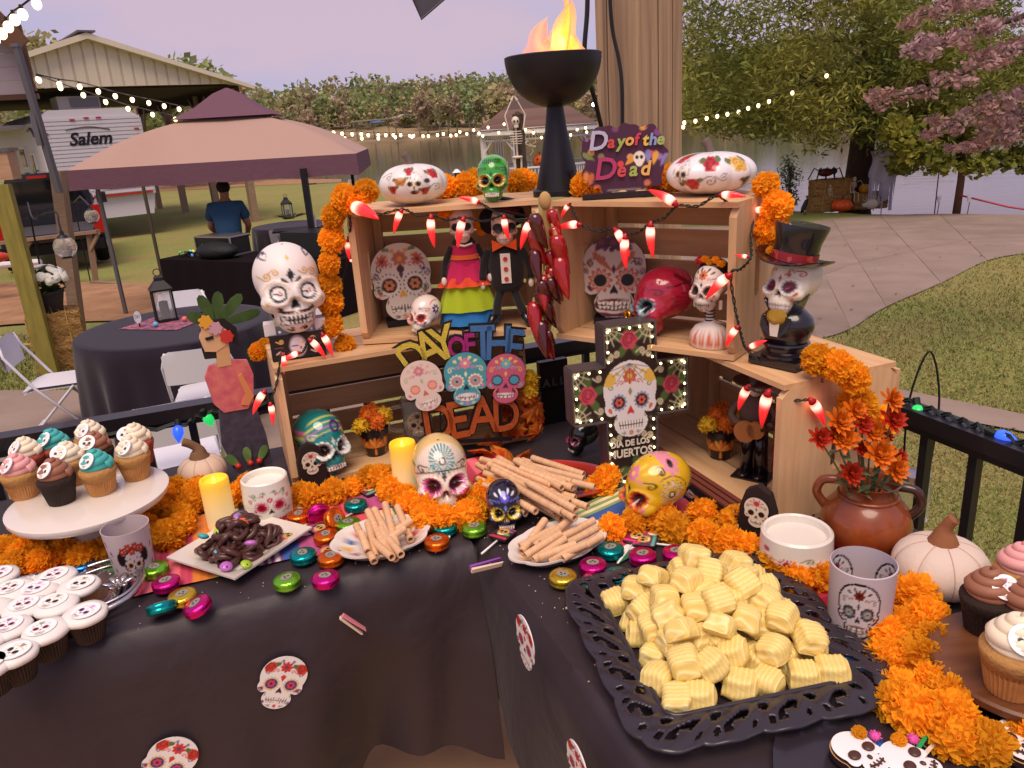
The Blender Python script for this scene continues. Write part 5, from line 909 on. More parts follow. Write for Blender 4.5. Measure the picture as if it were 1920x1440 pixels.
# ---------------------------------------------------------------- garlands and sweets
marig = mat('marigold', 'ffb82c', .8, spec=.15, rnd=.16)
_t = marig.node_tree; _b = _t.nodes['Principled BSDF']; _tl = _t.nodes.new('ShaderNodeBsdfTranslucent'); _ms = _t.nodes.new('ShaderNodeMixShader'); _ms.inputs[0].default_value = .5
_src = [l for l in _t.links if l.to_socket == _b.inputs['Base Color']][0].from_socket; _t.links.new(_src, _tl.inputs[0]); _t.links.new(_b.outputs[0], _ms.inputs[1]); _t.links.new(_tl.outputs[0], _ms.inputs[2]); _t.links.new(_ms.outputs[0], _t.nodes['Material Output'].inputs[0])
def pom(seed, R=.029, n=300, mt=None, jag=.1, squash=.88):
    g = np.random.default_rng(seed); m = MB(); i = np.arange(n); z = 1 - 2 * (i + .5) / n; a = i * 2.39996; m.sph((0, 0, 0), R * .8, 12, 9)
    for k in range(n):
        s = math.sqrt(1 - z[k] ** 2); nn = np.array([s * math.cos(a[k]), s * math.sin(a[k]), z[k]]) + g.normal(size=3) * .12; nn /= np.linalg.norm(nn); u = np.cross(nn, g.normal(size=3)); u /= np.linalg.norm(u); v = np.cross(nn, u); w_ = R * g.uniform(.11, .2); rr = R * g.uniform(.93, 1.07)
        V = [nn * R * .5 - u * w_ * .4, nn * R * .5 + u * w_ * .4]; V += [nn * rr * .84 + u * w_ * q + v * w_ * (.35 if q == 0 else 0) for q in (-.9, 0, .9)]; V += [nn * rr * (1 + jag * g.normal() * .6) + u * w_ * q * 1.1 + v * w_ * (.2 + .5 * g.random()) for q in (-.9, 0, .9)]
        m.add(V, [(0, 2, 3), (0, 3, 1), (1, 3, 4), (2, 5, 6, 3), (3, 6, 7, 4)])
    m.v = [q * (1, 1, squash) for q in m.v]; return m.mesh('marigold', [mt or marig])
POMS = [pom(s) for s in (1, 2, 3, 4)]
def garland(lab, pts, step=.042, s=1.17, string=True, jit=.006):
    P = resample(arcpts(pts, len(pts) * 8), step * s); t = thing('marigold_garland', lab, 'garland', P[0]); 
    if string: ob('string', MB().tube(P - P[0], .0025, 5), mat('green_string', '3a4a24', .8), t)
    for q in P: k = s * rng.uniform(.86, 1.14); ob('marigold', POMS[rng.integers(4)], [], t, q - P[0] + rng.normal(size=3) * jit, tuple(rng.uniform(0, 6.28, 3)), k)
    return t
def tp(L, dz=.024): return [at(a, b, TZ + dz) for a, b in L]
garland('orange marigold garland heaped under the white cake stand', tp([(-50, 1050), (0, 1020), (30, 1060), (60, 1010), (80, 1055), (110, 1000), (135, 1045), (165, 1040), (195, 1028)])); garland('orange marigold garland in front of the white pumpkin', tp([(280, 985), (300, 940), (335, 915), (372, 915), (355, 950), (315, 968), (345, 975), (318, 1008)])); garland('short marigold garland between the candle and skull mug', tp([(442, 925), (455, 915), (470, 905)]))
garland('orange marigold garland curving in front of the lower crate', tp([(560, 925), (578, 935), (612, 925), (645, 915), (680, 902), (715, 900), (738, 925), (765, 945), (800, 962)])); garland('short marigold garland in front of the pink-eyed white skull', tp([(798, 972), (843, 974), (880, 970), (886, 935), (915, 927)]))
garland('orange marigold garland sweeping past the yellow skull', tp([(1148, 985), (1195, 980), (1240, 978), (1275, 995), (1315, 1003), (1355, 1018), (1395, 1030), (1430, 1045), (1465, 1065), (1500, 1080), (1540, 1072)])); garland('marigold garland behind the yellow skull by the ribbon box', tp([(1325, 962), (1355, 972), (1385, 980)])); garland('two marigolds beside the cross foot', tp([(1120, 905), (1140, 895)]))
garland('thick marigold garland beside the skull glass', tp([(1655, 1110), (1700, 1125), (1750, 1150), (1715, 1165), (1690, 1190), (1650, 1215), (1700, 1240), (1735, 1225), (1752, 1205)])); garland('thick marigold garland along the wooden cupcake board', tp([(1735, 1240), (1748, 1275), (1725, 1290), (1685, 1285), (1672, 1330), (1715, 1345)])); garland('marigold garland at the front corner of the table', tp([(1765, 1305), (1790, 1335), (1765, 1365), (1822, 1372), (1790, 1392), (1850, 1390)])); garland('single loose marigold at the table corner by the cookies', tp([(1915, 1375), (1935, 1370)]))
garland('marigold garland hanging down the side of the upper crate', [fL(*q) + (-.015, -.02, 0) for q in ((700, 360), (665, 375), (645, 395), (638, 425), (632, 450), (640, 480), (630, 515), (636, 550), (634, 590), (652, 620), (662, 640))], .046, 1.1); garland('marigolds tucked behind the painted pumpkin on the upper crate', [at(a, b, ZTOP + .02) for a, b in ((835, 355), (870, 352), (900, 345))]); garland('marigolds between the green skull and flame bowl', [at(a, b, ZTOP + .02) for a, b in ((970, 340), (992, 332))]); garland('marigold at the foot of the carved letter sign', [at(a, b, ZTOP + .02) for a, b in ((1098, 350), (1110, 346))]); garland('marigold between the letter sign and painted pumpkin', [at(a, b, ZTOP + .02) for a, b in ((1240, 345), (1262, 340))])
garland('marigold garland falling behind the top hat bust', [fR(*q, .12) for q in ((1425, 350), (1452, 362), (1472, 385), (1470, 410), (1455, 425))], .046, 1.1); garland('marigold garland trailing from the top hat bust down the crate', [at(1532, 676, ZU + .03), at(1565, 690, ZU + .03)] + [hit(*q, tl(0, -.262), e2) for q in ((1592, 712), (1608, 735), (1618, 765), (1632, 790))], .042, 1.2); garland('marigold beside the skull figure box', [atY(490, 655, 1.95), atY(500, 648, 1.96)], .03, 1.0)
# cupcakes
def tpt(p, H=.03): return p
LIN = {'vanilla': ('c08a50', 'a8703c', 'b08048'), 'choc': ('2e1c16', '1e120e', '2a1a14'), 'red': ('a04a3a', '8a3a2e', '9a4434')}
def swirlmesh(r0=.031, h=.03):
    m = MB(); t = np.linspace(0, 1, 90); a = t * 3.1 * 2 * PI; rr = r0 * .72 * (1 - t) ** .8 + .001; P = np.stack([rr * np.cos(a), rr * np.sin(a), h * t ** .9 + .004], 1); m.tube(P, .0105 * (1 - .45 * t), 8); m.lathe([(r0 * .8, -.004), (r0 * .95, .004), (r0 * .6, .016), (.004, .024)], 24); return m
SW = swirlmesh(); FROST = {'teal': '3fa8a4', 'white': 'e8d8bc', 'pink': 'e2a09c', 'brown': '946048', 'cream': 'eedcc0'}
_tops = []
for i, (a, b, c) in enumerate((('b8405c', '6a4a9a', 'd88090'), ('1a1216', 'b89a60', '4a3a5a'), ('8a5aa8', 'c08ab8', 'e0b0d0'), ('c83048', '3a8a9a', 'e0a040'))):
    q = Paint('f2ece8', .03); s_ = Paint('f2ece8', .02); sugar(s_, a, INK, None, top=b, top2=c, sw=b, er=.09); _tops.append(s_)
def printdisc(name, r, k, parent, loc, rt, th=.0016, white_='f0eaec'):   # round print of a small sugar skull
    pt = _tops[k % 4]
    class W_:
        def ev(s, U, V): c = pt.ev(U * 1.1, V * 1.1 - .02); e = (np.hypot(U, V - .5) > .47)[:, None]; return np.where(e, np.array(hx(white_)), c)
    return plaque(name, 2 * r, W_(), th, parent, vmat(.5, name='edible_print'), loc, rt, rad_circle(.5), nr=14, nt=32, edge=white_)
_cupm = {}
def cupcake(lab, p, kind, fr, k, rz=0., s=1., group='frosted cupcakes', tilt=(.5, 0, 0), tp_=True):
    t = thing('cupcake', lab, 'cupcake', p, rz, group, s=s); L = LIN[kind]; key = kind
    if key not in _cupm:
        m = MB(); fr_ = lambda rr, a, z: rr * (1 + .035 * np.where(np.arange(a.size) % 2 == 0, 1, -1) * np.clip(z / .02, .4, 1)); m.lathe([(.0235, 0), (.0265, .016), (.0300, .034), (.0335, .047)], 72, fr=fr_, capt=False); _cupm[key] = (m.mesh('liner', [mat('liner_' + kind, L[0], .6, col2=L[1], nsc=40)]), MB().lathe([(.030, .03), (.0345, .046), (.034, .051), (.024, .057), (.001, .059)], 32).mesh('cake', [mat('cake_' + kind, L[2], .9, bump=(160, .8, .004))], True))
    ob('liner', _cupm[key][0], [], t); ob('cake', _cupm[key][1], [], t)
    if ('f', fr) not in _cupm: _cupm[('f', fr)] = SW.mesh('frosting', [mat('frosting_' + fr, FROST[fr], .55, sss=.15)], True)
    f = ob('frosting', _cupm[('f', fr)], [], t, (0, 0, .055))
    if tp_: printdisc('topper', .0165, k, t, (rng.uniform(-.006, .004), -.032, .064), (-.75, 0, rng.uniform(-.3, .3)))
    return t
zp = .868; pc_ = at(167, 930, zp); rp = .158
cs = thing('cake_stand', 'white pedestal cake stand bearing ten cupcakes', 'cake stand', (pc_[0], pc_[1], TZ)); wcer = mat('white_ceramic', 'd8ccc0', .2, coat=.5); h = zp - TZ
ob('plate', MB().lathe([(.02, h - .022), (rp * .6, h - .02), (rp * .97, h - .016), (rp, h - .008), (rp, h - .001), (rp * .97, h + .001), (.01, h)], 64), wcer, cs, smooth=35); ob('foot', MB().lathe([(.075, 0), (.078, .008), (.06, .03), (.035, .06), (.03, h - .03), (.05, h - .02)], 40), wcer, cs, smooth=50)
CK = [(48, 930, 'vanilla', 'pink', 'pink frosted cupcake with pale topper at the stand edge', 2), (117, 940, 'choc', 'brown', 'chocolate cupcake with brown swirl at the front of the stand', 1), (193, 922, 'vanilla', 'teal', 'vanilla cupcake with teal swirl and red skull topper, front of stand', 3), (258, 895, 'vanilla', 'white', 'vanilla cupcake with white swirl at the stand edge nearest the pumpkin', 1), (140, 905, 'vanilla', 'cream', 'cream swirled cupcake behind the chocolate one', 2), (190, 885, 'choc', 'brown', 'brown swirled cupcake behind the teal one', 1), (62, 895, 'red', 'cream', 'cream frosted red velvet cupcake behind the pink one', 2), (112, 878, 'red', 'teal', 'teal swirled cupcake at the back of the stand', 2), (180, 860, 'vanilla', 'white', 'white swirled cupcake at the back with lilac topper', 2), (265, 868, 'red', 'white', 'white swirled cupcake at the back, nearest the railing lights', 1)]
for x, y, k, f, l, tt in CK: cupcake(l, at(x, y, zp + .001), k, f, tt, rng.uniform(-.4, .4), 1.08)
# silver tray of iced cupcakes
tc_ = at(18, 1168, TZ); _tt = at(272, 1100, TZ) - tc_; sil = mat('silver', 'b8b2b4', .25, metal=.95, bump=(60, .2, .003)); t = thing('silver_tray', 'ornate oval silver tray with openwork handle', 'tray', tc_, math.atan2(_tt[1], _tt[0]), s=np.linalg.norm(_tt) / .285); a = np.linspace(0, 2 * PI, 80, endpoint=False)
X = np.array([[(r_ * .235 * math.cos(q), r_ * .172 * math.sin(q), z_) for q in a] for r_, z_ in ((.02, .006), (.84, .006), (.9, .012), (.97, .022), (1, .024), (1.01, .02), (.97, .016), (.85, .0), (.02, 0))]); ob('dish', MB().grid(X, wrap=True), sil, t, smooth=40)
hp_ = arcpts([(.15, .135, .022), (.22, .125, .03), (.275, .06, .034), (.285, -.02, .034), (.255, -.085, .03), (.19, -.11, .024)], 40); ob('handle', MB().tube(hp_, .007, 8), sil, t, smooth=True); ob('handle', MB().tube(hp_ * (.92, .75, 1) + (.015, 0, 0), .0045, 8), sil, t, smooth=True)
fl_ = ob('flower_boss', MB().sph((.232, 0, .032), .009, 10, 6), sil, t, smooth=True)
for k in range(6): ob('petal', MB().sph((0, 0, 0), (.018, .01, .005), 10, 6), sil, fl_, (.232 + .02 * math.cos(k * PI / 3), .02 * math.sin(k * PI / 3), .03), (0, -.3, k * PI / 3), smooth=True)
for k in range(34): q = (k + .5) / 34 * 2 * PI; ob('bead', MB().sph((.233 * math.cos(q), .17 * math.sin(q), .024), .0045, 6, 4), sil, t)
for i, (x, y) in enumerate([(103, 1080), (146, 1097), (68, 1105), (24, 1103), (46, 1135), (105, 1131), (158, 1148), (84, 1180), (14, 1175), (24, 1222), (-22, 1140), (-28, 1195), (-5, 1078), (-35, 1090), (-25, 1245)]):
    p = at(x, y, TZ + .058); p[2] = TZ + .0065; lab = ['top centre', 'top right', 'second from the top', 'upper left', 'middle', 'centre with red rose print', 'rightmost, with cherry-red eyes', 'lower right, with tan print', 'lower left, with red print', 'lowest, with orange eyes', 'left edge, middle', 'left edge, lower', 'upper edge', 'far upper left', 'cut off at lower left'][i]
    k = 'vanilla' if i in (1, 2, 3, 12) else 'choc'; t = thing('iced_cupcake', f'flat white iced cupcake with skull print on the silver tray, {lab}', 'cupcake', p, rng.uniform(-.5, .5), 'white iced cupcakes'); ob('liner', _cupm[k][0], [], t, s=(.98, .98, .92)); 
    if 'ice' not in _cupm: _cupm['ice'] = MB().lathe([(.030, .038), (.036, .042), (.0375, .047), (.035, .0525), (.022, .0555), (.0005, .0562)], 36, fr=lambda rr, a, z: rr * (1 + .018 * np.sin(3 * a + 1) + .012 * np.sin(7 * a))).mesh('icing', [mat('white_icing', 'e4dcd6', .5, sss=.1)], True)
    ic = ob('icing', _cupm['ice'], [], t); q = printdisc('print', .024, i, t, (0, -.0, .0572), (0, 0, 0), .001, 'e4dcd6'); q.rotation_euler = (-PI / 2, 0, rng.uniform(-.3, .3)); q.location = (0, -.024, .0568)
# foil-wrapped cookies
FO = {'teal': '189a98', 'pink': 'd81c80', 'green': '7ec83a', 'orange': 'ea6a1c', 'gold': 'd8b43a', 'blue': '2a78d8'}
cm_ = {}
for c, hxc in FO.items():
    pr = [(.004, 0), (.021, .0005), (.0255, .004), (.026, .008), (.0242, .010), (.0262, .0125), (.0255, .0175), (.021, .0205), (.004, .021)]; m = MB().lathe(pr, 48, fr=lambda rr, a, z: rr * (1 + .012 * np.sin(17 * a + z * 900) * (np.abs(z - .0105) < .009)))
    cm_[c] = m.mesh('foil', [mat('foil_' + c, hxc, .24, metal=.85, bump=(90, .45, .004))], True)
def oreo(c, px, py, i, tilt=(0, 0), lab=None, z=TZ + .004):
    p = at(px, py + 8, z); t = thing('foil_cookie', lab or f'{c} foil-wrapped cookie', 'cookie', p, 0, c + ' foil cookies', r=(tilt[0], tilt[1], rng.uniform(0, 6))); ob('wrapper', cm_[c], [], t)
    m = MB(); m.lathe([(.0105, .0209), (.0105, .0217), (.001, .0218)], 16, fr=lambda rr, a, z: rr * (1 + .12 * np.cos(2 * a))); d = ob('skull_print', m, mat('print_grey', '8a8478', .6), t)
    for x, y in ((-.004, .001), (.004, .001), (0, -.004)): ob('print_mark', MB().lathe([(.0022, .0218), (.0001, .0222)], 8, T=TR((x, y, 0))), mat('print_ink', '1c1a20', .6), d)
for i, (c, x, y, l) in enumerate([('green', 540, 1092, 'at the front edge of the table'), ('pink', 612, 1088, 'at the front edge beside the green one'), ('teal', 570, 1044, 'beside the plate corner'), ('orange', 622, 1049, 'beside the teal one near the wafer dish'), ('orange', 613, 1008, 'above its twin near the lollipop'), ('orange', 562, 969, 'in front of the skull mug'), ('teal', 668, 948, 'behind the wafer dish'), ('green', 655, 985, 'against the wafer dish rim'), ('teal', 835, 991, 'in front of the pink-eyed skull'), ('green', 890, 993, 'before the dark blue skull'), ('orange', 820, 1018, 'nearest the wafer dish on the bare cloth'), ('teal', 1145, 1034, 'beside the scalloped wafer dish'), ('pink', 1205, 1046, 'left of its twin on the blue stripe'), ('pink', 1268, 1041, 'on the blue serape stripe'), ('pink', 1112, 1064, 'just before the scalloped dish'), ('teal', 1158, 1084, 'by the filigree tray corner'), ('gold', 1056, 1086, 'at the edge by the open lollipop'), ('green', 293, 1070, 'under the painted glass'), ('pink', 314, 1096, 'on the serape edge'), ('gold', 345, 1122, 'between teal and pink ones'), ('blue', 1622, 1407, 'at the front corner'), ('blue', 158, 1062, 'behind the iced cupcakes')]): oreo(c, x, y, i, lab=f'{c} foil-wrapped cookie {l}')
oreo('teal', 305, 1143, 40, (.55, -.1), 'teal foil-wrapped cookie leaning on the gold one', TZ + .012); oreo('pink', 376, 1138, 41, (.25, .2), 'pink foil-wrapped cookie tipped beside the gold one', TZ + .006); oreo('pink', 600, 962, 42, (1.1, .3), 'pink foil-wrapped cookie standing on edge', TZ + .018); oreo('orange', 622, 970, 43, (1.0, -.2), 'orange foil-wrapped cookie standing on edge beside the pink one', TZ + .018)
# lollipops
def lolly(x, y, sx, sy, lab, k=0):
    p = at(x, y, TZ + .006); q = at(sx, sy, TZ + .006); d = q - p; rz = math.atan2(d[1], d[0]); t = thing('lollipop', lab, 'lollipop', p, rz); ob('stick', MB().tube([(0, 0, .003), (np.linalg.norm(d), 0, .002)], .0022, 8), white, t, smooth=True)
    pa = Paint(('7a2040', '2a2430', '5a2a4a')[k % 3], .04); pa.ell(0, .56, .27, .3, 'c8a058'); pa.ell(-.1, .58, .08, .09, INK).ell(.1, .58, .08, .09, INK).ell(0, .44, .03, .04, INK); pa.line([(-.14, .33), (.14, .33)], .03, 'e8dcb8'); pa.line([(-.4, .12), (.4, .12)], .06, ('d83080', 'c03048', '4ab0a0')[k % 3]); pa.line([(-.42, .9), (.42, .9)], .04, 'c8506a'); pa.poly(tear(.2, .3, .25, .08, .8), '78a850'); pa.flower(-.3, .75, .09, 5, 'd84a5a'); pa.flower(.32, .7, .08, 5, '9a5ab0')
    o = plaque('wrapper', .046, pa, .005, t, vmat(.3, .3, name='candy_wrapper'), (-.004, -.0, .005), (0, 0, 0), rad_box(.46, .5), nr=16, nt=40, dome=.003); o.rotation_euler = (-PI / 2, 0, PI / 2); o.location = (.02, 0, .006)
for i, a in enumerate([(848, 982, 842, 1010, 'lollipop with white stick in front of the pink-eyed skull'), (942, 1008, 903, 1040, 'lollipop with pink wrapper before the dark blue skull'), (1105, 1100, 1062, 1143, 'lollipop with bright skull wrapper lying by the gold cookie'), (1192, 1015, 1158, 1058, 'lollipop lying between teal and pink cookies'), (1318, 1055, 1270, 1072, 'lollipop near the garland and pink cookie'), (1212, 1020, 1290, 1028, 'lollipop pointing toward the garland'), (620, 1040, 672, 1044, 'lollipop beside the orange cookies'), (605, 995, 668, 960, 'lollipop leaning against the wafer dish'), (695, 925, 735, 945, 'lollipop under the garland by the yellow candle'), (1515, 1140, 1532, 1195, 'lollipop beside the skull glass on the red cloth'), (1602, 1205, 1535, 1198, 'lollipop pointing at the filigree tray'), (1722, 1320, 1735, 1290, 'lollipop buried in the thick marigolds'), (548, 1010, 590, 1000, 'lollipop near the pretzel plate corner')]): lolly(*a, k=i)
# square plate of pretzels
q = [at(*e, TZ + .02) for e in ((312, 1048), (440, 1088), (588, 992), (462, 962))]; c = sum(q) / 4; rz = math.atan2(*(q[1] - q[0])[1::-1]); L1 = np.linalg.norm(q[1] - q[0]); L2 = np.linalg.norm(q[2] - q[1]); t = thing('square_plate', 'white square plate heaped with chocolate pretzels', 'plate', (c[0], c[1], TZ + .004), rz)
sq = lambda s, z: [(x * L1 / 2 * s, y * L2 / 2 * s, z) for x, y in ((-1, -1), (0, -1.0), (1, -1), (1, 0), (1, 1), (0, 1), (-1, 1), (-1, 0))]
ob('dish', MB().grid(np.array([sq(.02, .008), sq(.64, .008), sq(.68, .011), sq(.97, .02), sq(1, .021), sq(1, .017), sq(.68, .004), sq(.6, 0), sq(.02, 0)]), wrap=True), wcer, t, smooth=30)
choc = mat('milk_chocolate', '4a2a24', .4, coat=.2, rnd=.12); th = np.linspace(0, 2 * PI, 60, endpoint=False)
pm = MB(); pm.tube(np.stack([.0185 * np.cos(th) * (1 + .12 * np.cos(3 * th)), .0155 * np.sin(th) * (1 - .1 * np.sin(th)), 0 * th], 1), .0062, 8, close=True); pm.tube([(-.01, -.012, 0), (0, .002, .003), (.011, .012, 0)], .0055, 7); pm.tube([(.01, -.012, 0), (0, .002, -.003), (-.011, .012, 0)], .0055, 7); pm = pm.mesh('pretzel', [choc], True)
g = np.random.default_rng(14); cr_, sr_ = math.cos(rz), math.sin(rz)
for i in range(84):
    lay = 0 if i < 32 else (1 if i < 56 else (2 if i < 74 else 3)); w_ = (1 - lay * .22) * .3; x, y = g.uniform(-1, 1, 2) * (L1 * w_, L2 * w_); tag(ob('pretzel', pm, [], None, (c[0] + x * cr_ - y * sr_, c[1] + x * sr_ + y * cr_, TZ + .018 + lay * .015 + g.random() * .006), (g.normal() * .55, g.normal() * .55, g.uniform(0, 6))), 'chocolate-covered pretzel heaped on the square white plate', 'pretzel', 'chocolate pretzels')
for x, y, cl, l in ((381, 1005, '38a0a0', 'teal monster candy at the pretzel heap corner'), (412, 997, 'a8c838', 'lime candy eye high on the pretzel heap'), (410, 1036, '48b0b0', 'teal candy lying among the pretzels'), (424, 1062, 'b060b0', 'purple candy near the front plate rim'), (462, 1058, 'a0c030', 'lime candy near the front plate rim'), (470, 1018, 'b86ab8', 'purple candy half under a pretzel'), (458, 978, 'f06028', 'orange pumpkin candy on top of the heap'), (438, 982, 'f06028', 'orange oval candy on top of the heap'), (448, 970, 'a070c0', 'violet candy at the back of the heap')):
    z = TZ + .03 + (.045 if y < 990 else .025 if y < 1025 else 0); t = thing('candy', l, 'candy', at(x, y, z)); ob('shell', MB().sph((0, 0, 0), (.0125, .0115, .006), 14, 8), mat('candy_' + cl, cl, .35, coat=.3), t, r=(.5, .1, rng.uniform(0, 3)), smooth=True)
    for e in (-1, 1): ob('dot_eye', MB().sph((e * .004, -.004, .0055), .0018, 6, 4), mat('print_ink', '1c1a20'), t, r=(.5, 0, 0))
# rolled wafers
waf = mat('wafer', 'dcb48c', .75, col2='cc9c74', nsc=5, nst=(60, 1, 1), bump=(80, .4, .003), rnd=.07); wm_ = MB(); n = 26
wm_.tube([(x, 0, 0) for x in np.linspace(0, .125, n)], [.0062 + .0004 * (k % 2) for k in range(n)], 10, cap=False); wm_.tube([(x, 0, 0) for x in np.linspace(.125, 0, 6)], [.0044] * 6, 10, cap=False); wm_.lathe([(.0044, 0), (.0062, 0)], 10, T=TR(r=(0, PI / 2, 0)), capb=False, capt=False); wm_.lathe([(.0062, .125), (.0044, .125)], 10, T=TR(r=(0, PI / 2, 0)), capb=False, capt=False); wafm = wm_.mesh('rolled_wafer', [waf], 40)
def waf_at(x, y, x2, y2, z1, z2, lab, grp, L=None):
    p = at(x, y, z1); q = at(x2, y2, z2); d = q - p; Ln = np.linalg.norm(d); o = ob('rolled_wafer', wafm, [], None, p, Vector(d).to_track_quat('X', 'Z').to_euler(), (Ln / .125, 1.22, 1.22)); tag(o, lab, 'wafer', grp)
def dish(lab, px, py, rx, ry, rz, col='c83428', rimc=None, lobes=0, pat=True, h=.028, name='scalloped_dish', cat='dish'):
    p = at(px, py, TZ); t = thing(name, lab, cat, p, rz); k = 96; a = np.linspace(0, 2 * PI, k, endpoint=False); lb = np.ones(k) + (.06 * np.abs(np.cos(lobes * a / 2)) if lobes else 0); m = MB()
    pr = [(.02, .006), (.5, .007), (.66, .011), (.86, h * .8), (.97, h), (1, h), (1.0, h - .004), (.75, .006), (.6, 0), (.02, 0)]; X = np.array([[(rx * r_ * math.cos(q) * l, ry * r_ * math.sin(q) * l, z) for q, l in zip(a, lb)] for r_, z in pr]); U, V = X[..., 0].ravel() / rx, X[..., 1].ravel() / rx
    P = Paint(col, .03); g = np.random.default_rng(int(px))
    if pat:
        for i in range(12): q = i * PI / 6; P.flower(.76 * math.cos(q), .76 * math.sin(q) * ry / rx, .13, 6, ('c8382e', '3a62a8', 'e0a838', '8a3a6a')[i % 4], 'f0e8e0')
        P.ell(0, 0, .45, .45 * ry / rx, 'd8583a', ring=.02)
    cl = P.ev(U, V).reshape(len(pr), k, 3)
    if rimc: cl[3:] = hx(rimc)
    ob('bowl', MB().grid(X, wrap=True, col=cl), vmat(.2, .5, name='glazed_dish'), t, smooth=40); return p
dish('scalloped painted dish of wafers left of the garland', 717, 1025, .098, .078, EA, 'e0d4cc', 'ddd2ca', 8); dish('scalloped painted dish of wafers by the purple clip', 1047, 1035, .105, .068, EA + .2, 'e0d4cc', 'ddd2ca', 8); dish('red rimmed black oval platter under the wafer pile', 1020, 915, .165, .105, EA - .45, '2a1c1e', 'c03020', 0, False, .024, 'oval_platter', 'platter')
for i, (x, y, x2, y2) in enumerate([(668, 985, 702, 1053), (690, 958, 725, 1035), (702, 955, 740, 1030), (722, 945, 745, 1028), (745, 950, 770, 1012), (760, 990, 700, 1030), (735, 1045, 700, 1015), (752, 1040, 720, 1000), (690, 980, 705, 1045), (715, 990, 742, 1048), (772, 975, 735, 1000), (678, 1000, 690, 1035)]): waf_at(x, y, x2, y2, TZ + .05 - .002 * (i % 5), TZ + .026 + .004 * (i % 4), 'rolled wafer stick in the scalloped dish left of the garland', 'wafers in the left dish')
for i, (x, y, x2, y2) in enumerate([(1022, 975, 978, 1035), (1068, 975, 1002, 1025), (1052, 1000, 985, 1042), (1075, 970, 1015, 1020), (1115, 975, 1045, 1012), (1120, 990, 1042, 1030), (1128, 1005, 1055, 1048), (1080, 1020, 1010, 1045), (1100, 1020, 1030, 1050), (1040, 990, 975, 1025), (1060, 1010, 1000, 1050)]): waf_at(x, y, x2, y2, TZ + .042 + .004 * (i % 3), TZ + .024 + .003 * (i % 4), 'rolled wafer stick in the scalloped dish by the purple clip', 'wafers in the right dish')
g = np.random.default_rng(31)
for i in range(46):
    l = i // 15; x = g.uniform(890, 990) + 10 * l; y = g.uniform(866, 925) - 8 * l + (x - 940) * .12; an = g.uniform(.28, .62); Lp = g.uniform(100, 125); waf_at(x, y, x + Lp * math.cos(an), y + Lp * math.sin(an) * .85, TZ + .034 + .017 * l + g.uniform(0, .01), TZ + .03 + .015 * l + g.uniform(0, .008), 'rolled wafer stick piled on the red rimmed platter', 'wafers on the platter')
# filigree tray with yellow cakes
TC = np.array([.292, 1.022, TZ + .012]); TRZ = R_(10.5); t = thing('filigree_tray', 'black openwork scroll-edged tray under the yellow cakes', 'tray', TC, TRZ); iw, ih = .142, .152; blkpl = mat('black_tray', '2b242c', .35, coat=.3)
m = MB(); m.box((0, 0, 0), (2 * iw, 2 * ih, .006)); ob('base', m, blkpl, t); per = []; 
def rrect(a, b, r, n):
    P = []; segs = [(a - r, -b + r, -PI / 2), (a - r, b - r, 0), (-a + r, b - r, PI / 2), (-a + r, -b + r, PI)]
    for cx, cy, s0 in segs: P += [(cx + r * math.cos(s0 + q), cy + r * math.sin(s0 + q)) for q in np.linspace(0, PI / 2, 10)]
    P = np.array(P + [P[0]]); L = np.concatenate([[0], np.cumsum(np.linalg.norm(np.diff(P, axis=0), axis=1))]); u = np.linspace(0, L[-1], n, endpoint=False); return np.stack([np.interp(u, L, P[:, i]) for i in (0, 1)], 1), L[-1]
N_ = 640; inn, _ = rrect(iw, ih, .02, N_); out0, PL = rrect(iw + .062, ih + .062, .065, N_); M_ = 17; s_ = np.arange(N_) / N_; per_ = 18
sc_l = .5 + .5 * np.abs(np.sin(s_ * PI * per_)) ** .6; VV = np.zeros((M_, N_, 3))
for j in range(M_):
    q = j / (M_ - 1); e = inn + (out0 - inn) * (q * (.78 + .22 * sc_l))[:, None]; VV[j, :, :2] = e; VV[j, :, 2] = .013 + .004 * np.sin(q * PI) + .0007 * np.sin(s_ * PI * per_ * 4 + q * 9)
Fs = []; kp = []
for j in range(M_ - 1):
    q = (j + .5) / (M_ - 1)
    for i in range(N_):
        f_ = (s_[i] * per_) % 1; h1 = ((f_ - .5) / .24) ** 2 + ((q - .5 - .14 * math.sin(f_ * 6.28)) / .2) ** 2 < 1; h2 = ((f_ - .02 if f_ < .5 else f_ - 1.02) / .12) ** 2 + ((q - .3) / .13) ** 2 < 1; h3 = ((f_ - .16) / .06) ** 2 + ((q - .72) / .1) ** 2 < 1; h4 = ((f_ - .84) / .06) ** 2 + ((q - .72) / .1) ** 2 < 1
        isl = ((f_ - .52) / .12) ** 2 + ((q - .58) / .09) ** 2 < 1
        if not ((h1 and not isl) or h2 or h3 or h4): Fs.append((j * N_ + i, j * N_ + (i + 1) % N_, (j + 1) * N_ + (i + 1) % N_, (j + 1) * N_ + i))
o = ob('openwork_rim', MB().add(VV.reshape(-1, 3), Fs), blkpl, t, smooth=50); md = o.modifiers.new('s', 'SOLIDIFY'); md.thickness = .005
for j, (a_, b_) in enumerate(((inn, inn),)): ob('inner_lip', MB().tube(np.concatenate([a_[::6], np.full((len(a_[::6]), 1), .017)], 1), .004, 7, close=True), blkpl, t, smooth=True)
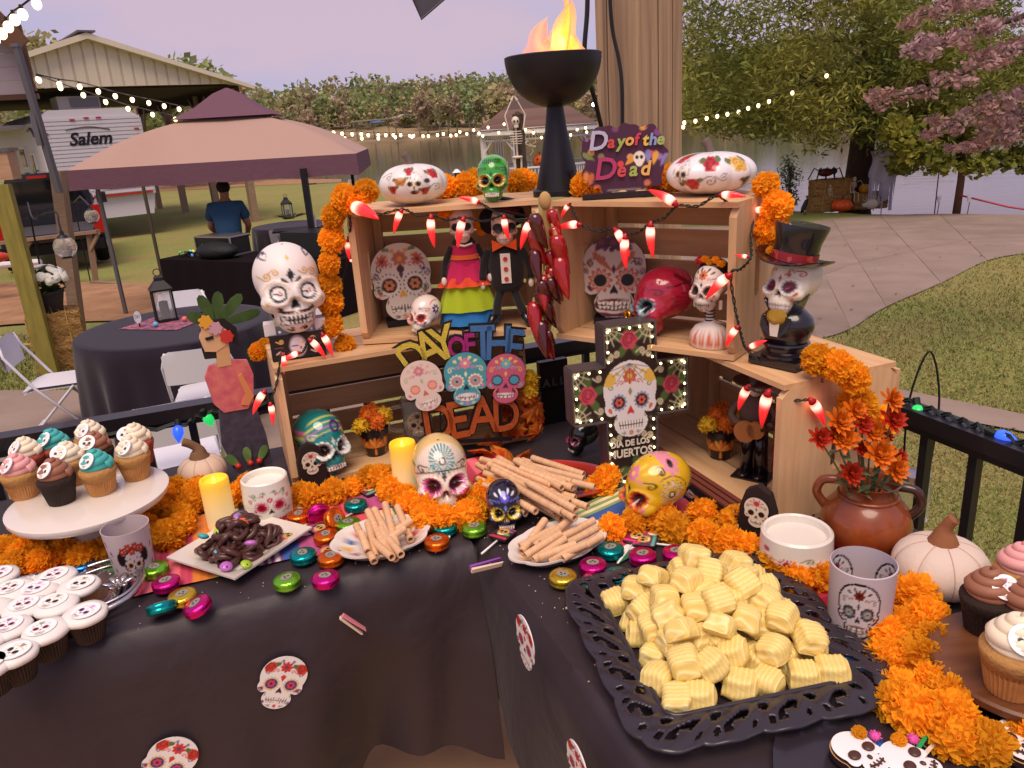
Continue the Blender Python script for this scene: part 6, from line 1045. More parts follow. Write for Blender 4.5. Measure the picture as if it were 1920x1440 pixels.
def petit(seed):
    bm = bmesh.new(); bmesh.ops.create_cube(bm, size=1); bmesh.ops.subdivide_edges(bm, edges=bm.edges[:], cuts=21, use_grid_fill=True); V = np.array([v.co[:] for v in bm.verts]) * 2; Fs = [tuple(v.index for v in f.verts) for f in bm.faces]; bm.free(); g = np.random.default_rng(seed); k = 4.2
    n_ = (np.abs(V) ** k).sum(1) ** (1 / k); V = V / n_[:, None]; V = V * (.0225, .0215, .017); V[:, :2] *= (1 - .09 * V[:, 2:] / .017); w = g.uniform(0, 6.28, 8); V += .0011 * np.stack([np.sin(V[:, 1] * 170 + w[0]) + np.sin(V[:, 2] * 240 + w[1]), np.sin(V[:, 0] * 160 + w[2]) + np.sin(V[:, 2] * 210 + w[3]), np.sin(V[:, 0] * 190 + w[4]) * .6 + np.sin(V[:, 1] * 150 + w[5]) * .6], 1)
    st = np.clip(np.cos(V[:, 0] / .0068 * 2 * PI + .6 * np.sin(V[:, 1] * 60 + w[6]) + w[7]) * 2 - .9, 0, 1) * (V[:, 2] > -.011 + .006 * np.sin(V[:, 0] * 400)); nr = V / np.linalg.norm(V, axis=1)[:, None]; V = V + nr * (st * .0012)[:, None]; low = V[:, 2] < -.013; V[low, :2] *= 1.05
    col = np.array(hx('e4c672')) * (1 - st[:, None]) + np.array(hx('efda98')) * st[:, None]; V[:, 2] += .017; return MB().add(V, Fs, col=col).mesh('petit_four', [mat('yellow_icing', (1, 1, 1), .5, vc=True, sss=.12, bump=(70, .15, .004))], True)
PF = [petit(s) for s in (1, 2, 3)]; g = np.random.default_rng(17); cr_, sr_ = math.cos(TRZ), math.sin(TRZ)
def pf(x, y, z, tilt): tag(ob('petit_four', PF[g.integers(3)], [], None, (TC[0] + x * cr_ - y * sr_, TC[1] + x * sr_ + y * cr_, TC[2] + .004 + z), (g.normal() * tilt, g.normal() * tilt, g.uniform(-.9, .9) + (PI / 2) * g.integers(0, 2)), g.uniform(.95, 1.06)), 'pale yellow iced petit four with drizzle stripes in the heap', 'petit four', 'petits fours on the filigree tray')
for i in range(6):
    for j in range(6): pf((i - 2.5) * .0475 + g.normal() * .005, (j - 2.55) * .049 + g.normal() * .005, 0, .08)
for i in range(5):
    for j in range(5): pf((i - 2) * .048 + g.normal() * .007, (j - 1.9) * .049 + g.normal() * .007, .028 + g.random() * .004, .28)
for i in range(4):
    for j in range(4): pf((i - 1.5) * .047 + g.normal() * .008, (j - 1.2) * .046 + g.normal() * .008, .054 + g.random() * .006, .38)
for x, y in ((.02, .05), (-.035, .03), (.0, .085), (.045, .01), (-.01, -.02)): pf(x, y, .08, .42)
# wooden board with cupcakes, cookies
p = at(1922, 1238, TZ + .05); wb_ = thing('wooden_board', 'round wooden cupcake board on a low foot', 'board', (p[0], p[1], TZ)); brw = wood('walnut', '7a4a2c', '5e361f', 5, (1, 8, 8), .4)
ob('top', MB().lathe([(.02, .034), (.118, .034), (.122, .038), (.122, .047), (.118, .05), (.02, .05)], 64), brw, wb_, smooth=35); ob('foot', MB().lathe([(.05, 0), (.045, .034)], 32), brw, wb_, smooth=40); zb = TZ + .051
cupcake('chocolate cupcake with brown swirl at the board edge nearest the plush pumpkin', at(1845, 1178, zb), 'choc', 'brown', 0, .1, 1.12); cupcake('chocolate cupcake with brown swirl cut off at the frame edge', at(1915, 1200, zb), 'choc', 'brown', 2, .3, 1.12); cupcake('pink swirled cupcake behind the chocolate ones on the board', at(1905, 1125, zb), 'vanilla', 'pink', 2, .3, 1.1); cupcake('big vanilla cupcake with white swirl on the wooden board', at(1893, 1290, zb), 'vanilla', 'cream', 1, -.3, 1.25)
def skullcookie(lab, px, py, rz, s=.075):
    p = at(px, py, TZ + .02); t = thing('skull_cookie', lab, 'cookie', p, rz); o = plaque('biscuit', s, Paint('c89868'), .009, t, loc=(0, 0, 0), r=(-PI / 2, 0, 0)); o = plaque('icing', s * .95, Paint('ece4e4'), .005, t, vmat(.4, .2, name='royal_icing'), (0, .002, .007), (-PI / 2, 0, 0), dome=.002); ic = mat('brown_icing', '4a2c22', .4)
    for e in (-1, 1): ob('eye', MB().sph((e * .013, .036, .0125), (.0085, .0075, .003), 12, 8), ic, t, smooth=True)
    ob('nose', MB().sph((0, .024, .0125), (.003, .004, .002), 8, 6), ic, t); ob('mouth', MB().tube([(-.012, .014, .012), (0, .011, .0125), (.012, .014, .012)], .0014, 6), ic, t)
    for e in (-.009, -.003, .003, .009): ob('stitch', MB().tube([(e, .009, .012), (e, .017, .012)], .001, 5), ic, t)
    ob('sugar_flower', POMS[0], [], t, (.022, .056, .014), s=.32); ob('sugar_blossom', pom(9, .02, 40, mat('pink_icing', 'd850a0', .5)), [], t, (.034, .042, .013), s=.4)
skullcookie('white iced skull cookie with brown eyes at the bottom corner', 1770, 1462, .9); skullcookie('white iced skull cookie behind the first one', 1662, 1458, .5); skullcookie('white iced skull cookie by the single marigold', 1925, 1440, -.4)
tag(ob('cookie_platter', MB().lathe([(.02, .004), (.2, .006), (.215, .012), (.215, .008), (.2, 0)], 48), mat('black_tray', '2b242c'), None, (*at(1800, 1500, TZ)[:2], TZ + .004), smooth=35), 'black platter under the skull cookies', 'platter')
# clothespins and clips
def pin(lab, p, r, col, s=1.):
    t = thing('clothespin', lab, 'clothespin', p, r=r, s=s); 
    for k, c in ((-1, mat('pin_wood', 'd8c0a8', .6)), (1, mat('pin_' + col, col, .4))): ob('jaw', MB().add(*(lambda P: (np.vstack([np.c_[P, np.full(len(P), -.005)], np.c_[P, np.full(len(P), .005)]]), [(3, 2, 1, 0), (4, 5, 6, 7), (0, 1, 5, 4), (1, 2, 6, 5), (2, 3, 7, 6), (3, 0, 4, 7)]))(np.array([(-.035, k * .001), (-.035, k * .007), (.032, k * .008), (.036, k * .005)]))), c, t)
    ob('spring', MB().tube(circ3((.004, 0, 0), .006, 12, 'xy'), .0016, 5, close=True), steel, t)
pin('pink wooden clothespin pinching the hanging cloth', hit(662, 1170, tl(0, -.03), e2), (PI / 2 + .1, .9, EA), 'd88090', .85); pin('purple plastic clothespin at the corner between the cloths', at(912, 1060, TZ + .012), (.3, .1, R_(28)), '8a4aa0', .95); pin('green clothespin by the skull cookies', at(1735, 1398, TZ + .02), (.4, .0, R_(40)), '1e9a50', 1.0)
# ---------------------------------------------------------------- skulls, plaques, figures, lights
def face(p, turn=0.): return math.atan2(-p[0], p[1]) + R_(turn)
ZF = ZC + .0125; ZFU = ZU + .0125
gloss = vmat(.16, .7, name='glazed_paint'); matte = vmat(.5, 0, name='matte_paint')
def skull_thing(lab, p, H, front, side=None, turn=0., mt=gloss, sock='120c0e', jawcol=None, deep=1., name='painted_skull'):
    t = thing(name, lab, 'skull', p, face(p, turn)); skull('cranium', H, front, side, t, mt, sock=sock, deep=deep); m = MB()
    for r_ in (.212, .139):
        for i in range(7): x = (i - 3) * .046; m.sph((x * H, (-.405 + .55 * x * x) * H - .0, (.15 if r_ > .2 else .105 + .07) * H + (.02 if r_ > .2 else -.037) * H), (.02 * H, .012 * H, .02 * H), 8, 6)
    ob('teeth', m, mat('tooth_white', 'e8dccc', .3), t, smooth=True); return t
def bands(p, c, ys, w_=.02, x0=-.5, x1=.5):
    for y in ys: p.line([(x0, y), (x1, y)], w_, c)
    return p
# green skull
P = sugar(Paint('3f9a34', .015), 'd88a28', INK, None, top='1c1418', top2='e8e0d0', sw='1c3a18', crown=False); bands(P, '1a1216', (.86, .9), .006, -.2, .2)
for i in range(9): P.line([((i - 4) * .045, .82), ((i - 4) * .05, .93)], .008, INK)
Sd = Paint('5fb048', .02).flower(.1, .62, .16, 8, 'c87aa0', 'f0e0e0').ell(.1, .62, .18, .18, 'e8e4dc', ring=.012).swirl(.3, .5, .07, .012, INK); p = at(928, 376, ZTOP); skull_thing('green painted skull on top of the upper crate', p, .104, P, Sd, -8)
# teal skull
P = sugar(Paint('14807e', .014), 'e8e4dc', 'd8d4cc', None, top='1a4a50', top2='c8b040', sw='e0e0d0', crown=False, chin=True, er=.11)
for i in range(7): P.arc(0, .35 + .06 * i, .42, .5, 2.64, .007, ('d8c850', 'c85aa0', 'e0d060')[i % 3])
P.ell(.1, .8, .07, .07, '4a2a6a', ring=.02); Sd = Paint('14706e', .02).dots(np.stack(np.meshgrid(np.linspace(-.1, .5, 12), np.linspace(.25, .6, 8)), -1).reshape(-1, 2), .014, '9ad8d4'); Sd.line([(-.1, .66), (.5, .6)], .03, 'c8b84a').line([(-.1, .74), (.5, .7)], .03, 'c85a8a')
p = tl(-.2, .5, ZF) * 1.0; p = at(612, 880, ZF); skull_thing('teal painted skull inside the lower crate', p, .155, P, Sd, 26, sock='2a1410')
# white pink-eyed skull
P = Paint('e2d4c0', .011)
for i in range(30): P.line([((i - 15) * .025, .92), ((i - 15) * .027, .6)], .002, 'c89a90')
P = sugar(P, 'd04a9a', '3a0c14', None, nose='8a1420', top='2a9a9a', top2='e8d8c0', sw='3a2a2a', crown=False, chin=False, er=.095, npet=18); P.burst(0, .8, .04, .17, 22, '1c8a92', .0).ell(0, .8, .045, .045, INK).ell(0, .8, .03, .03, 'e8e0d4')
for s in (-1, 1): P.flower(s * .2, .26, .085, 7, 'c02a24', 'e0b030').poly(tear(s * .2, .3, .16, .05, PI / 2 - s * .9), 'b82020').poly(tear(s * .17, .24, .14, .04, -PI / 2 - s * .3), 'c83028')
for i in range(15): P.line([((i - 7) * .03, .1), ((i - 7) * .026, .0)], .006, ('3a7a6a', '2a2a2a')[i % 2])
P.arc(0, .56, .35, .25, PI - .25, .008, INK, .12); Sd = Paint('d8b878', .02).flower(.1, .55, .2, 9, 'c8a060', 'd84a5a').swirl(.3, .4, .1, .012, INK).swirl(-.02, .35, .05, .012, INK).line([(-.1, .7), (.4, .75)], .012, INK); p = at(833, 948, TZ); skull_thing('white skull with pink-ringed eyes and teal forehead burst', p, .165, P, Sd, 6, sock='4a1418')
# small dark blue skull
P = sugar(Paint('16142c', .02), 'd8b020', '1a1010', None, nose='e0c020', top='5a50c0', top2='e0e0e8', sw='6a8ad0', crown=True, chin=False); P.ell(.165, .47, .1, .1, 'e0c030', ring=.02).ell(-.165, .47, .1, .1, 'e0c030', ring=.02)
for i in range(15): P.line([((i - 7) * .03, .09), ((i - 7) * .028, .0)], .006, '3ab0a8')
Sd = Paint('16142c', .02).swirl(.1, .6, .12, .016, '6a8ad0').swirl(.3, .45, .07, .014, 'e0e0e8'); p = at(948, 985, TZ); skull_thing('small dark blue skull with yellow-ringed eyes', p, .1, P, Sd, 4)
# yellow skull in profile
P = sugar(Paint('d8a818', .014), 'd84a28', '3a1410', None, nose='c83a1c', top='d87a9a', top2='e8c840', sw=INK, crown=True, chin=True, er=.1); Sd = Paint('dcae20', .012); Sd.burst(.06, .55, .05, .2, 17, '1c1612', .25).burst(.06, .55, .06, .19, 17, 'f0e8d8', .75).ell(.06, .55, .05, .05, INK).ell(.06, .55, .03, .03, 'e8e0c0').ell(.06, .55, .25, .25, '5a3a10', ring=.007)
for i in range(9): a = -.6 + i * .17; Sd.line([(.33, .5 + .05 * math.sin(a)), (.33 + .2 * math.cos(a), .52 + .3 * math.sin(a))], .009, INK)
Sd.flower(.12, .93, .14, 7, 'd88a9a', '2a1a1a').flower(-.12, .2, .05, 5, INK, 'd8a818').swirl(-.05, .86, .06, .01, INK).arc(.06, .55, .32, 1.9, 3.6, .008, INK); p = at(1226, 976, TZ); skull_thing('bright yellow skull turned sideways with daisy wheel', p, .15, P, Sd, -58, sock='5a1a10')
# black skull
P = sugar(Paint('15151a', .02), 'b04a6a', '0a0a0c', None, nose='0a0a0c', top='2a3a4a', top2='4a5a5a', sw='3a4a3a', crown=False, chin=False, teeth='a89888'); Sd = Paint('15151a', .02)
for i in range(7): Sd.line([(-.02, .62 - i * .04), (.45, .68 - i * .06)], .006, '8aa07a')
p = at(1092, 848, TZ + .004); skull_thing('black skull with pink-ringed eye beside the cross', p, .085, P, Sd, -60)
# red skull with gold earring
P = sugar(Paint('b0203a', .014), '7ab0b8', '120c10', None, nose='8a1028', top='8a1428', top2='e07a30', sw='5a0c1c', crown=False, er=.1, chin=False); Sd = Paint('b4203c', .012)
for i in range(12): Sd.line([(-.02, .42 + i * .016), (.24, .36 + i * .03)], .004, '7a1020')
Sd.poly([(.27, .45), (.37, .5), (.36, .38)], 'd87a2a').line([(-.1, .75), (.3, .8), (.5, .55)], .01, '3a0810').line([(.0, .3), (.3, .28), (.5, .4)], .01, '3a0810').line([(.1, .9), (.4, .7)], .03, '6a1420'); p = fR(1240, 610, .1); p[2] = ZFU; t = skull_thing('red painted skull in profile inside the upper crate', p, .155, P, Sd, -62); ob('earring', MB().tube(circ3((0, 0, 0), .011), .004, 6, close=True), mat('gold', 'd8a030', .25, metal=.9), t, (-.03, -.07, .045), smooth=True)
# small white skull with green teeth
P = sugar(Paint('e4d6cc', .014), 'd07a6a', '8a2a2a', None, top='3a2a6a', top2='e8d8c0', sw='c0404a', crown=False, chin=False)
for i in range(11): P.line([((i - 5) * .04, .1), ((i - 5) * .036, 0)], .012, '3aa04a')
Sd = Paint('e4d6cc', .014).flower(.05, .66, .13, 7, '3c2a70', 'e8e0e0', k=.5).arc(.1, .6, .28, 1.2, 4.2, .01, 'c84a50').swirl(.33, .5, .07, .01, 'c84a50').swirl(-.02, .38, .05, .01, 'c84a50'); p = fL(800, 628, .035); p[2] = ZFU; skull_thing('small white skull with green striped jaw in the upper crate', p, .094, P, Sd, -40, sock='8a2a2a')
# ---- flat skull plaques
P = sugar(Paint('ddd2c4', .008), 'e0d6c8', '3a1a16', 'c87a4a', nose='d8a040', top='c06a50', top2='e0a040', sw='5a3a5a', er=.1, npet=16)
for s in (-1, 1): P.flower(s * .23, .78, .085, 8, 'c0604a', '6a2a20', k=.4).swirl(s * .33, .6, .05, .008, '4a3a60', fl=s).swirl(s * .3, .42, .05, .008, '5a6a40', fl=-s).dots(circ(s * .165, .47, .145, 18), .011, '3a2420').poly(tear(s * .1, .9, .14, .04, 1.57 - s * 1.2), '6a7a50')
P.ell(0, .67, .05, .05, '4a2026').flower(.33, .3, .04, 6, 'b0504a').flower(-.33, .3, .04, 6, 'b0504a'); p = fL(762, 600, .13); p[2] = ZFU; plq = thing('skull_plaque', 'flat white skull plaque with coral flowers in the upper crate', 'plaque', p, face(p, 4)); o = plaque('panel', .2, P, .012, plq, matte, (0, 0, .012), (-.12, 0, 0)); ob('stand', MB().box((0, .02, .008), (.1, .06, .016)), blackm, plq)
P = sugar(Paint('cfc0ba', .008), 'b85a3c', '140c10', None, nose='140c10', top='5a2a48', top2='7a3a50', sw='4a2a3a', er=.085, npet=10, crown=False, chin=False, lips='6a2434', tw=.42)
for s in (-1, 1): P.flower(s * .165, .47, .155, 11, 'b8563a', k=.4).flower(s * .165, .47, .12, 11, 'cf9a8a', k=.3).ell(s * .165, .47, .08, .075, '140c10').poly(tear(0, .56, .36, .05, PI / 2 - s * .8), 'b86a4a').swirl(s * .3, .68, .05, .009, '8a5a4a', fl=s).swirl(s * .34, .58, .04, .008, '8a5a4a', fl=-s).flower(s * .15, .93, .12, 6, '5c3058', '7a4a30', k=.5)
P.flower(0, .92, .12, 7, '4a2648', '7a3a40', k=.4).poly([(-.3, .02), (.3, .02), (.28, .1), (0, .06), (-.28, .1)], '5a2236'); p = fR(1152, 592, .14); p[2] = ZFU; t = thing('skull_plaque', 'flat skull plaque with rust eye petals in the right upper crate', 'plaque', p, face(p, -6)); plaque('panel', .2, P, .012, t, matte, (0, 0, .012), (-.12, 0, 0)); ob('stand', MB().box((0, .02, .008), (.1, .06, .016)), blackm, t)
# ---- white light-up skull on its box
p = at(560, 672, ZU) ; p = tl(-.24, .56, ZU); t = thing('skull_figure', 'white moustached skull figure seated on a black printed box', 'skull figure', p, face(p, 0)); P = Paint('e2d8d4', .007)
for s in (-1, 1):
    P.ell(s * .165, .47, .095, .095, INK).ell(s * .165, .47, .07, .07, 'e8e0dc').dots([(s * .165 + .02, .49), (s * .165 + .03, .46)], .012, 'c03030').dots([(s * .165, .455)], .012, INK).line([(s * .165 - .05, .47), (s * .165 - .01, .47)], .006, INK); P.arc(s * .165, .47, .135, 0, 6.28, .004, 'd8b070'); P.swirl(s * .25, .66, .05, .008, 'c8984a', fl=s).swirl(s * .16, .7, .04, .007, 'c8984a', fl=-s).swirl(s * .3, .36, .03, .006, 'c8984a', fl=s)
    for a in (-.5, 0, .5): P.poly(tear(s * .22, .84, .09, .03, PI / 2 - s * (.5 + a)), '3a3448').poly(tear(s * .22 + .006, .85, .06, .014, PI / 2 - s * (.5 + a)), 'e2d8d4')
    P.poly(tear(s * .03, .58, .1, .025, PI / 2 - s * 1.0), INK); P.line([(s * .04, .26), (s * .13, .255), (s * .18, .28)], .018, INK).swirl(s * .175, .295, .022, .01, INK, fl=-s, tail=.2); P.swirl(s * .07, .06, .028, .008, INK, fl=s)
P.poly([(0, .74), (.045, .67), (0, .59), (-.045, .67)], INK).poly([(0, .88), (.02, .85), (0, .82), (-.02, .85)], 'd8a840').poly([(0, .4), (.05, .32), (.045, .29), (-.045, .29), (-.05, .32)], INK)
for i in range(9): x = (i - 4) * .045; P.line([(x, .215), (x, .12)], .006, INK)
P.line([(-.18, .168), (.18, .168)], .006, INK).line([(-.18, .215), (.18, .215)], .005, INK).line([(-.18, .12), (.18, .12)], .005, INK).dots([((i - 3) * .035, .24) for i in range(7)], .009, 'c8704a')
skull('head', .205, P, None, t, vmat(.45, name='skull_resin'), (0, .0, .06), (-.06, 0, .12), eyecol=False, deep=.12); PB = Paint('181216', .02); PB.ell(0, .5, .3, .42, 'd4d0d4').ell(0, .5, .3, .42, '8a8a90', ring=.03); 
for a in range(3): q = a * PI / 2; PB.poly([(.1 + .11 * math.cos(q) + x, .62 - .22 * a + .02 + y) for x, y in ((0, .1), (.04, 0), (0, -.1), (-.04, 0))], ('d8a828', 'b82830', '2a4a9a')[a])
PB.line([(-.22, .52), (0, .52)], .022, INK)
for s in (-1, 1): PB.swirl(s * .6, .75, .1, .025, 'c8a05a', fl=s).swirl(s * .65, .25, .1, .025, 'd0b8a8', fl=-s).line([(s * .55, .5), (s * .85, .5)], .02, '6a4a4a')
def panel(name, w_, h_, P, parent, loc, r=(0, 0, 0), mt=matte, n=60):
    u = np.linspace(-.5, .5, n); v = np.linspace(0, 1, n); U, V = np.meshgrid(u, v); c = P.ev((U * 2 * min(1, w_ / h_ / 2) if w_ / h_ < 2 else U * 2).ravel(), V.ravel()); return ob(name, MB().grid(np.stack([U * w_, 0 * U, V * h_], -1)[:, ::-1], col=c.reshape(n, n, 3)[:, ::-1]), mt, parent, loc, r)
ob('box', MB().box((0, .0, .03), (.125, .1, .06)), mat('box_black', '151014', .4), t); panel('printed_front', .123, .058, PB, t, (0, -.0508, .001))
for s in (-1, 1): ob('cuff', MB().box((s * .058, -.02, .073), (.026, .04, .028)), mat('cuff_white', 'd4cccc', .6), t); ob('button', MB().sph((s * .036, -.045, .066), .004, 8, 6), mat('cuff_white', 'd4cccc'), t)
# ---- painted white pumpkins
def paint_pumpkin(lab, px, py, r, flat, P, turn=0.):
    p = at(px, py, ZTOP); p = p + np.array([0, r * .5, 0]); t = thing('painted_pumpkin', lab, 'pumpkin', p, face(p, turn)); th = np.linspace(.03, PI - .03, 60); n = 150; prof = np.stack([r * np.sin(th) ** .8, r * flat * (1 - np.cos(th))], 1)
    def cf(V): ang = np.arctan2(V[:, 0], -V[:, 1]); c = P.ev(ang * .85, V[:, 2] / r); return np.where((np.abs(ang) < 1.9)[:, None], c, P.base)
    ob('shell', MB().lathe(prof, n, lobes=9, la=.1, colf=cf), vmat(.3, .3, name='pumpkin_glaze'), t, smooth=True); ob('stem', MB().tube(arcpts([(0, 0, 2 * r * flat - .012), (-.004, 0, 2 * r * flat + .01), (-.014, 0, 2 * r * flat + .024)], 8), [.012, .0105, .0095, .009, .009, .0095, .0105, .011], 9), mat('stem_grey', '6a5a52', .7), t, smooth=True)
def mini(P, x, y, s, c='e6dfd8'):
    P.ell(x, y + .1 * s, .3 * s, .34 * s, c).ell(x, y - .2 * s, .2 * s, .2 * s, c)
    for e in (-1, 1): P.flower(x + e * .13 * s, y + .02 * s, .12 * s, 8, 'b08a30').ell(x + e * .13 * s, y + .02 * s, .08 * s, .08 * s, INK)
    P.ell(x, y - .12 * s, .035 * s, .06 * s, INK).ell(x, y - .27 * s, .15 * s, .07 * s, 'c84a3a')
    for i in range(5): P.line([(x + (i - 2) * .05 * s, y - .21 * s), (x + (i - 2) * .05 * s, y - .33 * s)], .012 * s, INK)
    P.ell(x, y + .1 * s, .3 * s, .34 * s, 'b0a0a0', ring=.01 * s).dots(circ(x, y + .3 * s, .1 * s, 5), .025 * s, '6a3a7a')
def rose(P, x, y, s, c='b8242c', c2='7a1018'):
    P.poly(tear(x, y, 1.7 * s, .5 * s, .5), '5a6a38').poly(tear(x, y, 1.7 * s, .5 * s, 2.8), '5a6a38').flower(x, y, s, 6, c, k=.22).arc(x, y, .6 * s, 0, 4.6, .07 * s, c2).arc(x, y, .3 * s, 2, 7, .07 * s, c2)
P = Paint('e2dcd8', .012); mini(P, .02, .62, .8); rose(P, -.32, .72, .14, 'b8702a', '7a4a18'); rose(P, -.1, .98, .12); rose(P, .62, .88, .15); rose(P, -.55, .5, .13); rose(P, .3, .42, .12); P.swirl(.62, .5, .12, .012, '8a8078').swirl(-.75, .85, .12, .012, '8a8078'); P.ell(.38, .7, .1, .07, '3a3040')
paint_pumpkin('white pumpkin painted with a small skull and roses, nearest the garland', 775, 385, .081, .58, P); P = Paint('e4dee0', .012); mini(P, -.62, .5, .72); rose(P, .0, .72, .17); rose(P, .62, .68, .18, 'd8a848', 'a87020'); rose(P, -.85, .85, .13); rose(P, -.35, .3, .14); P.swirl(0, .35, .12, .014, '8a8080').swirl(.25, .45, .1, .012, '8a8080', fl=-1); rose(P, .8, .3, .12, '4a2a5a', '2a1438'); paint_pumpkin('white pumpkin painted with red and gold roses, by the letter sign', 1342, 366, .092, .47, P)
# ---- flame lamp
p = at(1049, 366, ZTOP) + (0, .02, 0); sc = mpp(p); t = thing('flame_lamp', 'black bowl lamp with a lit cloth flame', 'lamp', p); blk2 = mat('lamp_black', '19161c', .42, spec=.4)
ob('base', MB().lathe([(.062, 0), (.062, .012), (.058, .015), (.02, .02)], 48), blk2, t, smooth=30); ob('stem', MB().lathe([(.054, .014), (.04, .08), (.026, .15), (.019, .205)], 40), blk2, t, smooth=40); th = np.linspace(0, PI / 2, 16); ob('bowl', MB().lathe(list(zip(.108 * np.sin(th) + .004, .2 + .112 * (1 - np.cos(th)))) + [(.108, .314), (.105, .314)] + list(zip(.103 * np.sin(th[::-1]), .206 + .108 * (1 - np.cos(th[::-1])))), 56), blk2, t, smooth=35); ob('switch', MB().box((.03, -.043, .05), (.008, .006, .016)), blackm, t)
fm = mat('flame_silk', (1, 1, 1), .6, vc=True, emit=('vc', .5), alpha=.82); ch_ = np.array(hx('f2a08a')); cy = np.array(hx('ffcf48'))
for i, (x, w_, h_, a, hot, lean) in enumerate(((-.035, .055, .1, .3, .1, .02), (.03, .05, .135, -.4, 1, .012), (.0, .05, .075, .9, .5, 0), (.05, .03, .07, .5, .9, -.01), (.032, .012, .19, 0, 1.2, .004))):
    X = []; cc = []
    for v in np.linspace(0, 1, 12):
        ww = w_ * (1 - v) ** .75 * (1 + .15 * math.sin(v * 9 + i)); X.append([(x + u * ww + lean * v * v + .006 * math.sin(v * 7 + i), (x * .3) + .02 * math.sin(u * 2 + i), .29 + h_ * v) for u in np.linspace(-1, 1, 9)]); cc.append([ch_ * (1 - q) + cy * q for q in (min(1, hot * (1.15 - .6 * v) * (1 - .75 * abs(u) ** 1.5)) for u in np.linspace(-1, 1, 9))])
    ob('flame_tongue', MB().grid(np.array(X), col=np.array(cc)), fm, t, r=(0, 0, a * .3), smooth=True)
pl = bpy.data.lights.new('flame_glow', 'POINT'); pl.energy = .35; pl.color = (1, .55, .2); pl.shadow_soft_size = .03; po = bpy.data.objects.new('flame_glow', pl); COL.objects.link(po); po.parent = t; po.location = (.02, 0, .34)
# ---- carved letter sign
p = at(1172, 370, ZTOP) + (0, .01, 0); t = thing('letter_sign', 'colourful carved Day of the Dead letter sign on a dark base', 'sign', p, face(p, 2)); ob('base', MB().box((0, .0, .005), (.185, .03, .01)), mat('sign_base', '1e1218', .5), t)
P = Paint('4a2440', .012); g = np.random.default_rng(23)
for x, y, c in ((-.5, .62, 'e0a050'), (-.42, .08, 'd06a4a'), (.1, .52, 'e0a070'), (.42, .55, 'd0506a'), (.36, .12, 'd87a5a'), (-.12, .95, '7a4a6a'), (.3, .95, 'e09a5a'), (.52, .86, '8a4a8a'), (-.05, .42, 'd84a4a'), (-.35, .55, '8a8a5a'), (.55, .5, '9a7ab0')): P.ell(x, y, .05, .05, c)
for x, y, a, c in ((-.55, .78, 1.9, 'b07ab0'), (-.48, .8, 1.8, 'e0a050'), (.45, .38, 1.3, 'e8a848'), (.56, .36, 1.0, '8a7ab8'), (.02, .4, .7, 'e09a40'), (-.45, .5, 2.6, '7a8a50'), (.38, .4, 1.6, '8a8ac8'), (-.62, .12, 1.4, 'd8884a'), (-.55, .1, 1.3, 'c86a3a')): P.poly(tear(x, y, .22, .06, a), c)
P.ell(.24, .5, .09, .1, 'ece4d8').ell(.24, .42, .055, .05, 'ece4d8').ell(.205, .51, .025, .03, INK).ell(.275, .51, .025, .03, INK).line([(-.25, .03), (.25, .03)], .015, '8a7a70')
osh = lambda q: (rad_box(.64, .5, 3.2)(q)) * (1 + .05 * np.sin(9 * q + 1) + .03 * np.sin(17 * q)); plaque('board', .14, P, .012, t, matte, (0, .004, .012), (0, 0, 0), osh, edge='3a1a30', nr=44, nt=140)
LC = ['b8b4d0', 'c84a4a', 'a0b058', 'e0a050', 'c8405a', 'e0c050', '8a9ac8', 'a0b068']
def letters(txt, x, z, size, cols, gap, up=None):
    for i, ch in enumerate(txt):
        v, f_ = textm(ch, size * (1.55 if up and i == 0 else 1), .006, .0011, .18); cl = cols[i % len(cols)]; ob('letter', MB().add(v, f_), mat('letter_' + cl, cl, .5), t, (x, -.006, z + (.003 if up and i == 0 else 0))); x += gap * (1.35 if up and i == 0 else 1)
letters('Day', -.056, .118, .036, ['b8b4d0', 'c84a4a', 'a0b058'], .021, 1); letters('of', .012, .12, .034, ['e0a858', 'c8405a'], .015); letters('the', .046, .118, .034, ['e0c050', '8a9ac8', 'a0b068'], .016); letters('Dead', -.042, .058, .042, ['b03a6a', 'c84a50', 'a0b058', 'e0b060'], .026, 1)
# ---- glitter Day of the Dead sign with three skulls
pb = fB(868, 845, -.02); pb[2] = TZ + .02; t = thing('glitter_sign', 'glitter Day of the Dead sign with three sugar skulls', 'sign', pb, face(pb, 3)); mp_ = lambda px, py: (np.array(hit(px, py, pb, e2)) - pb)
rzs = face(pb, 3); cr_, sr_ = math.cos(-rzs), math.sin(-rzs); nfac = np.array([math.sin(rzs), -math.cos(rzs), 0])
def sl(px, py): q = hit(px, py, pb, nfac) - pb; return np.array([q[0] * cr_ - q[1] * sr_, 0, q[2]])
glit = lambda c: mat('glitter_' + c, c, .35, metal=.4, col2=tuple(np.minimum(1, np.array(hx(c)) * 2.2)), nsc=700, ramp=(.55, .75), bump=(500, .8, .003))
def bigletter(ch, px, py, h, cl, ro, sx=.8):
    q = sl(px, py); hh = h * mpp(pb) / .72; v, f_ = textm(ch, hh, .006, .0016, 0, sx); a = ob('letter', MB().add(v, f_), glit(cl), t, q + (0, -.004, 0), (0, ro, 0)); v, f_ = textm(ch, hh, .008, .0062, 0, sx); ob('letter_backing', MB().add(v, f_), mat('box_black', '151014'), a, (0, .0062, 0))
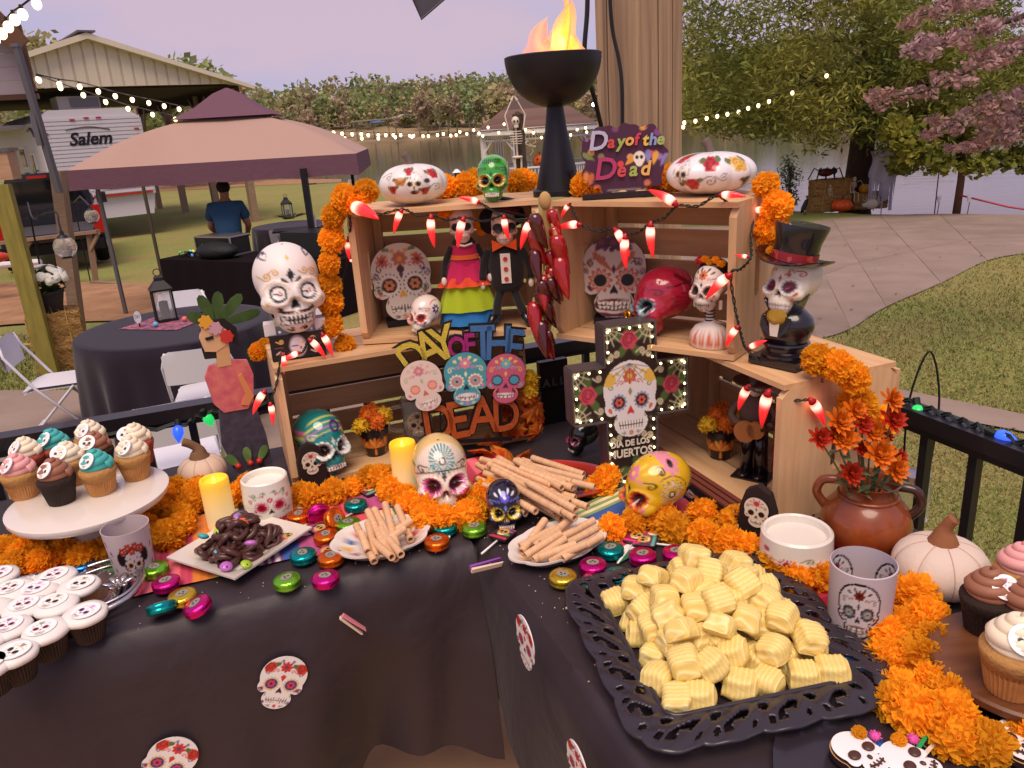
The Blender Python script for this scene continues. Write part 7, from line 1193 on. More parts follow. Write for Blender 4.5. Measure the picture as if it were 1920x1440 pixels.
for a in (('D', 776, 672, 62, 'd8c04a', -.5), ('A', 805, 655, 66, 'd8c04a', -.35), ('Y', 832, 645, 62, 'd8c04a', -.22), ('O', 857, 652, 38, 'a82a7a', -.05), ('F', 880, 648, 42, 'a82a7a', .0), ('T', 905, 646, 66, '4a78b0', .05), ('H', 934, 646, 64, '4a78b0', .1), ('E', 963, 652, 64, '4a78b0', .2), ('D', 822, 795, 74, 'b85a2a', -.05), ('E', 858, 790, 74, 'b85a2a', -.08), ('A', 905, 780, 74, 'b85a2a', .02), ('D', 948, 780, 66, 'b85a2a', .04)): bigletter(*a)
for px, py, hp, P, ro in ((808, 765, 82, sugar(Paint('dcc8bc', .012), 'c8605a', 'e8a08a', None, nose='c86a4a', top='c87a8a', top2='d8b0a0', sw='a8b090', er=.07, ink='8a6a60'), -.2), (876, 757, 86, sugar(Paint('4a96a4', .012), 'e0e0c0', 'c87a8a', '98a0a0', nose='1a2a30', top='d87a9a', top2='e8e0a0', sw='e0e0b0', er=.1, lips='e8d8e0'), .02), (946, 752, 80, sugar(Paint('c05a7a', .012), '24222c', '4a9ab0', None, nose='4a2a4a', top='5ab0c0', top2='e8c848', sw='e8b050', er=.085, m=True, chin=False), .08)):
    q = sl(px, py); plaque('skull_panel', hp * 1.18 * mpp(pb), P, .008, t, matte, q + (0, -.012, 0), (0, ro, 0), nr=30, nt=90)
ob('base_rod', MB().beam(sl(800, 832), sl(960, 822), .008), blackm, t); ob('support', MB().beam(sl(826, 700) + (0, .006, 0), sl(826, 830) + (0, .006, 0), .012, .004), blackm, t); ob('support', MB().beam(sl(940, 690) + (0, .006, 0), sl(940, 830) + (0, .006, 0), .012, .004), blackm, t)
ob('foot', MB().box((0, .01, -.01), (.14, .05, .02)), blackm, t)
# ---- light-up cross
pc2 = at(1180, 897, TZ); CT = 1.0; u = mpp(pc2) * 1.02; t = thing('lit_cross', 'lit cross sign with sugar skull reading Dia de los Muertos', 'cross sign', pc2, face(pc2, 22)); t.rotation_euler[0] = -.03; t.scale = (1, 1, 1.09); bw = .059; HX = .345; aw = .136; az0, az1 = .148, .262; dp = .05
P = Paint('2a1c18', .004)
for x, y, a in ((0, .312, 0), (-.1, .206, 0), (.1, .206, 0), (.01, .02, 0)):
    for q in range(5): P.poly(tear(x, y, .042, .012, q * 1.256 + .3), '4a6030')
    P.flower(x, y, .021, 6, 'c0485a', k=.18).arc(x, y, .013, 0, 4.5, .0016, '7a1a2c').arc(x, y, .007, 2, 7, .0016, '7a1a2c')
for x, y, e in ((-.05, .34, 1), (.05, .34, 1), (-.132, .256, 1), (.132, .256, 1), (-.132, .154, 1), (.132, .154, 1), (-.05, .005, 1)):
    for q in range(5): P.line([(x, y), (x - np.sign(x) * .04 * math.cos(q * .4), y - (1 if y > .24 else -1) * .04 * math.sin(q * .4))], .0006, 'cfc8a8')
    for r_ in (.014, .026): P.arc(x, y, r_, 0, 6.28, .0006, 'cfc8a8')
for s in (-1, 1):
    for x, y in ((.03, .286), (.045, .278), (.074, .24), (.072, .17), (.03, .105), (.046, .1)): P.swirl(s * x, y, .0075, .0012, 'e0d4b0', fl=s)
sk = sugar(Paint('dcd4d4', .01), '8a98a8', '3a2028', 'c85a50', nose='c8383a', top='c86a4a', top2='d8b050', sw='8a8a60', er=.085)
for s in (-1, 1): sk.ell(s * .3, .78, .1, .09, 'd8b050')
for q in range(9): sk.line([(0, .96), (.3 * math.cos(.3 + q * .32), .96 - .26 * math.sin(.3 + q * .32))], .004, '3a3438')
class CrossP:
    def ev(s, U, V):
        c = P.ev(U, V); uu = U / .165; vv = (V - .104) / .165; th_ = np.arctan2(vv - .5, uu); ins = np.hypot(uu, vv - .5) < outl(th_); c[ins] = sk.ev(uu[ins], vv[ins]); return c
m = MB(); cp = CrossP()
for x0, x1, z0, z1, nx, nz_ in ((-bw, bw, 0, az0, 70, 90), (-aw, aw, az0, az1, 160, 70), (-bw, bw, az1, HX, 70, 50)):
    U, V = np.meshgrid(np.linspace(x0, x1, nx), np.linspace(z0, z1, nz_)); m.grid(np.stack([U, 0 * U - dp / 2 + .004, V], -1)[:, ::-1], col=cp.ev(U.ravel(), V.ravel()).reshape(nz_, nx, 3)[:, ::-1])
ob('printed_face', m, vmat(.45, name='cross_print'), t); CO = [(-bw, 0), (bw, 0), (bw, az0), (aw, az0), (aw, az1), (bw, az1), (bw, HX), (-bw, HX), (-bw, az1), (-aw, az1), (-aw, az0), (-bw, az0)]; gal = mat('galvanised', '6e6468', .45, metal=.7, bump=(60, .4, .004)); m = MB()
for (a, b), (c, d) in zip(CO, CO[1:] + CO[:1]):
    k = np.array([(c - a), (d - b)]); k = k / np.linalg.norm(k); nx, nz_ = k[1] * .003, -k[0] * .003; m.add([(a, -dp / 2 - .006, b), (c, -dp / 2 - .006, d), (c, dp / 2, d), (a, dp / 2, b), (a + nx, -dp / 2 - .006, b + nz_), (c + nx, -dp / 2 - .006, d + nz_), (c + nx, dp / 2, d + nz_), (a + nx, dp / 2, b + nz_)], [(0, 1, 2, 3), (7, 6, 5, 4), (0, 4, 5, 1), (1, 5, 6, 2), (2, 6, 7, 3), (3, 7, 4, 0)])
m.add([(a, dp / 2, b) for a, b in CO], [tuple(range(11, -1, -1))]); ob('metal_frame', m, gal, t); led = mat('led_warm', 'fff0c0', .4, emit=((1, .82, .42), 4.5)); ledm = MB().sph((0, 0, 0), .0028, 8, 6).mesh('led', [led], True)
for (a, b), (c, d) in zip(CO, CO[1:] + CO[:1]):
    L = math.hypot(c - a, d - b); n = max(2, int(L / .02)); k = np.array([c - a, d - b]) / L; inx, inz = -k[1] * .007, k[0] * .007
    for i in range(n): q = (i + .5) / n; ob('led', ledm, [], t, (a + (c - a) * q + inx, -dp / 2 - .003, b + (d - b) * q + inz))
for s_, z, sz in (('DIA DE LOS', .084, .0185), ('MUERTOS', .062, .0245)): v, f_ = textm(s_, sz, .001, .0007, 0, .98); ob('lettering', MB().add(v, f_), mat('sign_cream', 'd8cdbb', .6), t, (-.004, -dp / 2 + .0025, z + .006))
# ---- tombstones, ribbon box, small dark sign
def tomb(lab, px, py, w_, h_, turn):
    p = at(px, py, TZ + .003); t = thing('tombstone', lab, 'tombstone', p, face(p, turn)); q = [(-w_ / 2, 0), (w_ / 2, 0), (w_ / 2 * 1.0, h_ * .6), (w_ * .33, h_ * .9), (0, h_), (-w_ * .33, h_ * .9), (-w_ / 2, h_ * .6)]; ob('slab', MB().prism(q, -.009, .009), mat('tomb_black', '2a1c1a', .6, col2='1c1312', nsc=20), t); plaque('skull_panel', h_ * .5, sugar(Paint('d8ccb4', .02), None, '1a1010', None, top='b03040', top2='b03040', sw='3a2a2a', chin=False), .003, t, matte, (0, -.0105, h_ * .32), nr=18, nt=60); ob('base', MB().box((0, 0, .006), (w_ * 1.2, .036, .012)), blackm, t)
tomb('black tombstone ornament before the teal skull', 590, 912, .066, .116, 8); tomb('black tombstone ornament leaning by the ribbon box', 1420, 1018, .07, .125, -22)
P = Paint('1a1216', .03)
for i in range(9): x = -.9 + i * .225; (mini(P, x, .5, .55) if i % 2 == 0 else P.flower(x, .55, .13, 7, ('c03a4a', '3a6a8a', 'd8883a', 'b04a7a')[i // 2 % 4], 'e8c060'))
p0 = tl(.5, -.035, ZC); t = thing('ribbon_box', 'long black box printed with skulls along the crate foot', 'box', p0, EA - PI / 2); ob('box', MB().box((0, 0, .022), (.37, .05, .044)), mat('box_black', '151014'), t); panel('printed_front', .366, .042, P, t, (0, -.0256, .001), n=120)
for k in range(3): ob('lid_slat', MB().box((0, -.016 + k * .016, .0465), (.37, .011, .005)), mat('slat_brown', '6a3428', .6), t)
p = fB(1037, 724, .1); t = thing('block_sign', 'dark block sign with dull block letters behind the pepper string', 'sign', p, EA); hbs = p[2] - (TZ); ob('board', MB().box((0, 0, .035), (.085, .02, .085)), mat('box_black', '151014'), t); ob('plinth', MB().box((0, 0, -hbs / 2 - .004), (.09, .04, hbs)), mat('box_black', '151014'), t)
for i, ch in enumerate('ALL'): v, f_ = textm(ch, .032, .002, .001); ob('letter', MB().add(v, f_), mat('dull_' + 'abc'[i], ('4a5a48', '5a4048', '48505a')[i], .7), t, (-.024 + i * .024, -.0115, .015))
# ---- candles, mugs, glasses
wax = mat('led_wax', 'ead2a0', .5, sss=.3); 
def led_candle(lab, px, py, r, h, turn=0):
    p = at(px, py, TZ + .003); t = thing('flameless_candle', lab, 'candle', p); n = 40; prof = [(r * .97, 0), (r, .004)] + [(r, z) for z in np.linspace(.008, h - .004, 10)] + [(r * .94, h), (r * .8, h - .001), (r * .7, h - .008), (.002, h - .012)]
    hot = lambda V: np.array(hx('e6cc96'))[None] * (1 - np.clip((V[:, 2] / h - .35) * 1.6, 0, 1)[:, None]) + np.array(hx('ffc428'))[None] * np.clip((V[:, 2] / h - .35) * 1.6, 0, 1)[:, None]
    ob('body', MB().lathe(prof, n, fr=lambda rr, a, z: rr, colf=hot, T=None), mat('led_candle_wax', (1, 1, 1), .5, vc=True, emit=('vc', .22)), t, smooth=40); ob('wick_flame', MB().lathe([(.003, h - .012), (.005, h - .006), (.0005, h + .006)], 8), mat('wick_glow', 'ffd050', .4, emit=('ffc040', 3)), t, smooth=True)
led_candle('flameless cream candle in front of the white pumpkin', 418, 985, .031, .115); led_candle('tall flameless yellow candle beside the pink-eyed skull', 765, 925, .0305, .13)
def paintcyl(name, lab, cat, px, py, prof, P, mt, n=128, turn=0., wrap=2.6, par=None, inner=None):
    p = at(px, py, TZ + .003); t = thing(name, lab, cat, p, face(p, turn)); pr = np.array(prof); pts = [pr[0]]
    for a, b in zip(pr[:-1], pr[1:]): k = max(1, int(np.linalg.norm(b - a) / .0022)); pts += [a + (b - a) * (i + 1) / k for i in range(k)]
    H = pr[:, 1].max()
    def cf(V): ang = np.arctan2(V[:, 0], -V[:, 1]); R__ = np.hypot(V[:, 0], V[:, 1]); return P.ev(ang * wrap / PI * 1.0, V[:, 2] / H)
    ob('body', MB().lathe(np.array(pts), n, colf=cf), mt, t, smooth=40); return t
frost = mat('frosted_glass', (1, 1, 1), .35, vc=True, trans=.25, alpha=1., ior=1.2); 
P = sugar(Paint('e8e0d4', .012), 'c8284a', '8a1030', None, top='c8385a', top2='e8a0b0', sw='8a9a6a', er=.075, npet=16, tw=.0001, chin=False, crown=False)
for s in (-1, 1): P.burst(s * .165, .47, .06, .14, 18, 'c8284a', .1)
P.poly([(-.5, .17), (.5, .17), (.45, .07), (0, .04), (-.45, .07)], 'c8304a'); 
for i in range(14): P.ell((i - 6.5) * .07, .17, .03, .03, 'e8e0d4')
g = np.random.default_rng(3)
for s in (-1, 1): P.swirl(s * .3, .75, .05, .01, '7a8a5a', fl=s).swirl(s * .1, .78, .04, .008, '7a8a5a').flower(s * .38, .6, .05, 8, 'c85a6a', 'f0d0c0').swirl(s * .36, .3, .05, .008, '4a4a40', fl=-s)
P.flower(0, .62, .06, 8, 'c84a5a', 'f0d0c0'); t = paintcyl('skull_mug_candle', 'white skull mug candle with crimson eyes', 'candle', 508, 968, [(.04, 0), (.05, .006), (.053, .05), (.05, .098), (.047, .101), (.044, .098), (.044, .085), (.002, .084)], P, vmat(.3, .3, name='ceramic_print'), turn=4, wrap=1.4)
P = Paint('ded6cc', .012).burst(-.05, .5, .04, .14, 16, 'b02a4a', .1).ell(-.05, .5, .06, .06, '8a1030').swirl(.25, .62, .07, .012, '7a8050').swirl(.2, .4, .06, .012, '7a8050', fl=-1).line([(-.5, .17), (.1, .2)], .02, '3a3630').burst(-.75, .5, .04, .14, 16, 'b02a4a', .1).flower(-.4, .72, .07, 7, 'c05060'); paintcyl('wide_candle_cup', 'wide white candle cup with a crimson flower by the jug', 'candle', 1490, 1066, [(.05, 0), (.058, .006), (.064, .04), (.062, .078), (.058, .082), (.054, .079), (.053, .066), (.002, .065)], P, vmat(.3, .3, name='ceramic_print'), turn=-6, wrap=1.6)
P = Paint('d4c2c4', .01); sugar(P, 'd89a3a', '2a1a18', None, top='a83028', top2='c84a30', sw='3a2a2a', er=.085, chin=False, crown=False)
P2 = Paint('d4c2c4', .012); 
class GP:
    def ev(s, U, V):
        c = np.tile(np.array(hx('cfbcc0')), (len(U), 1)); uu = U / .62; vv = (V - .1) / .55; th_ = np.arctan2(vv - .5, uu); ins = np.hypot(uu, vv - .5) < outl(th_); c[ins] = P.ev(uu[ins], vv[ins]); c[np.abs(np.hypot(uu, vv - .5) - outl(th_)) < .03] = hx('2a2026'); q = Q.ev(U, V); e = Q.msk(U, V); return c * (1 - e) + q * e
class QP(Paint):
    def msk(s, U, V):
        a = np.zeros((len(U), 1))
        for d, c in s.ops: a = np.maximum(a, np.clip(.5 - d(U, V) / s.aa, 0, 1)[:, None])
        return a
Q = QP('a83028', .012)
for s in (-1, 1): Q.ell(s * .3, .5, .1, .14, '241c20')
for x, y in ((-.22, .66), (-.08, .72), (.08, .72), (.22, .66), (0, .64)): Q.flower(x, y, .09, 6, 'a42a22', 'e0885a')
for s in (-1, 1):
    for k in range(4): Q.poly(tear(s * (.5 + .12 * (k % 2)), .2 + k * .18, .13, .03, PI / 2 - s * .6), '3a2430')
paintcyl('painted_votive', 'frosted votive glass with a flower-crowned skull', 'glass', 256, 1075, [(.034, 0), (.036, .004), (.044, .108), (.0425, .108), (.0345, .008), (.002, .008)], GP(), frost, turn=2, wrap=1.7)
P = Paint('d8ccd0', .01); Q = QP('1a1216', .01)
for cx in (-1.15, 0, 1.15):
    for d, c in sugar(Paint('d8ccd0', .014), '1a1216', '8a8a90', None, top='7a2a1c', top2='1a1216', sw='1a1216', er=.09, lips='6a1a2a').ops: pass
SKG = sugar(Paint('e0d4d6', .014), '1a1216', '6a6a78', 'b0b0a8', top='7a2a1c', top2='2a1a1c', sw='1a1216', er=.095, lips='7a1a30')
class GP3:
    def ev(s, U, V):
        c = np.tile(np.array(hx('d2c4ca')), (len(U), 1))
        for cx in (-1.0, 0, 1.0):
            uu = (U - cx) / .8; vv = (V - .12) / .78; th_ = np.arctan2(vv - .5, uu); rr = np.hypot(uu, vv - .5); o_ = outl(th_); ins = rr < o_; c[ins] = SKG.ev(uu[ins], vv[ins]); rim = np.abs(rr - o_) < .018; c[rim] = hx('1a1216')
        return c
paintcyl('skull_glass', 'tall frosted glass printed with dark skulls by the tray', 'glass', 1608, 1182, [(.043, 0), (.046, .006), (.049, .125), (.047, .126), (.044, .01), (.002, .01)], GP3(), frost, turn=-2, wrap=1.5)
# glass mug behind the sign, mason jar
p = at(788, 832, TZ + .02); p = fB(788, 832, .12); p[2] = ZF; t = thing('glass_mug', 'clear glass mug with a black skull print behind the letters', 'mug', p, face(p)); ob('body', MB().lathe([(.036, 0), (.038, .004), (.04, .12), (.037, .12), (.035, .01), (.002, .01)], 32), mat('thin_glass', 'ffffff'), t, smooth=40); ob('handle', MB().tube(arcpts([(-.04, 0, .1), (-.075, 0, .09), (-.075, 0, .04), (-.04, 0, .03)], 14), .006, 7), mat('thin_glass', 'ffffff'), t, smooth=True); plaque('skull_print', .07, sugar(Paint('a89078', .02), None, INK, None, top='3a2a20', top2='3a2a20', sw=INK), .001, t, matte, (0, -.0415, .025), nr=18, nt=60)
p = tl(1.1, -.16, -.2); p = at(1710, 970, .6); p = hit(1708, 972, tl(1.06, 0), e1); t = thing('mason_jar', 'clear mason jar hanging outside the railing by the jug', 'jar', p); ob('body', MB().lathe([(.03, 0), (.036, .006), (.038, .09), (.03, .105), (.029, .12)], 28, capt=False), mat('thin_glass', 'ffffff'), t, smooth=40); ob('neck_ring', MB().lathe([(.031, .106), (.032, .12), (.029, .121)], 28), mat('aluminium', 'b8b4b8'), t, smooth=40); ob('bail', MB().tube(arcpts([(-.03, 0, .115), (-.035, 0, .3), (0, 0, .42), (.035, 0, .3), (.03, 0, .115)], 24), .0025, 5), blk, t)
# ---- pumpkins with stems
def plush(lab, px, py, r, flat, mt, stem, curl, turn=0):
    p = at(px, py, TZ + .003); t = thing('fabric_pumpkin', lab, 'pumpkin', p, face(p, turn)); th = np.linspace(.03, PI - .03, 30); ob('body', MB().lathe(np.stack([r * np.sin(th) ** .75, r * flat * (1 - np.cos(th))], 1), 96, fr=lambda rr, a, z: rr * (1 - .05 * np.exp(-((np.mod(a, PI / 4) - PI / 8) / .07) ** 2))), mt, t, smooth=True); h = 2 * r * flat
    ob('stem', MB().tube(arcpts(np.array([(0, 0, h - .012), (0, 0, h + .005), (0, 0, h + .02), (curl * .5, 0, h + .036), (curl, 0, h + .045)]), 14), np.concatenate([np.linspace(.03, .012, 8), np.full(6, .0105)]), 12), mat('stem_' + stem, stem, .85, bump=(80, .4, .004)), t, smooth=True)
    for k in range(8): a = k * PI / 4 + PI / 8; ob('seam', MB().tube([(r * .952 * math.sin(q) ** .75 * math.cos(a), r * .952 * math.sin(q) ** .75 * math.sin(a), r * flat * (1 - math.cos(q))) for q in np.linspace(.25, PI - .2, 16)], .0012, 5), mat('seam', 'b89888', .8), t)
plush('cream fabric pumpkin with brown stem beside the railing and jug', 1757, 1105, .076, .62, mat('cream_felt', 'd0bcae', .9, bump=(120, .3, .003)), '8a5636', .012, -3); plush('cream pumpkin with curled brown stem behind the small candle', 385, 908, .058, .66, mat('cream_clay', 'cdb49e', .7), '74543a', -.03)
# ---- terracotta jug with flowers
p = at(1618, 1030, TZ + .003); t = thing('terracotta_jug', 'two-handled terracotta jug holding orange flowers', 'jug', p, face(p, 0)); terr = mat('terracotta', '9a4e22', .28, col2='6a2e18', nsc=9, ramp=(.38, .72), coat=.4)
ob('body', MB().lathe([(.04, 0), (.052, .006), (.074, .035), (.08, .062), (.074, .088), (.058, .108), (.05, .116), (.049, .124), (.052, .142), (.056, .146), (.052, .146), (.046, .128), (.046, .11), (.002, .1)], 64), terr, t, smooth=45); ob('collar_ring', MB().tube(circ3((0, 0, .117), .051, 36, 'xy'), .0035, 7, close=True), terr, t, smooth=True)
for s in (-1, 1): ob('handle', MB().tube(arcpts([(s * .05, 0, .138), (s * .078, 0, .134), (s * .088, 0, .108), (s * .07, 0, .08)], 16), [.0085] * 16, 9), terr if s < 0 else mat('terracotta_dark', '3a2016', .3, coat=.4), t, smooth=True)
def zinnia(seed, c, n=34, R=.026):
    g = np.random.default_rng(seed); m = MB()
    for k in range(n):
        a = k * 2.4; el = .15 + 1.15 * (k / n) ** .8; q = R * (1.05 - .45 * k / n); d = np.array([math.cos(a) * math.cos(el), math.sin(a) * math.cos(el), math.sin(el)]); s = np.array([-math.sin(a), math.cos(a), 0]) * R * .13; m.add([d * .004 - s * .5, d * .004 + s * .5, d * q * .75 + s * 1.2, d * q, d * q * .75 - s * 1.2], [(0, 1, 2, 3, 4)])
    m.sph((0, 0, .003), R * .25, 8, 6); return m.mesh('zinnia', [leafmat('zinnia_' + c, c, tuple(np.array(hx(c)) * .75), .3)])
zo, zr = [zinnia(k, 'f07a14') for k in (1, 2)], zinnia(3, 'c83418'); stemm = leafmat('zinnia_leaf', '5a6440', '7c8460', .2, nsc=30); b = thing('flower_bunch', 'bunch of orange and red zinnias standing in the jug', 'flowers', p + (0, 0, .12)); bo = p + (0, 0, .12); g = np.random.default_rng(6)
for px, py, k, s in ((1668, 750, 0, 1), (1570, 790, 1, 1.15), (1600, 770, 0, 1), (1672, 788, 2, 1.05), (1615, 795, 2, .9), (1632, 808, 1, 1.1), (1535, 822, 2, .95), (1582, 822, 0, 1.15), (1562, 815, 2, .8), (1646, 850, 1, 1.3), (1675, 880, 0, 1.15), (1595, 888, 2, 1.0), (1682, 858, 2, .8), (1612, 840, 2, .7), (1660, 820, 2, .6)):
    q = hit(px, py, p + (0, -.03 - .03 * g.random(), 0), (0, 1, 0)) - bo; st = np.array([q[0] * .2, q[1] * .2, -.03]); mid = (st + q) / 2 + (0, 0, .01); sm = ob('stem', MB().tube(arcpts([st, mid, q], 8), .0018, 5), stemm, b); d = Vector((q[0] * .6 + g.normal() * .15, -.8, .5)); ob('zinnia', (zo + [zr])[k], [], b, q, d.to_track_quat('Z', 'Y').to_euler(), s)
    for e in range(2):
        c = st + (q - st) * g.uniform(.25, .8); a = g.uniform(0, 6.28); dv = np.array([math.cos(a), math.sin(a) - .4, g.uniform(-.2, .7)]); dv /= np.linalg.norm(dv); sd_ = np.cross(dv, (0, 0, 1)) * .0075; ob('leaf', MB().add([c, c + dv * .02 + sd_, c + dv * .042 + (0, 0, -.004), c + dv * .02 - sd_], [(0, 1, 2, 3)]), stemm, b)
# ---- marigold pots, leaf bunch
def mpot(lab, p, s=1., turn=0):
    P = Paint('1a1214', .02)
    for cx in (-.55, .0, .55):
        for k in range(7): a = PI * (.08 + .14 * k); P.poly(tear(cx, .35, .42, .075, a), ('d87a24', 'e0a040', 'c85a20')[k % 3])
        P.poly(tear(cx, .35, .3, .08, -1.57), 'd87a24')
    t = thing('painted_pot', lab, 'pot', p, face(p, turn), s=s); H = .072; prof = [(.026, 0)] + [(.026 + .014 * k / 24, H * k / 24) for k in range(25)] + [(.037, H), (.034, H * .9), (.002, H * .85)]
    ob('pot', MB().lathe(prof, 96, colf=lambda V: P.ev(np.arctan2(V[:, 0], -V[:, 1]) * .5, V[:, 2] / H)), vmat(.3, .3, name='pot_glaze'), t, smooth=40); ym = mat('marigold_yellow', 'e0b020', .8); ro = mat('marigold_rust', 'd86a14', .8)
    for k, (x, y, z) in enumerate(((-.028, -.012, .085), (.012, -.018, .092), (.0, .015, .108), (.03, .005, .1), (-.01, .0, .104))): ob('bloom', pom(40 + k % 2, .026, 90, ym if k in (0, 3) else ro), [], t, (x, y, z), (k, k * 2, k))
    return t
p = fB(706, 852, .09); p[2] = ZF; mpot('painted pot of marigolds beside the teal skull', p, 1.0); p = fC(1350, 885, .1); p[2] = ZF; mpot('painted pot of marigolds inside the guitar figure crate', p, 1.0)
p = at(965, 838, TZ + .01) ; p = fB(975, 830, .03); p[2] = ZF; t = thing('autumn_vase', 'vase wrapped in orange autumn leaves with a yellow marigold', 'vase', p); ob('vase', MB().lathe([(.035, 0), (.045, .03), (.05, .06), (.035, .1), (.028, .12)], 28), mat('amber_vase', '9a4a1c', .4), t, smooth=40)
lm = leafmat('maple_orange', 'c8481c', 'e08a2c', .4, nsc=40); LP = [(0, -.5), (.12, -.35), (.35, -.4), (.3, -.2), (.55, -.05), (.35, .05), (.4, .3), (.18, .2), (0, .55), (-.18, .2), (-.4, .3), (-.35, .05), (-.55, -.05), (-.3, -.2), (-.35, -.4), (-.12, -.35)]
g = np.random.default_rng(12); lfm = MB().add([(0, 0, .012)] + [(x * .07, y * .07, -.25 * (x * x + y * y) * .05) for x, y in LP], [(0, i + 1, (i + 1) % 16 + 1) for i in range(16)]).mesh('maple_leaf', [lm])
for k in range(26): a = g.uniform(-2.9, -.2); e = g.uniform(-.3, .9); rr = g.uniform(.045, .065); lz = g.uniform(.0, .14); ob('maple_leaf', lfm, [], t, (rr * math.cos(a), rr * math.sin(a), lz), Vector((math.cos(a), math.sin(a), e)).to_track_quat('Z', 'Y').to_euler(), g.uniform(.7, 1.15))
for q, k, mm in (((.035, -.03, .16), 41, mat('marigold_yellow', 'e0b020')), ((-.01, -.03, .165), 42, mat('marigold_rust', 'd86a14')), ((.03, -.045, .13), 43, mat('marigold_yellow', 'e0b020'))): ob('bloom', pom(k, .027, 90, mm), [], t, q)
for k, (px, py) in enumerate(((915, 832), (945, 850), (905, 850), (975, 862))): tag(ob('loose_maple_leaf', lfm, [], None, at(px, py, TZ + .02) , (.5, .3 * k, k), 1.1), ('loose orange maple leaf lying closest to the pink-eyed skull', 'loose orange maple leaf under the middle of the letter sign', 'loose maple leaf tucked against the candle side of the sign', 'loose maple leaf touching the wafer pile')[k], 'leaf', 'loose maple leaves')
# ---------------------------------------------------------------- dolls, busts, pepper string, chili lights, stickers
feltb = mat('black_felt', '161014', .9, sheen=.2); ivory = mat('ivory', 'e0d4c4', .6)
def fabric(c, b=30): return mat('fabric_' + c, c, .85, bump=(b * 30, .4, .002), sheen=.1)
# bride doll (modelled in photo-pixel units and scaled to size)
p = fL(882, 608, .075); u = mpp(p); t = thing('catrina_doll', 'skeleton bride doll in magenta, lime and blue skirts hanging in the crate', 'doll', p, face(p, 4), s=u); HW = lambda z0, z1, r0, r1, ru=0, nw=9: MB().lathe([(r0, z0), ((r0 * 2 + r1) / 3, z0 + (z1 - z0) / 3), ((r0 + r1 * 2) / 3, z0 + 2 * (z1 - z0) / 3), (r1, z1)], 72, fr=lambda rr, a, z: rr * (1 + ru * np.sin(nw * a) * np.clip((z1 - z) / (z1 - z0), 0, 1)), capb=False)
ob('skirt_blue', HW(4, 52, 55, 44, .05), fabric('2a7cc0'), t, smooth=60, s=(1, .55, 1)); ob('skirt_lime', HW(30, 92, 56, 34, .06), fabric('a8bc1c'), t, smooth=60, s=(1, .58, 1)); ob('skirt_magenta', HW(84, 122, 44, 26, .08), fabric('c81e58'), t, smooth=60, s=(1, .6, 1)); ob('trim', HW(76, 92, 52, 40, .1, 13), fabric('e04a24'), t, smooth=60, s=(1, .58, 1)); ob('bodice', HW(112, 150, 26, 22), fabric('b81a50'), t, smooth=60, s=(1, .7, 1)); ob('sash', HW(124, 132, 26, 25), fabric('e0622c'), t, s=(1.03, .73, 1))
ob('collar', MB().lathe([(20, 148), (23, 154), (14, 162)], 24), feltb, t, s=(1, .8, 1)); ob('collar_bone', MB().tube([(-14, -16, 152), (0, -19, 149), (14, -16, 152)], 2.2, 6), ivory, t)
P = sugar(Paint('e0d2c8', .02), None, INK, None, nose='2a1014', top='c04050', top2='e0a050', sw='c04050', er=.12, teeth='b02a30', crown=False, chin=False, ink='e0d2c8', tw=.38); sk_ = skull('head', 62, P, None, t, matte, (0, 0, 154), (0, 0, -.15), eyecol=True, deep=.25)
for k in range(7): ob('hair_flower', POMS[k % 4], [], t, (34 * math.cos(.1 + k * .5) * (1 if k < 3.5 else 1), 2, 185 + 26 * math.sin(-.6 + k * .5)), s=300 + 40 * (k % 3))
for s in (-1, 1): ob('arm', MB().tube(arcpts([(s * 22, 0, 146), (s * 36, -2, 120), (s * 42, -14, 95)], 8), [7, 6.5, 6, 6, 5.5, 5, 5, 5], 8), feltb, t, smooth=True); ob('hand', MB().sph((s * 42, -16, 88), (5, 4, 8), 10, 8), ivory, t, smooth=True); ob('leg', MB().tube([(s * 14, 0, 10), (s * 16, -4, -2)], 6, 8), feltb, t); ob('shoe', MB().sph((s * 17, -14, -3), (7, 16, 6), 12, 8), feltb, t, smooth=True)
# groom doll
p = fL(952, 545, .07); t = thing('groom_doll', 'skeleton groom doll in black suit and orange bow tie hanging in the crate', 'doll', p, face(p, -2), s=u); ob('torso', MB().lathe([(22, 0), (30, 12), (33, 45), (28, 78), (14, 88)], 32), feltb, t, smooth=60, s=(1, .6, 1)); X = np.array([[(x, -20.5 - .4 * (z - 40) * .02, z) for x in (-9, 0, 9)] for z in (18, 45, 72)]); ob('shirt_front', MB().grid(X), ivory, t)
for z in (26, 44, 62): ob('shirt_dot', MB().lathe([(4, 0), (4, 1)], 14, T=TR((0, -21.5, z), (PI / 2, 0, 0))), fabric('c03040'), t)
for s in (-1, 1): ob('bow_tie', MB().add([(0, -22, 86), (s * 22, -22, 97), (s * 22, -20, 76)], [(0, 1, 2)]).add([(0, -18, 86), (s * 22, -18, 97), (s * 22, -17, 76)], [(2, 1, 0)]), fabric('e0561c'), t); ob('arm', MB().tube(arcpts([(s * 30, 0, 76), (s * 40, -4, 52), (s * 44, -12, 25)], 8), 7, 8), feltb, t, smooth=True); ob('hand', MB().sph((s * 44, -13, 15), (5, 4, 8), 10, 8), ivory, t); ob('leg', MB().tube(arcpts([(s * 12, 0, 4), (s * 20, -10, -22), (s * (30 if s > 0 else 22), -16, -42)], 8), 8, 8), feltb, t, smooth=True); ob('shoe', MB().tube([(s * 28, -18, -40), (s * 38, -26, -62)], [8, 6], 8), mat('shoe_gloss', '14121a', .25, coat=.5), t, smooth=True)
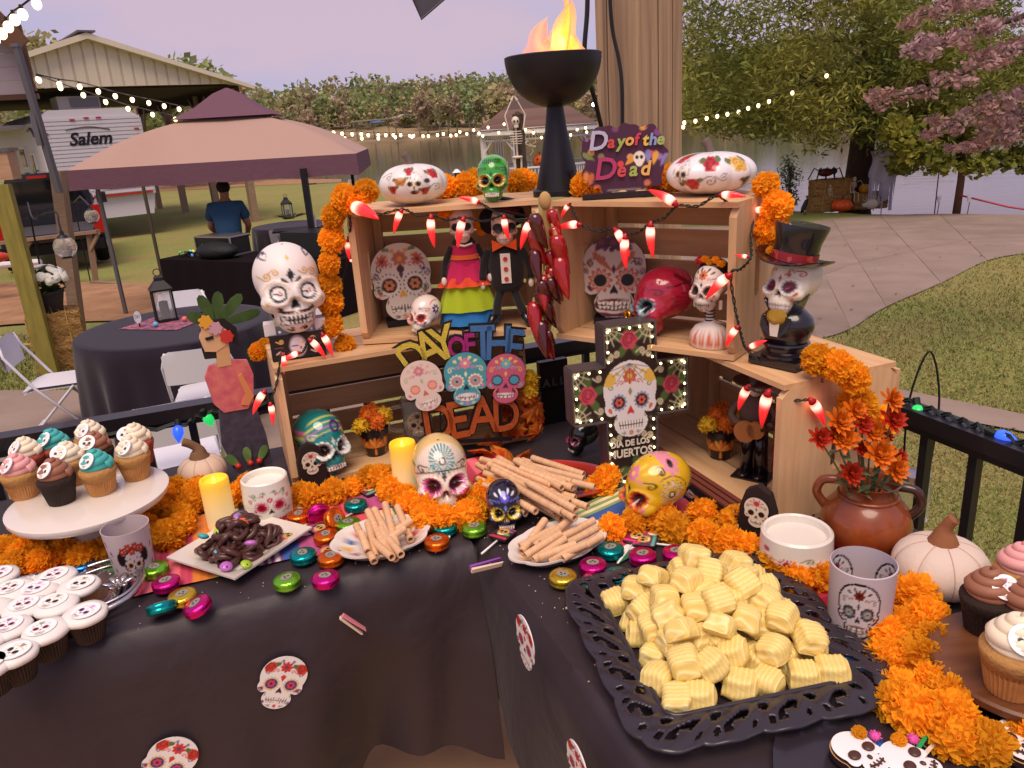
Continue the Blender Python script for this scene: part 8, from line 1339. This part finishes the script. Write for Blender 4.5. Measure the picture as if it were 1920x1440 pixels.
P = sugar(Paint('dcc8b4', .02), None, INK, None, nose='8a3020', top='b03a30', top2='d88a3a', sw='5a3a30', er=.14, crown=False, chin=False); ob_ = skull('head', 66, P, None, t, matte, (0, 0, 86), (0, 0, .1), deep=.25); ob('hair', MB().sph((-24, 8, 128), (20, 18, 24), 14, 10).sph((18, 10, 135), (22, 18, 20), 14, 10), mat('yarn_black', '120e12', .95, bump=(900, .9, .003)), t, smooth=True); ob('hat', MB().lathe([(38, 0), (40, 3), (24, 5), (22, 24), (16, 27), (1, 28)], 32), feltb, t, (6, 4, 140), (-.1, .25, 0), smooth=40); ob('hat_band', MB().lathe([(24.5, 5), (23.5, 11)], 32, capb=False, capt=False), fabric('6a1a24'), t, (6, 4, 140), (-.1, .25, 0))
# pepper string (ristra)
def chilimesh(n=18, m_=10, bend=.22, fat=.145):
    x = np.linspace(0, 1, n); P = np.stack([x, 0 * x, -bend * (x ** 1.7)], 1); r = fat * np.interp(x, [0, .05, .15, .3, .5, .7, .85, .95, 1], [.5, .8, .98, 1, .88, .66, .42, .2, .04]); return MB().tube(P, r, m_, col=np.stack([1 - .0 * x] * 3, 1))
redp = mat('pepper_red', '9c0f14', .16, coat=.8); darkp = mat('pepper_dark', '4a0a10', .18, coat=.8); pmr, pmd = chilimesh(fat=.2, bend=.3).mesh('pepper', [redp], True), chilimesh(fat=.2, bend=.3).mesh('pepper', [darkp], True)
rp_ = fR(1022, 376, -.03); t = thing('pepper_ristra', 'string of glossy dried red peppers hanging between the upper crates', 'ristra', rp_); rst = mat('raffia', 'b8935e', .9); fl2 = lambda px, py, d=0.: hit(px, py, rp_ + (0, -.012 - d, 0), (0, 1, 0)) - rp_
for k in range(7): ob('raffia_strand', MB().tube(arcpts([fl2(1018 + k * 2, 372), fl2(1016 + k * 3, 430), fl2(1010 + k * 5, 500), fl2(1016 + k * 3, 600), fl2(1018 + k, 650)], 20), .0022, 5), rst, t)
ob('raffia_knot', MB().sph(fl2(1022, 376), (.014, .01, .02), 12, 8), mat('raffia', 'b8935e'), t, smooth=True)
PE = [(1033, 392, 1040, 450, 1), (1036, 425, 1055, 480, 0), (1002, 400, 1008, 470, 1), (1028, 470, 1050, 530, 0), (1004, 468, 1000, 530, 1), (1050, 480, 1048, 560, 0), (1032, 500, 1042, 570, 1), (1020, 515, 1012, 580, 0), (1012, 525, 1032, 585, 1), (1002, 565, 998, 640, 0), (1022, 560, 1034, 620, 1), (1030, 520, 1045, 575, 1), (1008, 600, 1004, 655, 0), (1016, 600, 1012, 670, 1), (1028, 620, 1036, 650, 1), (1018, 620, 1028, 680, 0), (1010, 540, 1018, 600, 1), (1042, 440, 1052, 520, 0), (1000, 430, 1004, 500, 1)]
for k, (a, b, c, d, e) in enumerate(PE): q = fl2(a, b, .012 * (k % 3)); r_ = fl2(c, d, .012 * (k % 3) + .008); v = Vector(r_ - q); o = ob('pepper', pmd if e and k % 3 else pmr, [], t, q, v.to_track_quat('X', 'Y').to_euler(), v.length); ob('pepper_stem', MB().tube([(.02, 0, 0), (-.1, 0, .02)], [.06, .03], 6), rst, o)
# chili lights
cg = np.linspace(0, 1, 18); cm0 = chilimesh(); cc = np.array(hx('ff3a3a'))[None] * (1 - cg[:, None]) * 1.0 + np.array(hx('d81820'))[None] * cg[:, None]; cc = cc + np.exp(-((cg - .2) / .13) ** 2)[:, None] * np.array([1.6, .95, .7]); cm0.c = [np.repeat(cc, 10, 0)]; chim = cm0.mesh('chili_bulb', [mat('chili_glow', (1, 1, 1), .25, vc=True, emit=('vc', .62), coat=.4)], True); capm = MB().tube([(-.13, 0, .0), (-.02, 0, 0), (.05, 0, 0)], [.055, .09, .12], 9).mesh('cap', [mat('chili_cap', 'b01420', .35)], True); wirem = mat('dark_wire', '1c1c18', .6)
def chilistring(lab, L, extra=()):
    t = thing('chili_lights', lab, 'chili lights', L[0][4]); o_ = L[0][4]; W = []
    for (a, b, c, d, p, pf_) in L:
        q = p - o_; e = pf_(c, d) - o_; v = Vector(e - q); x = ob('chili_bulb', chim, [], t, q, v.to_track_quat('X', 'Z').to_euler(), v.length); ob('cap', capm, [], x); W.append(q - np.array(v.normalized()) * .006)
    Q = [W[0]]
    for a, b in zip(W[:-1], W[1:]): m_ = (a + b) / 2 - (0, 0, min(.02, .12 * np.linalg.norm(b - a))); Q += [m_, b]
    Q = arcpts(Q, len(Q) * 7); k = np.arange(len(Q)); w1 = np.stack([np.cos(k * 1.3), .4 * np.sin(k), np.sin(k * 1.3)], 1) * .0022; ob('wire', MB().tube(Q + w1, .0016, 5).tube(Q - w1, .0016, 5), wirem, t)
def cl(L, f): return [(a, b, c, d, f(a, b), f) for a, b, c, d in L]
top = lambda px, py: at(px, py, ZTOP + .012); fLo = lambda px, py: fL(px, py, -.012); fRo = lambda px, py: fR(px, py, -.012); bl = lambda px, py: fB(px, py, -.012); skf = lambda px, py: hit(px, py, tl(0, .47), e2); cro = lambda px, py: hit(px, py, tl(.55, 0), e1); bus = lambda px, py: hit(px, py, tl(.6, -.1), np.array([.5, .87, 0])); ltop = lambda px, py: at(px, py, ZU + .014)
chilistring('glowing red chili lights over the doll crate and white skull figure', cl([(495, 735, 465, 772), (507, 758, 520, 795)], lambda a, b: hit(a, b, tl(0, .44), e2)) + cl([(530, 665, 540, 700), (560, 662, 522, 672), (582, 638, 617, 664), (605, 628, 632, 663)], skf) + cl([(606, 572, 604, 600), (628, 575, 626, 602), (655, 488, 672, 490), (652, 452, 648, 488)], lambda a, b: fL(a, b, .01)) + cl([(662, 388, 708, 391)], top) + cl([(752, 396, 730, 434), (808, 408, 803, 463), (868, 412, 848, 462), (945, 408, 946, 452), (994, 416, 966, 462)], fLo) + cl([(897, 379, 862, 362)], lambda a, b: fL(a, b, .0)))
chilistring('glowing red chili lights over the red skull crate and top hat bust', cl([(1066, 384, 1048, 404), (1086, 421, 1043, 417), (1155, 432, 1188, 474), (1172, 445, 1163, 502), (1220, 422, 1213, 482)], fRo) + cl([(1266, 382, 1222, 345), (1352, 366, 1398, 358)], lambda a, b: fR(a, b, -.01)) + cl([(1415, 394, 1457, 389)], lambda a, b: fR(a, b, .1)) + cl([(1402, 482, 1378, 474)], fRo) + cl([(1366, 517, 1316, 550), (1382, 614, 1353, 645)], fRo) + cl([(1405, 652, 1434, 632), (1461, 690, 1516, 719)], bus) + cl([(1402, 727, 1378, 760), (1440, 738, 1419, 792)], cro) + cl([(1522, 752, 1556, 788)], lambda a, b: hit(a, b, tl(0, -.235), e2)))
# catrina bust
p = fR(1330, 648, .05); p[2] = ZFU; u2 = mpp(p); t = thing('catrina_bust', 'white catrina bust with floral blouse inside the right upper crate', 'bust', p, face(p, -30), s=u2); P = Paint('ddd0c8', .02)
for k in range(14): P.flower((k % 7 - 3) * .3, .25 + .4 * (k // 7), .13, 6, 'd0623a', 'e09a6a')
ob('blouse', MB().lathe([(36, 0), (40, 10), (38, 25), (28, 38), (12, 46), (9, 52)], 72, colf=lambda V: P.ev(np.arctan2(V[:, 0], -V[:, 1]) * .75, V[:, 2] / 46)), matte, t, smooth=40, s=(1, .75, 1)); ob('neck', MB().lathe([(8, 46), (7, 75)], 16), ivory, t, smooth=40)
for k in range(4): ob('neck_bone', MB().tube(circ3((0, 0, 50 + k * 6), 8.5, 18, 'xy'), 1.2, 5, close=True), feltb, t)
skull('head', 84, sugar(Paint('ddd0c8', .015), 'c8a090', '2a1420', None, top='c86a3a', top2='3a2a2a', sw='3a2a2a', er=.1, lips='c8b8a8', teeth='c8b8a8'), None, t, matte, (0, 0, 70), deep=.4, eyecol=True); ob('hair', MB().sph((0, 14, 128), (33, 30, 36), 18, 12), mat('hair_gloss', '141014', .4), t, smooth=True)
for k in range(5): ob('hair_flower', pom(60, .03, 60, mat('silk_red', 'b02028', .7)) if k == 0 else bpy.data.meshes[-1] if 0 else POMS[0], [], t, (-22 + k * 11, 0, 158 + 5 * (k % 2)), s=330) if k == 0 else ob('hair_flower', POMS[k % 4], [], t, (-22 + k * 11, -2, 156 + 6 * (k % 2)), s=260)
for s in (-1, 1): ob('earring', MB().tube([(s * 26, -8, 90), (s * 26, -8, 74)], 3.5, 7), ivory, t)
# top hat bust
p = hit(1470, 712, tl(.64, -.1), np.array([.4, .92, 0])); p[2] = ZU; u3 = mpp(p); t = thing('top_hat_bust', 'skull bust in black coat and top hat with red band', 'bust', p, face(p, -32), s=u3 * .83); lac = mat('lacquer', '18121a', .22, coat=.6)
ob('base_plate', MB().box((0, 0, 9), (120, 105, 18)), lac, t); ob('pedestal', MB().lathe([(52, 18), (54, 24), (44, 30), (46, 40), (52, 46), (50, 50)], 40), lac, t, smooth=30); ob('coat', MB().lathe([(46, 48), (54, 62), (62, 85), (58, 105), (40, 122), (18, 130)], 48), lac, t, smooth=50, s=(1, .78, 1)); ob('shirt', MB().prism([(-9, 70), (9, 70), (14, 118), (-14, 118)], -50, -40), ivory, t)
for s in (-1, 1): X = np.array([[(s * (16 + 22 * v), -36 + 60 * q, 108 + 40 * v + 14 * q * v) for v in np.linspace(0, 1, 5)] for q in np.linspace(0, 1, 8)]); o = ob('collar', MB().grid(X), lac, t, smooth=60); o.modifiers.new('s', 'SOLIDIFY').thickness = 3; ob('lapel', MB().add([(s * 8, -50, 66), (s * 14, -45, 118), (s * 36, -40, 112), (s * 30, -47, 84)], [(0, 1, 2, 3)]), lac, t)
ob('beard_glitter', MB().sph((0, -40, 112), (24, 16, 20), 16, 10), glit('c89a3a'), t, smooth=True); P = sugar(Paint('e6dcca', .012), '88a2c0', '2a1018', 'b04060', nose=INK, top='b8402c', top2='c86a3a', sw='b8402c', er=.085, crown=False, chin=False, teeth='d8cfc4', ink='a89a9a', tw=.4); P.swirl(.12, .66, .03, .012, 'b8402c'); skull('head', 136, P, Paint('ddd2be'), t, vmat(.35, .2, name='bust_paint'), (0, 4, 108), (-.16, 0, 0), sock='6a2438', deep=.55)
hat = ob('hat_crown', MB().lathe([(49, 0), (47, 12), (49, 45), (58, 78), (57, 81), (1, 80)], 48), lac, t, (0, 14, 226), (-.12, .14, 0), smooth=35); a = np.linspace(0, 2 * PI, 64, endpoint=False); X = np.array([[(r_ * math.cos(q) * 1.0, r_ * 1.1 * math.sin(q), 2 + 16 * ((r_ - 48) / 32) ** 2 * math.cos(q) ** 2 + dz) for q in a] for r_, dz in ((46, 0), (62, 0), (80, 0), (82, -2), (80, -5), (62, -5), (46, -5))]); ob('hat_brim', MB().grid(X, wrap=True), lac, hat, smooth=40); ob('hat_band', MB().lathe([(50.5, 3), (49.5, 22)], 48, capb=False, capt=False), mat('band_red', '8a1a24', .3, col2='b04a3a', nsc=.05, ramp=(.55, .6)), hat, smooth=True); ob('band_rose', POMS[2], [], hat, (-46, -20, 12), s=420)
# guitar figure
p = fC(1412, 905, .1); p[2] = ZF; u4 = mpp(p); t = thing('guitar_figure', 'carved guitar player figure in black trousers inside the lower crate', 'figurine', p, face(p, -20), s=u4); jk = mat('jacket_brown', '5a4038', .6); 
for s in (-1, 1): ob('leg', MB().tube([(s * 14, 0, 4), (s * 13, 0, 50), (s * 10, 0, 92)], [13, 12, 14], 10), lac, t, smooth=True); ob('boot', MB().sph((s * 14, -8, 5), (10, 18, 6), 10, 8), lac, t, smooth=True)
ob('base', MB().box((0, 0, -1), (70, 50, 6)), lac, t); ob('jacket', MB().lathe([(24, 86), (28, 110), (32, 140), (22, 156), (9, 162)], 28), jk, t, smooth=50, s=(1, .7, 1)); ob('head', MB().sph((0, -4, 176), (14, 15, 18), 14, 10), ivory, t, smooth=True); ob('sombrero', MB().lathe([(40, 186), (42, 190), (16, 188), (12, 204), (1, 206)], 28), jk, t, smooth=40)
ob('arm', MB().tube(arcpts([(-28, 0, 146), (-42, -10, 118), (-10, -32, 108)], 9), 8, 8), jk, t, smooth=True); ob('arm', MB().tube(arcpts([(28, 0, 146), (44, -14, 124), (40, -36, 118)], 9), 8, 8), jk, t, smooth=True); gu = ob('guitar', MB().lathe([(20, -4), (20, 4)], 24, T=TR((-6, -34, 100), (PI / 2, 0, 0))).lathe([(16, -4), (16, 4)], 24, T=TR((14, -34, 106), (PI / 2, 0, 0))), mat('guitar_wood', 'a86a3a', .4), t); ob('guitar_neck', MB().beam((24, -36, 109), (70, -36, 124), 6, 6), lac, gu)
ob('pot_red', MB().lathe([(10, 0), (22, 20), (24, 60), (14, 80)], 20), fabric('b02030'), t, (52, 14, 0), smooth=40)
# painted lady cutout behind the rail
p = tl(-.43, .62, TZ) ; p = hit(462, 880, tl(0, .66), e2); u5 = mpp(p); t = thing('lady_cutout', 'painted wooden lady cutout in pink shawl and dark skirt', 'cutout', p, face(p, 8), s=u5); FR = lambda nm, P_, c, y0=-3, y1=3, **k: ob(nm, MB().prism(P_, y0, y1), mat('cut_' + c, c, .6, **k), t)
FR('skirt', [(-22, 8), (48, 0), (46, 60), (36, 125), (-28, 125), (-34, 60)], '3a3440', col2='4e4658', nsc=.08); FR('shawl', [(-40, 190), (-34, 140), (-20, 120), (22, 118), (34, 130), (42, 180), (36, 208), (6, 214), (-30, 210)], 'c8586a', -5, 4, col2='d87a70', nsc=.06); FR('arm', [(14, 182), (22, 186), (36, 140), (24, 124), (12, 128), (22, 146)], 'd88a5a', -7, -4); FR('neck', [(-16, 205), (8, 205), (10, 250), (-12, 250)], 'd0a070', -6, 2); FR('face', [(-32, 238), (-14, 234), (8, 244), (10, 270), (-6, 284), (-30, 280), (-36, 262)], 'd8ac80', -7, 3); FR('hair', [(-34, 274), (10, 250), (26, 236), (28, 270), (10, 290), (-20, 292)], '1c1416', -5, 5); FR('hair_lock', [(-36, 245), (-14, 234), (-14, 222), (-34, 224)], '1c1416', -5, 3); FR('eye', [(-28, 262), (-14, 264), (-14, 258), (-26, 257)], '1c1416', -9, -7)
for a, L_ in ((2.6, 44), (1.9, 50), (1.35, 50), (.75, 58), (.15, 66)): q = tear(-4, 280, L_ * 1.2, 13, a); ob('leaf', MB().prism([tuple(v) for v in q], -4, -2), leafmat('cut_leaf', '4a6434', '3a5028', .1, nsc=20), t)
for x, z, c in ((-22, 290, 'e0a030'), (-8, 276, 'c89aa8'), (8, 258, 'c8342c')): ob('flower', MB().lathe([(11, -2), (11, 2)], 20, lobes=7, la=.4, T=TR((x, -8, z), (PI / 2, 0, 0))), mat('cut_f' + c, c, .6), t)
for k in range(3): q = tear(-10 + k * 16, 10, 36, 10, 2.2 - k * .6); ob('leaf', MB().prism([tuple(v) for v in q], -8, -6), leafmat('cut_leaf2', '7a9a5a', '5a7a40', .1, nsc=20), t)
for x in (-14, 8, 24): ob('berry', MB().sph((x, -10, 14), 6, 10, 8), mat('cut_berry', 'b82a24', .4), t, smooth=True)
# skull stickers on the cloths
def sticker(lab, px, py, hp, ro, left=True, k=0):
    if left:
        p = hit(px, py, tl(0, -.03), e2); a = float((p - KP) @ e1); z = p[2]; kk = (.7515 - z) / hemL(a + 2.3); o_ = -.004 - max(folL(a + 2.3 + d, kk) for d in (-.03, 0, .03)) * min(1, kk * 2.2) - .006; p = hit(px, py, tl(0, o_), e2); rz = EA
    else: p = hit(px, py, tl(-.045, 0), e1); rz = EA - PI / 2
    P = sugar(Paint('e6e0dc', .01), 'd8b878', '2a3a80', 'c83a5a', nose='4a1428', top='c83430', top2='5a3a70', sw='4a3060', er=.1, npet=14)
    for s in (-1, 1): rose(P, s * .27, .78, .11, 'c83a30', '7a1a1a'); P.swirl(s * .33, .36, .05, .01, '4a3060', fl=s).swirl(s * .22, .12, .03, .008, '4a3060')
    P.poly([(0, .66), (.05, .62), (0, .52), (-.05, .62)], 'c83a30'); t = thing('skull_sticker', lab, 'sticker', p, rz); o = plaque('print', hp * mpp(p), P, .002, t, vmat(.4, name='sticker_print'), (0, 0, 0), (0, ro, 0), edge='d8d0d0', nr=34, nt=110); c = np.array([0, 0, .5 * hp * mpp(p)]); R3 = np.array(o.rotation_euler.to_matrix()); o.location = tuple(-(R3 @ c))
sticker('sugar skull sticker with blue eyes on the hanging left cloth', 528, 1280, 112, .45); sticker('sugar skull sticker near the bottom edge of the left cloth', 315, 1432, 118, .75); sticker('sugar skull sticker seen edge-on at the top of the right cloth', 985, 1206, 112, .1, False); sticker('sugar skull sticker low on the right cloth', 1082, 1440, 112, .15, False)
# crumbs on the cloth, fallen leaves
g = np.random.default_rng(44); m = MB()
for i in range(170): q = tl(g.uniform(-1, .0), g.uniform(.01, .2), TZ + .001) if i < 90 else tl(g.uniform(.02, .2), g.uniform(-.5, .1), TZ + .003); m.box(q, g.uniform(.0008, .0024, 3), r=tuple(g.uniform(0, 3, 3)))
tag(ob('crumbs', m, mat('crumb', 'c8b090', .9), None), 'tiny crumbs scattered on the black cloths', 'crumbs', kind='stuff'); m = MB()
for i in range(260): q = atg(g.uniform(1480, 1990), g.uniform(425, 900)) if i < 180 else atg(g.uniform(0, 700), g.uniform(400, 700)); s = g.uniform(.015, .035); a = g.uniform(0, 6.28); c, d = np.array([math.cos(a), math.sin(a), g.uniform(-.2, .4)]) * s, np.array([-math.sin(a), math.cos(a), g.uniform(-.2, .4)]) * s * .5; m.add([q + (0, 0, .03) - c, q + (0, 0, .03) + d, q + (0, 0, .03) + c, q + (0, 0, .03) - d], [(0, 1, 2, 3)])
tag(ob('fallen_leaves', m, leafmat('dry_leaf', '7a5a34', '9c7c4c', .2, nsc=9), None), 'dry brown leaves fallen on the lawn and driveway', 'leaves', kind='stuff')
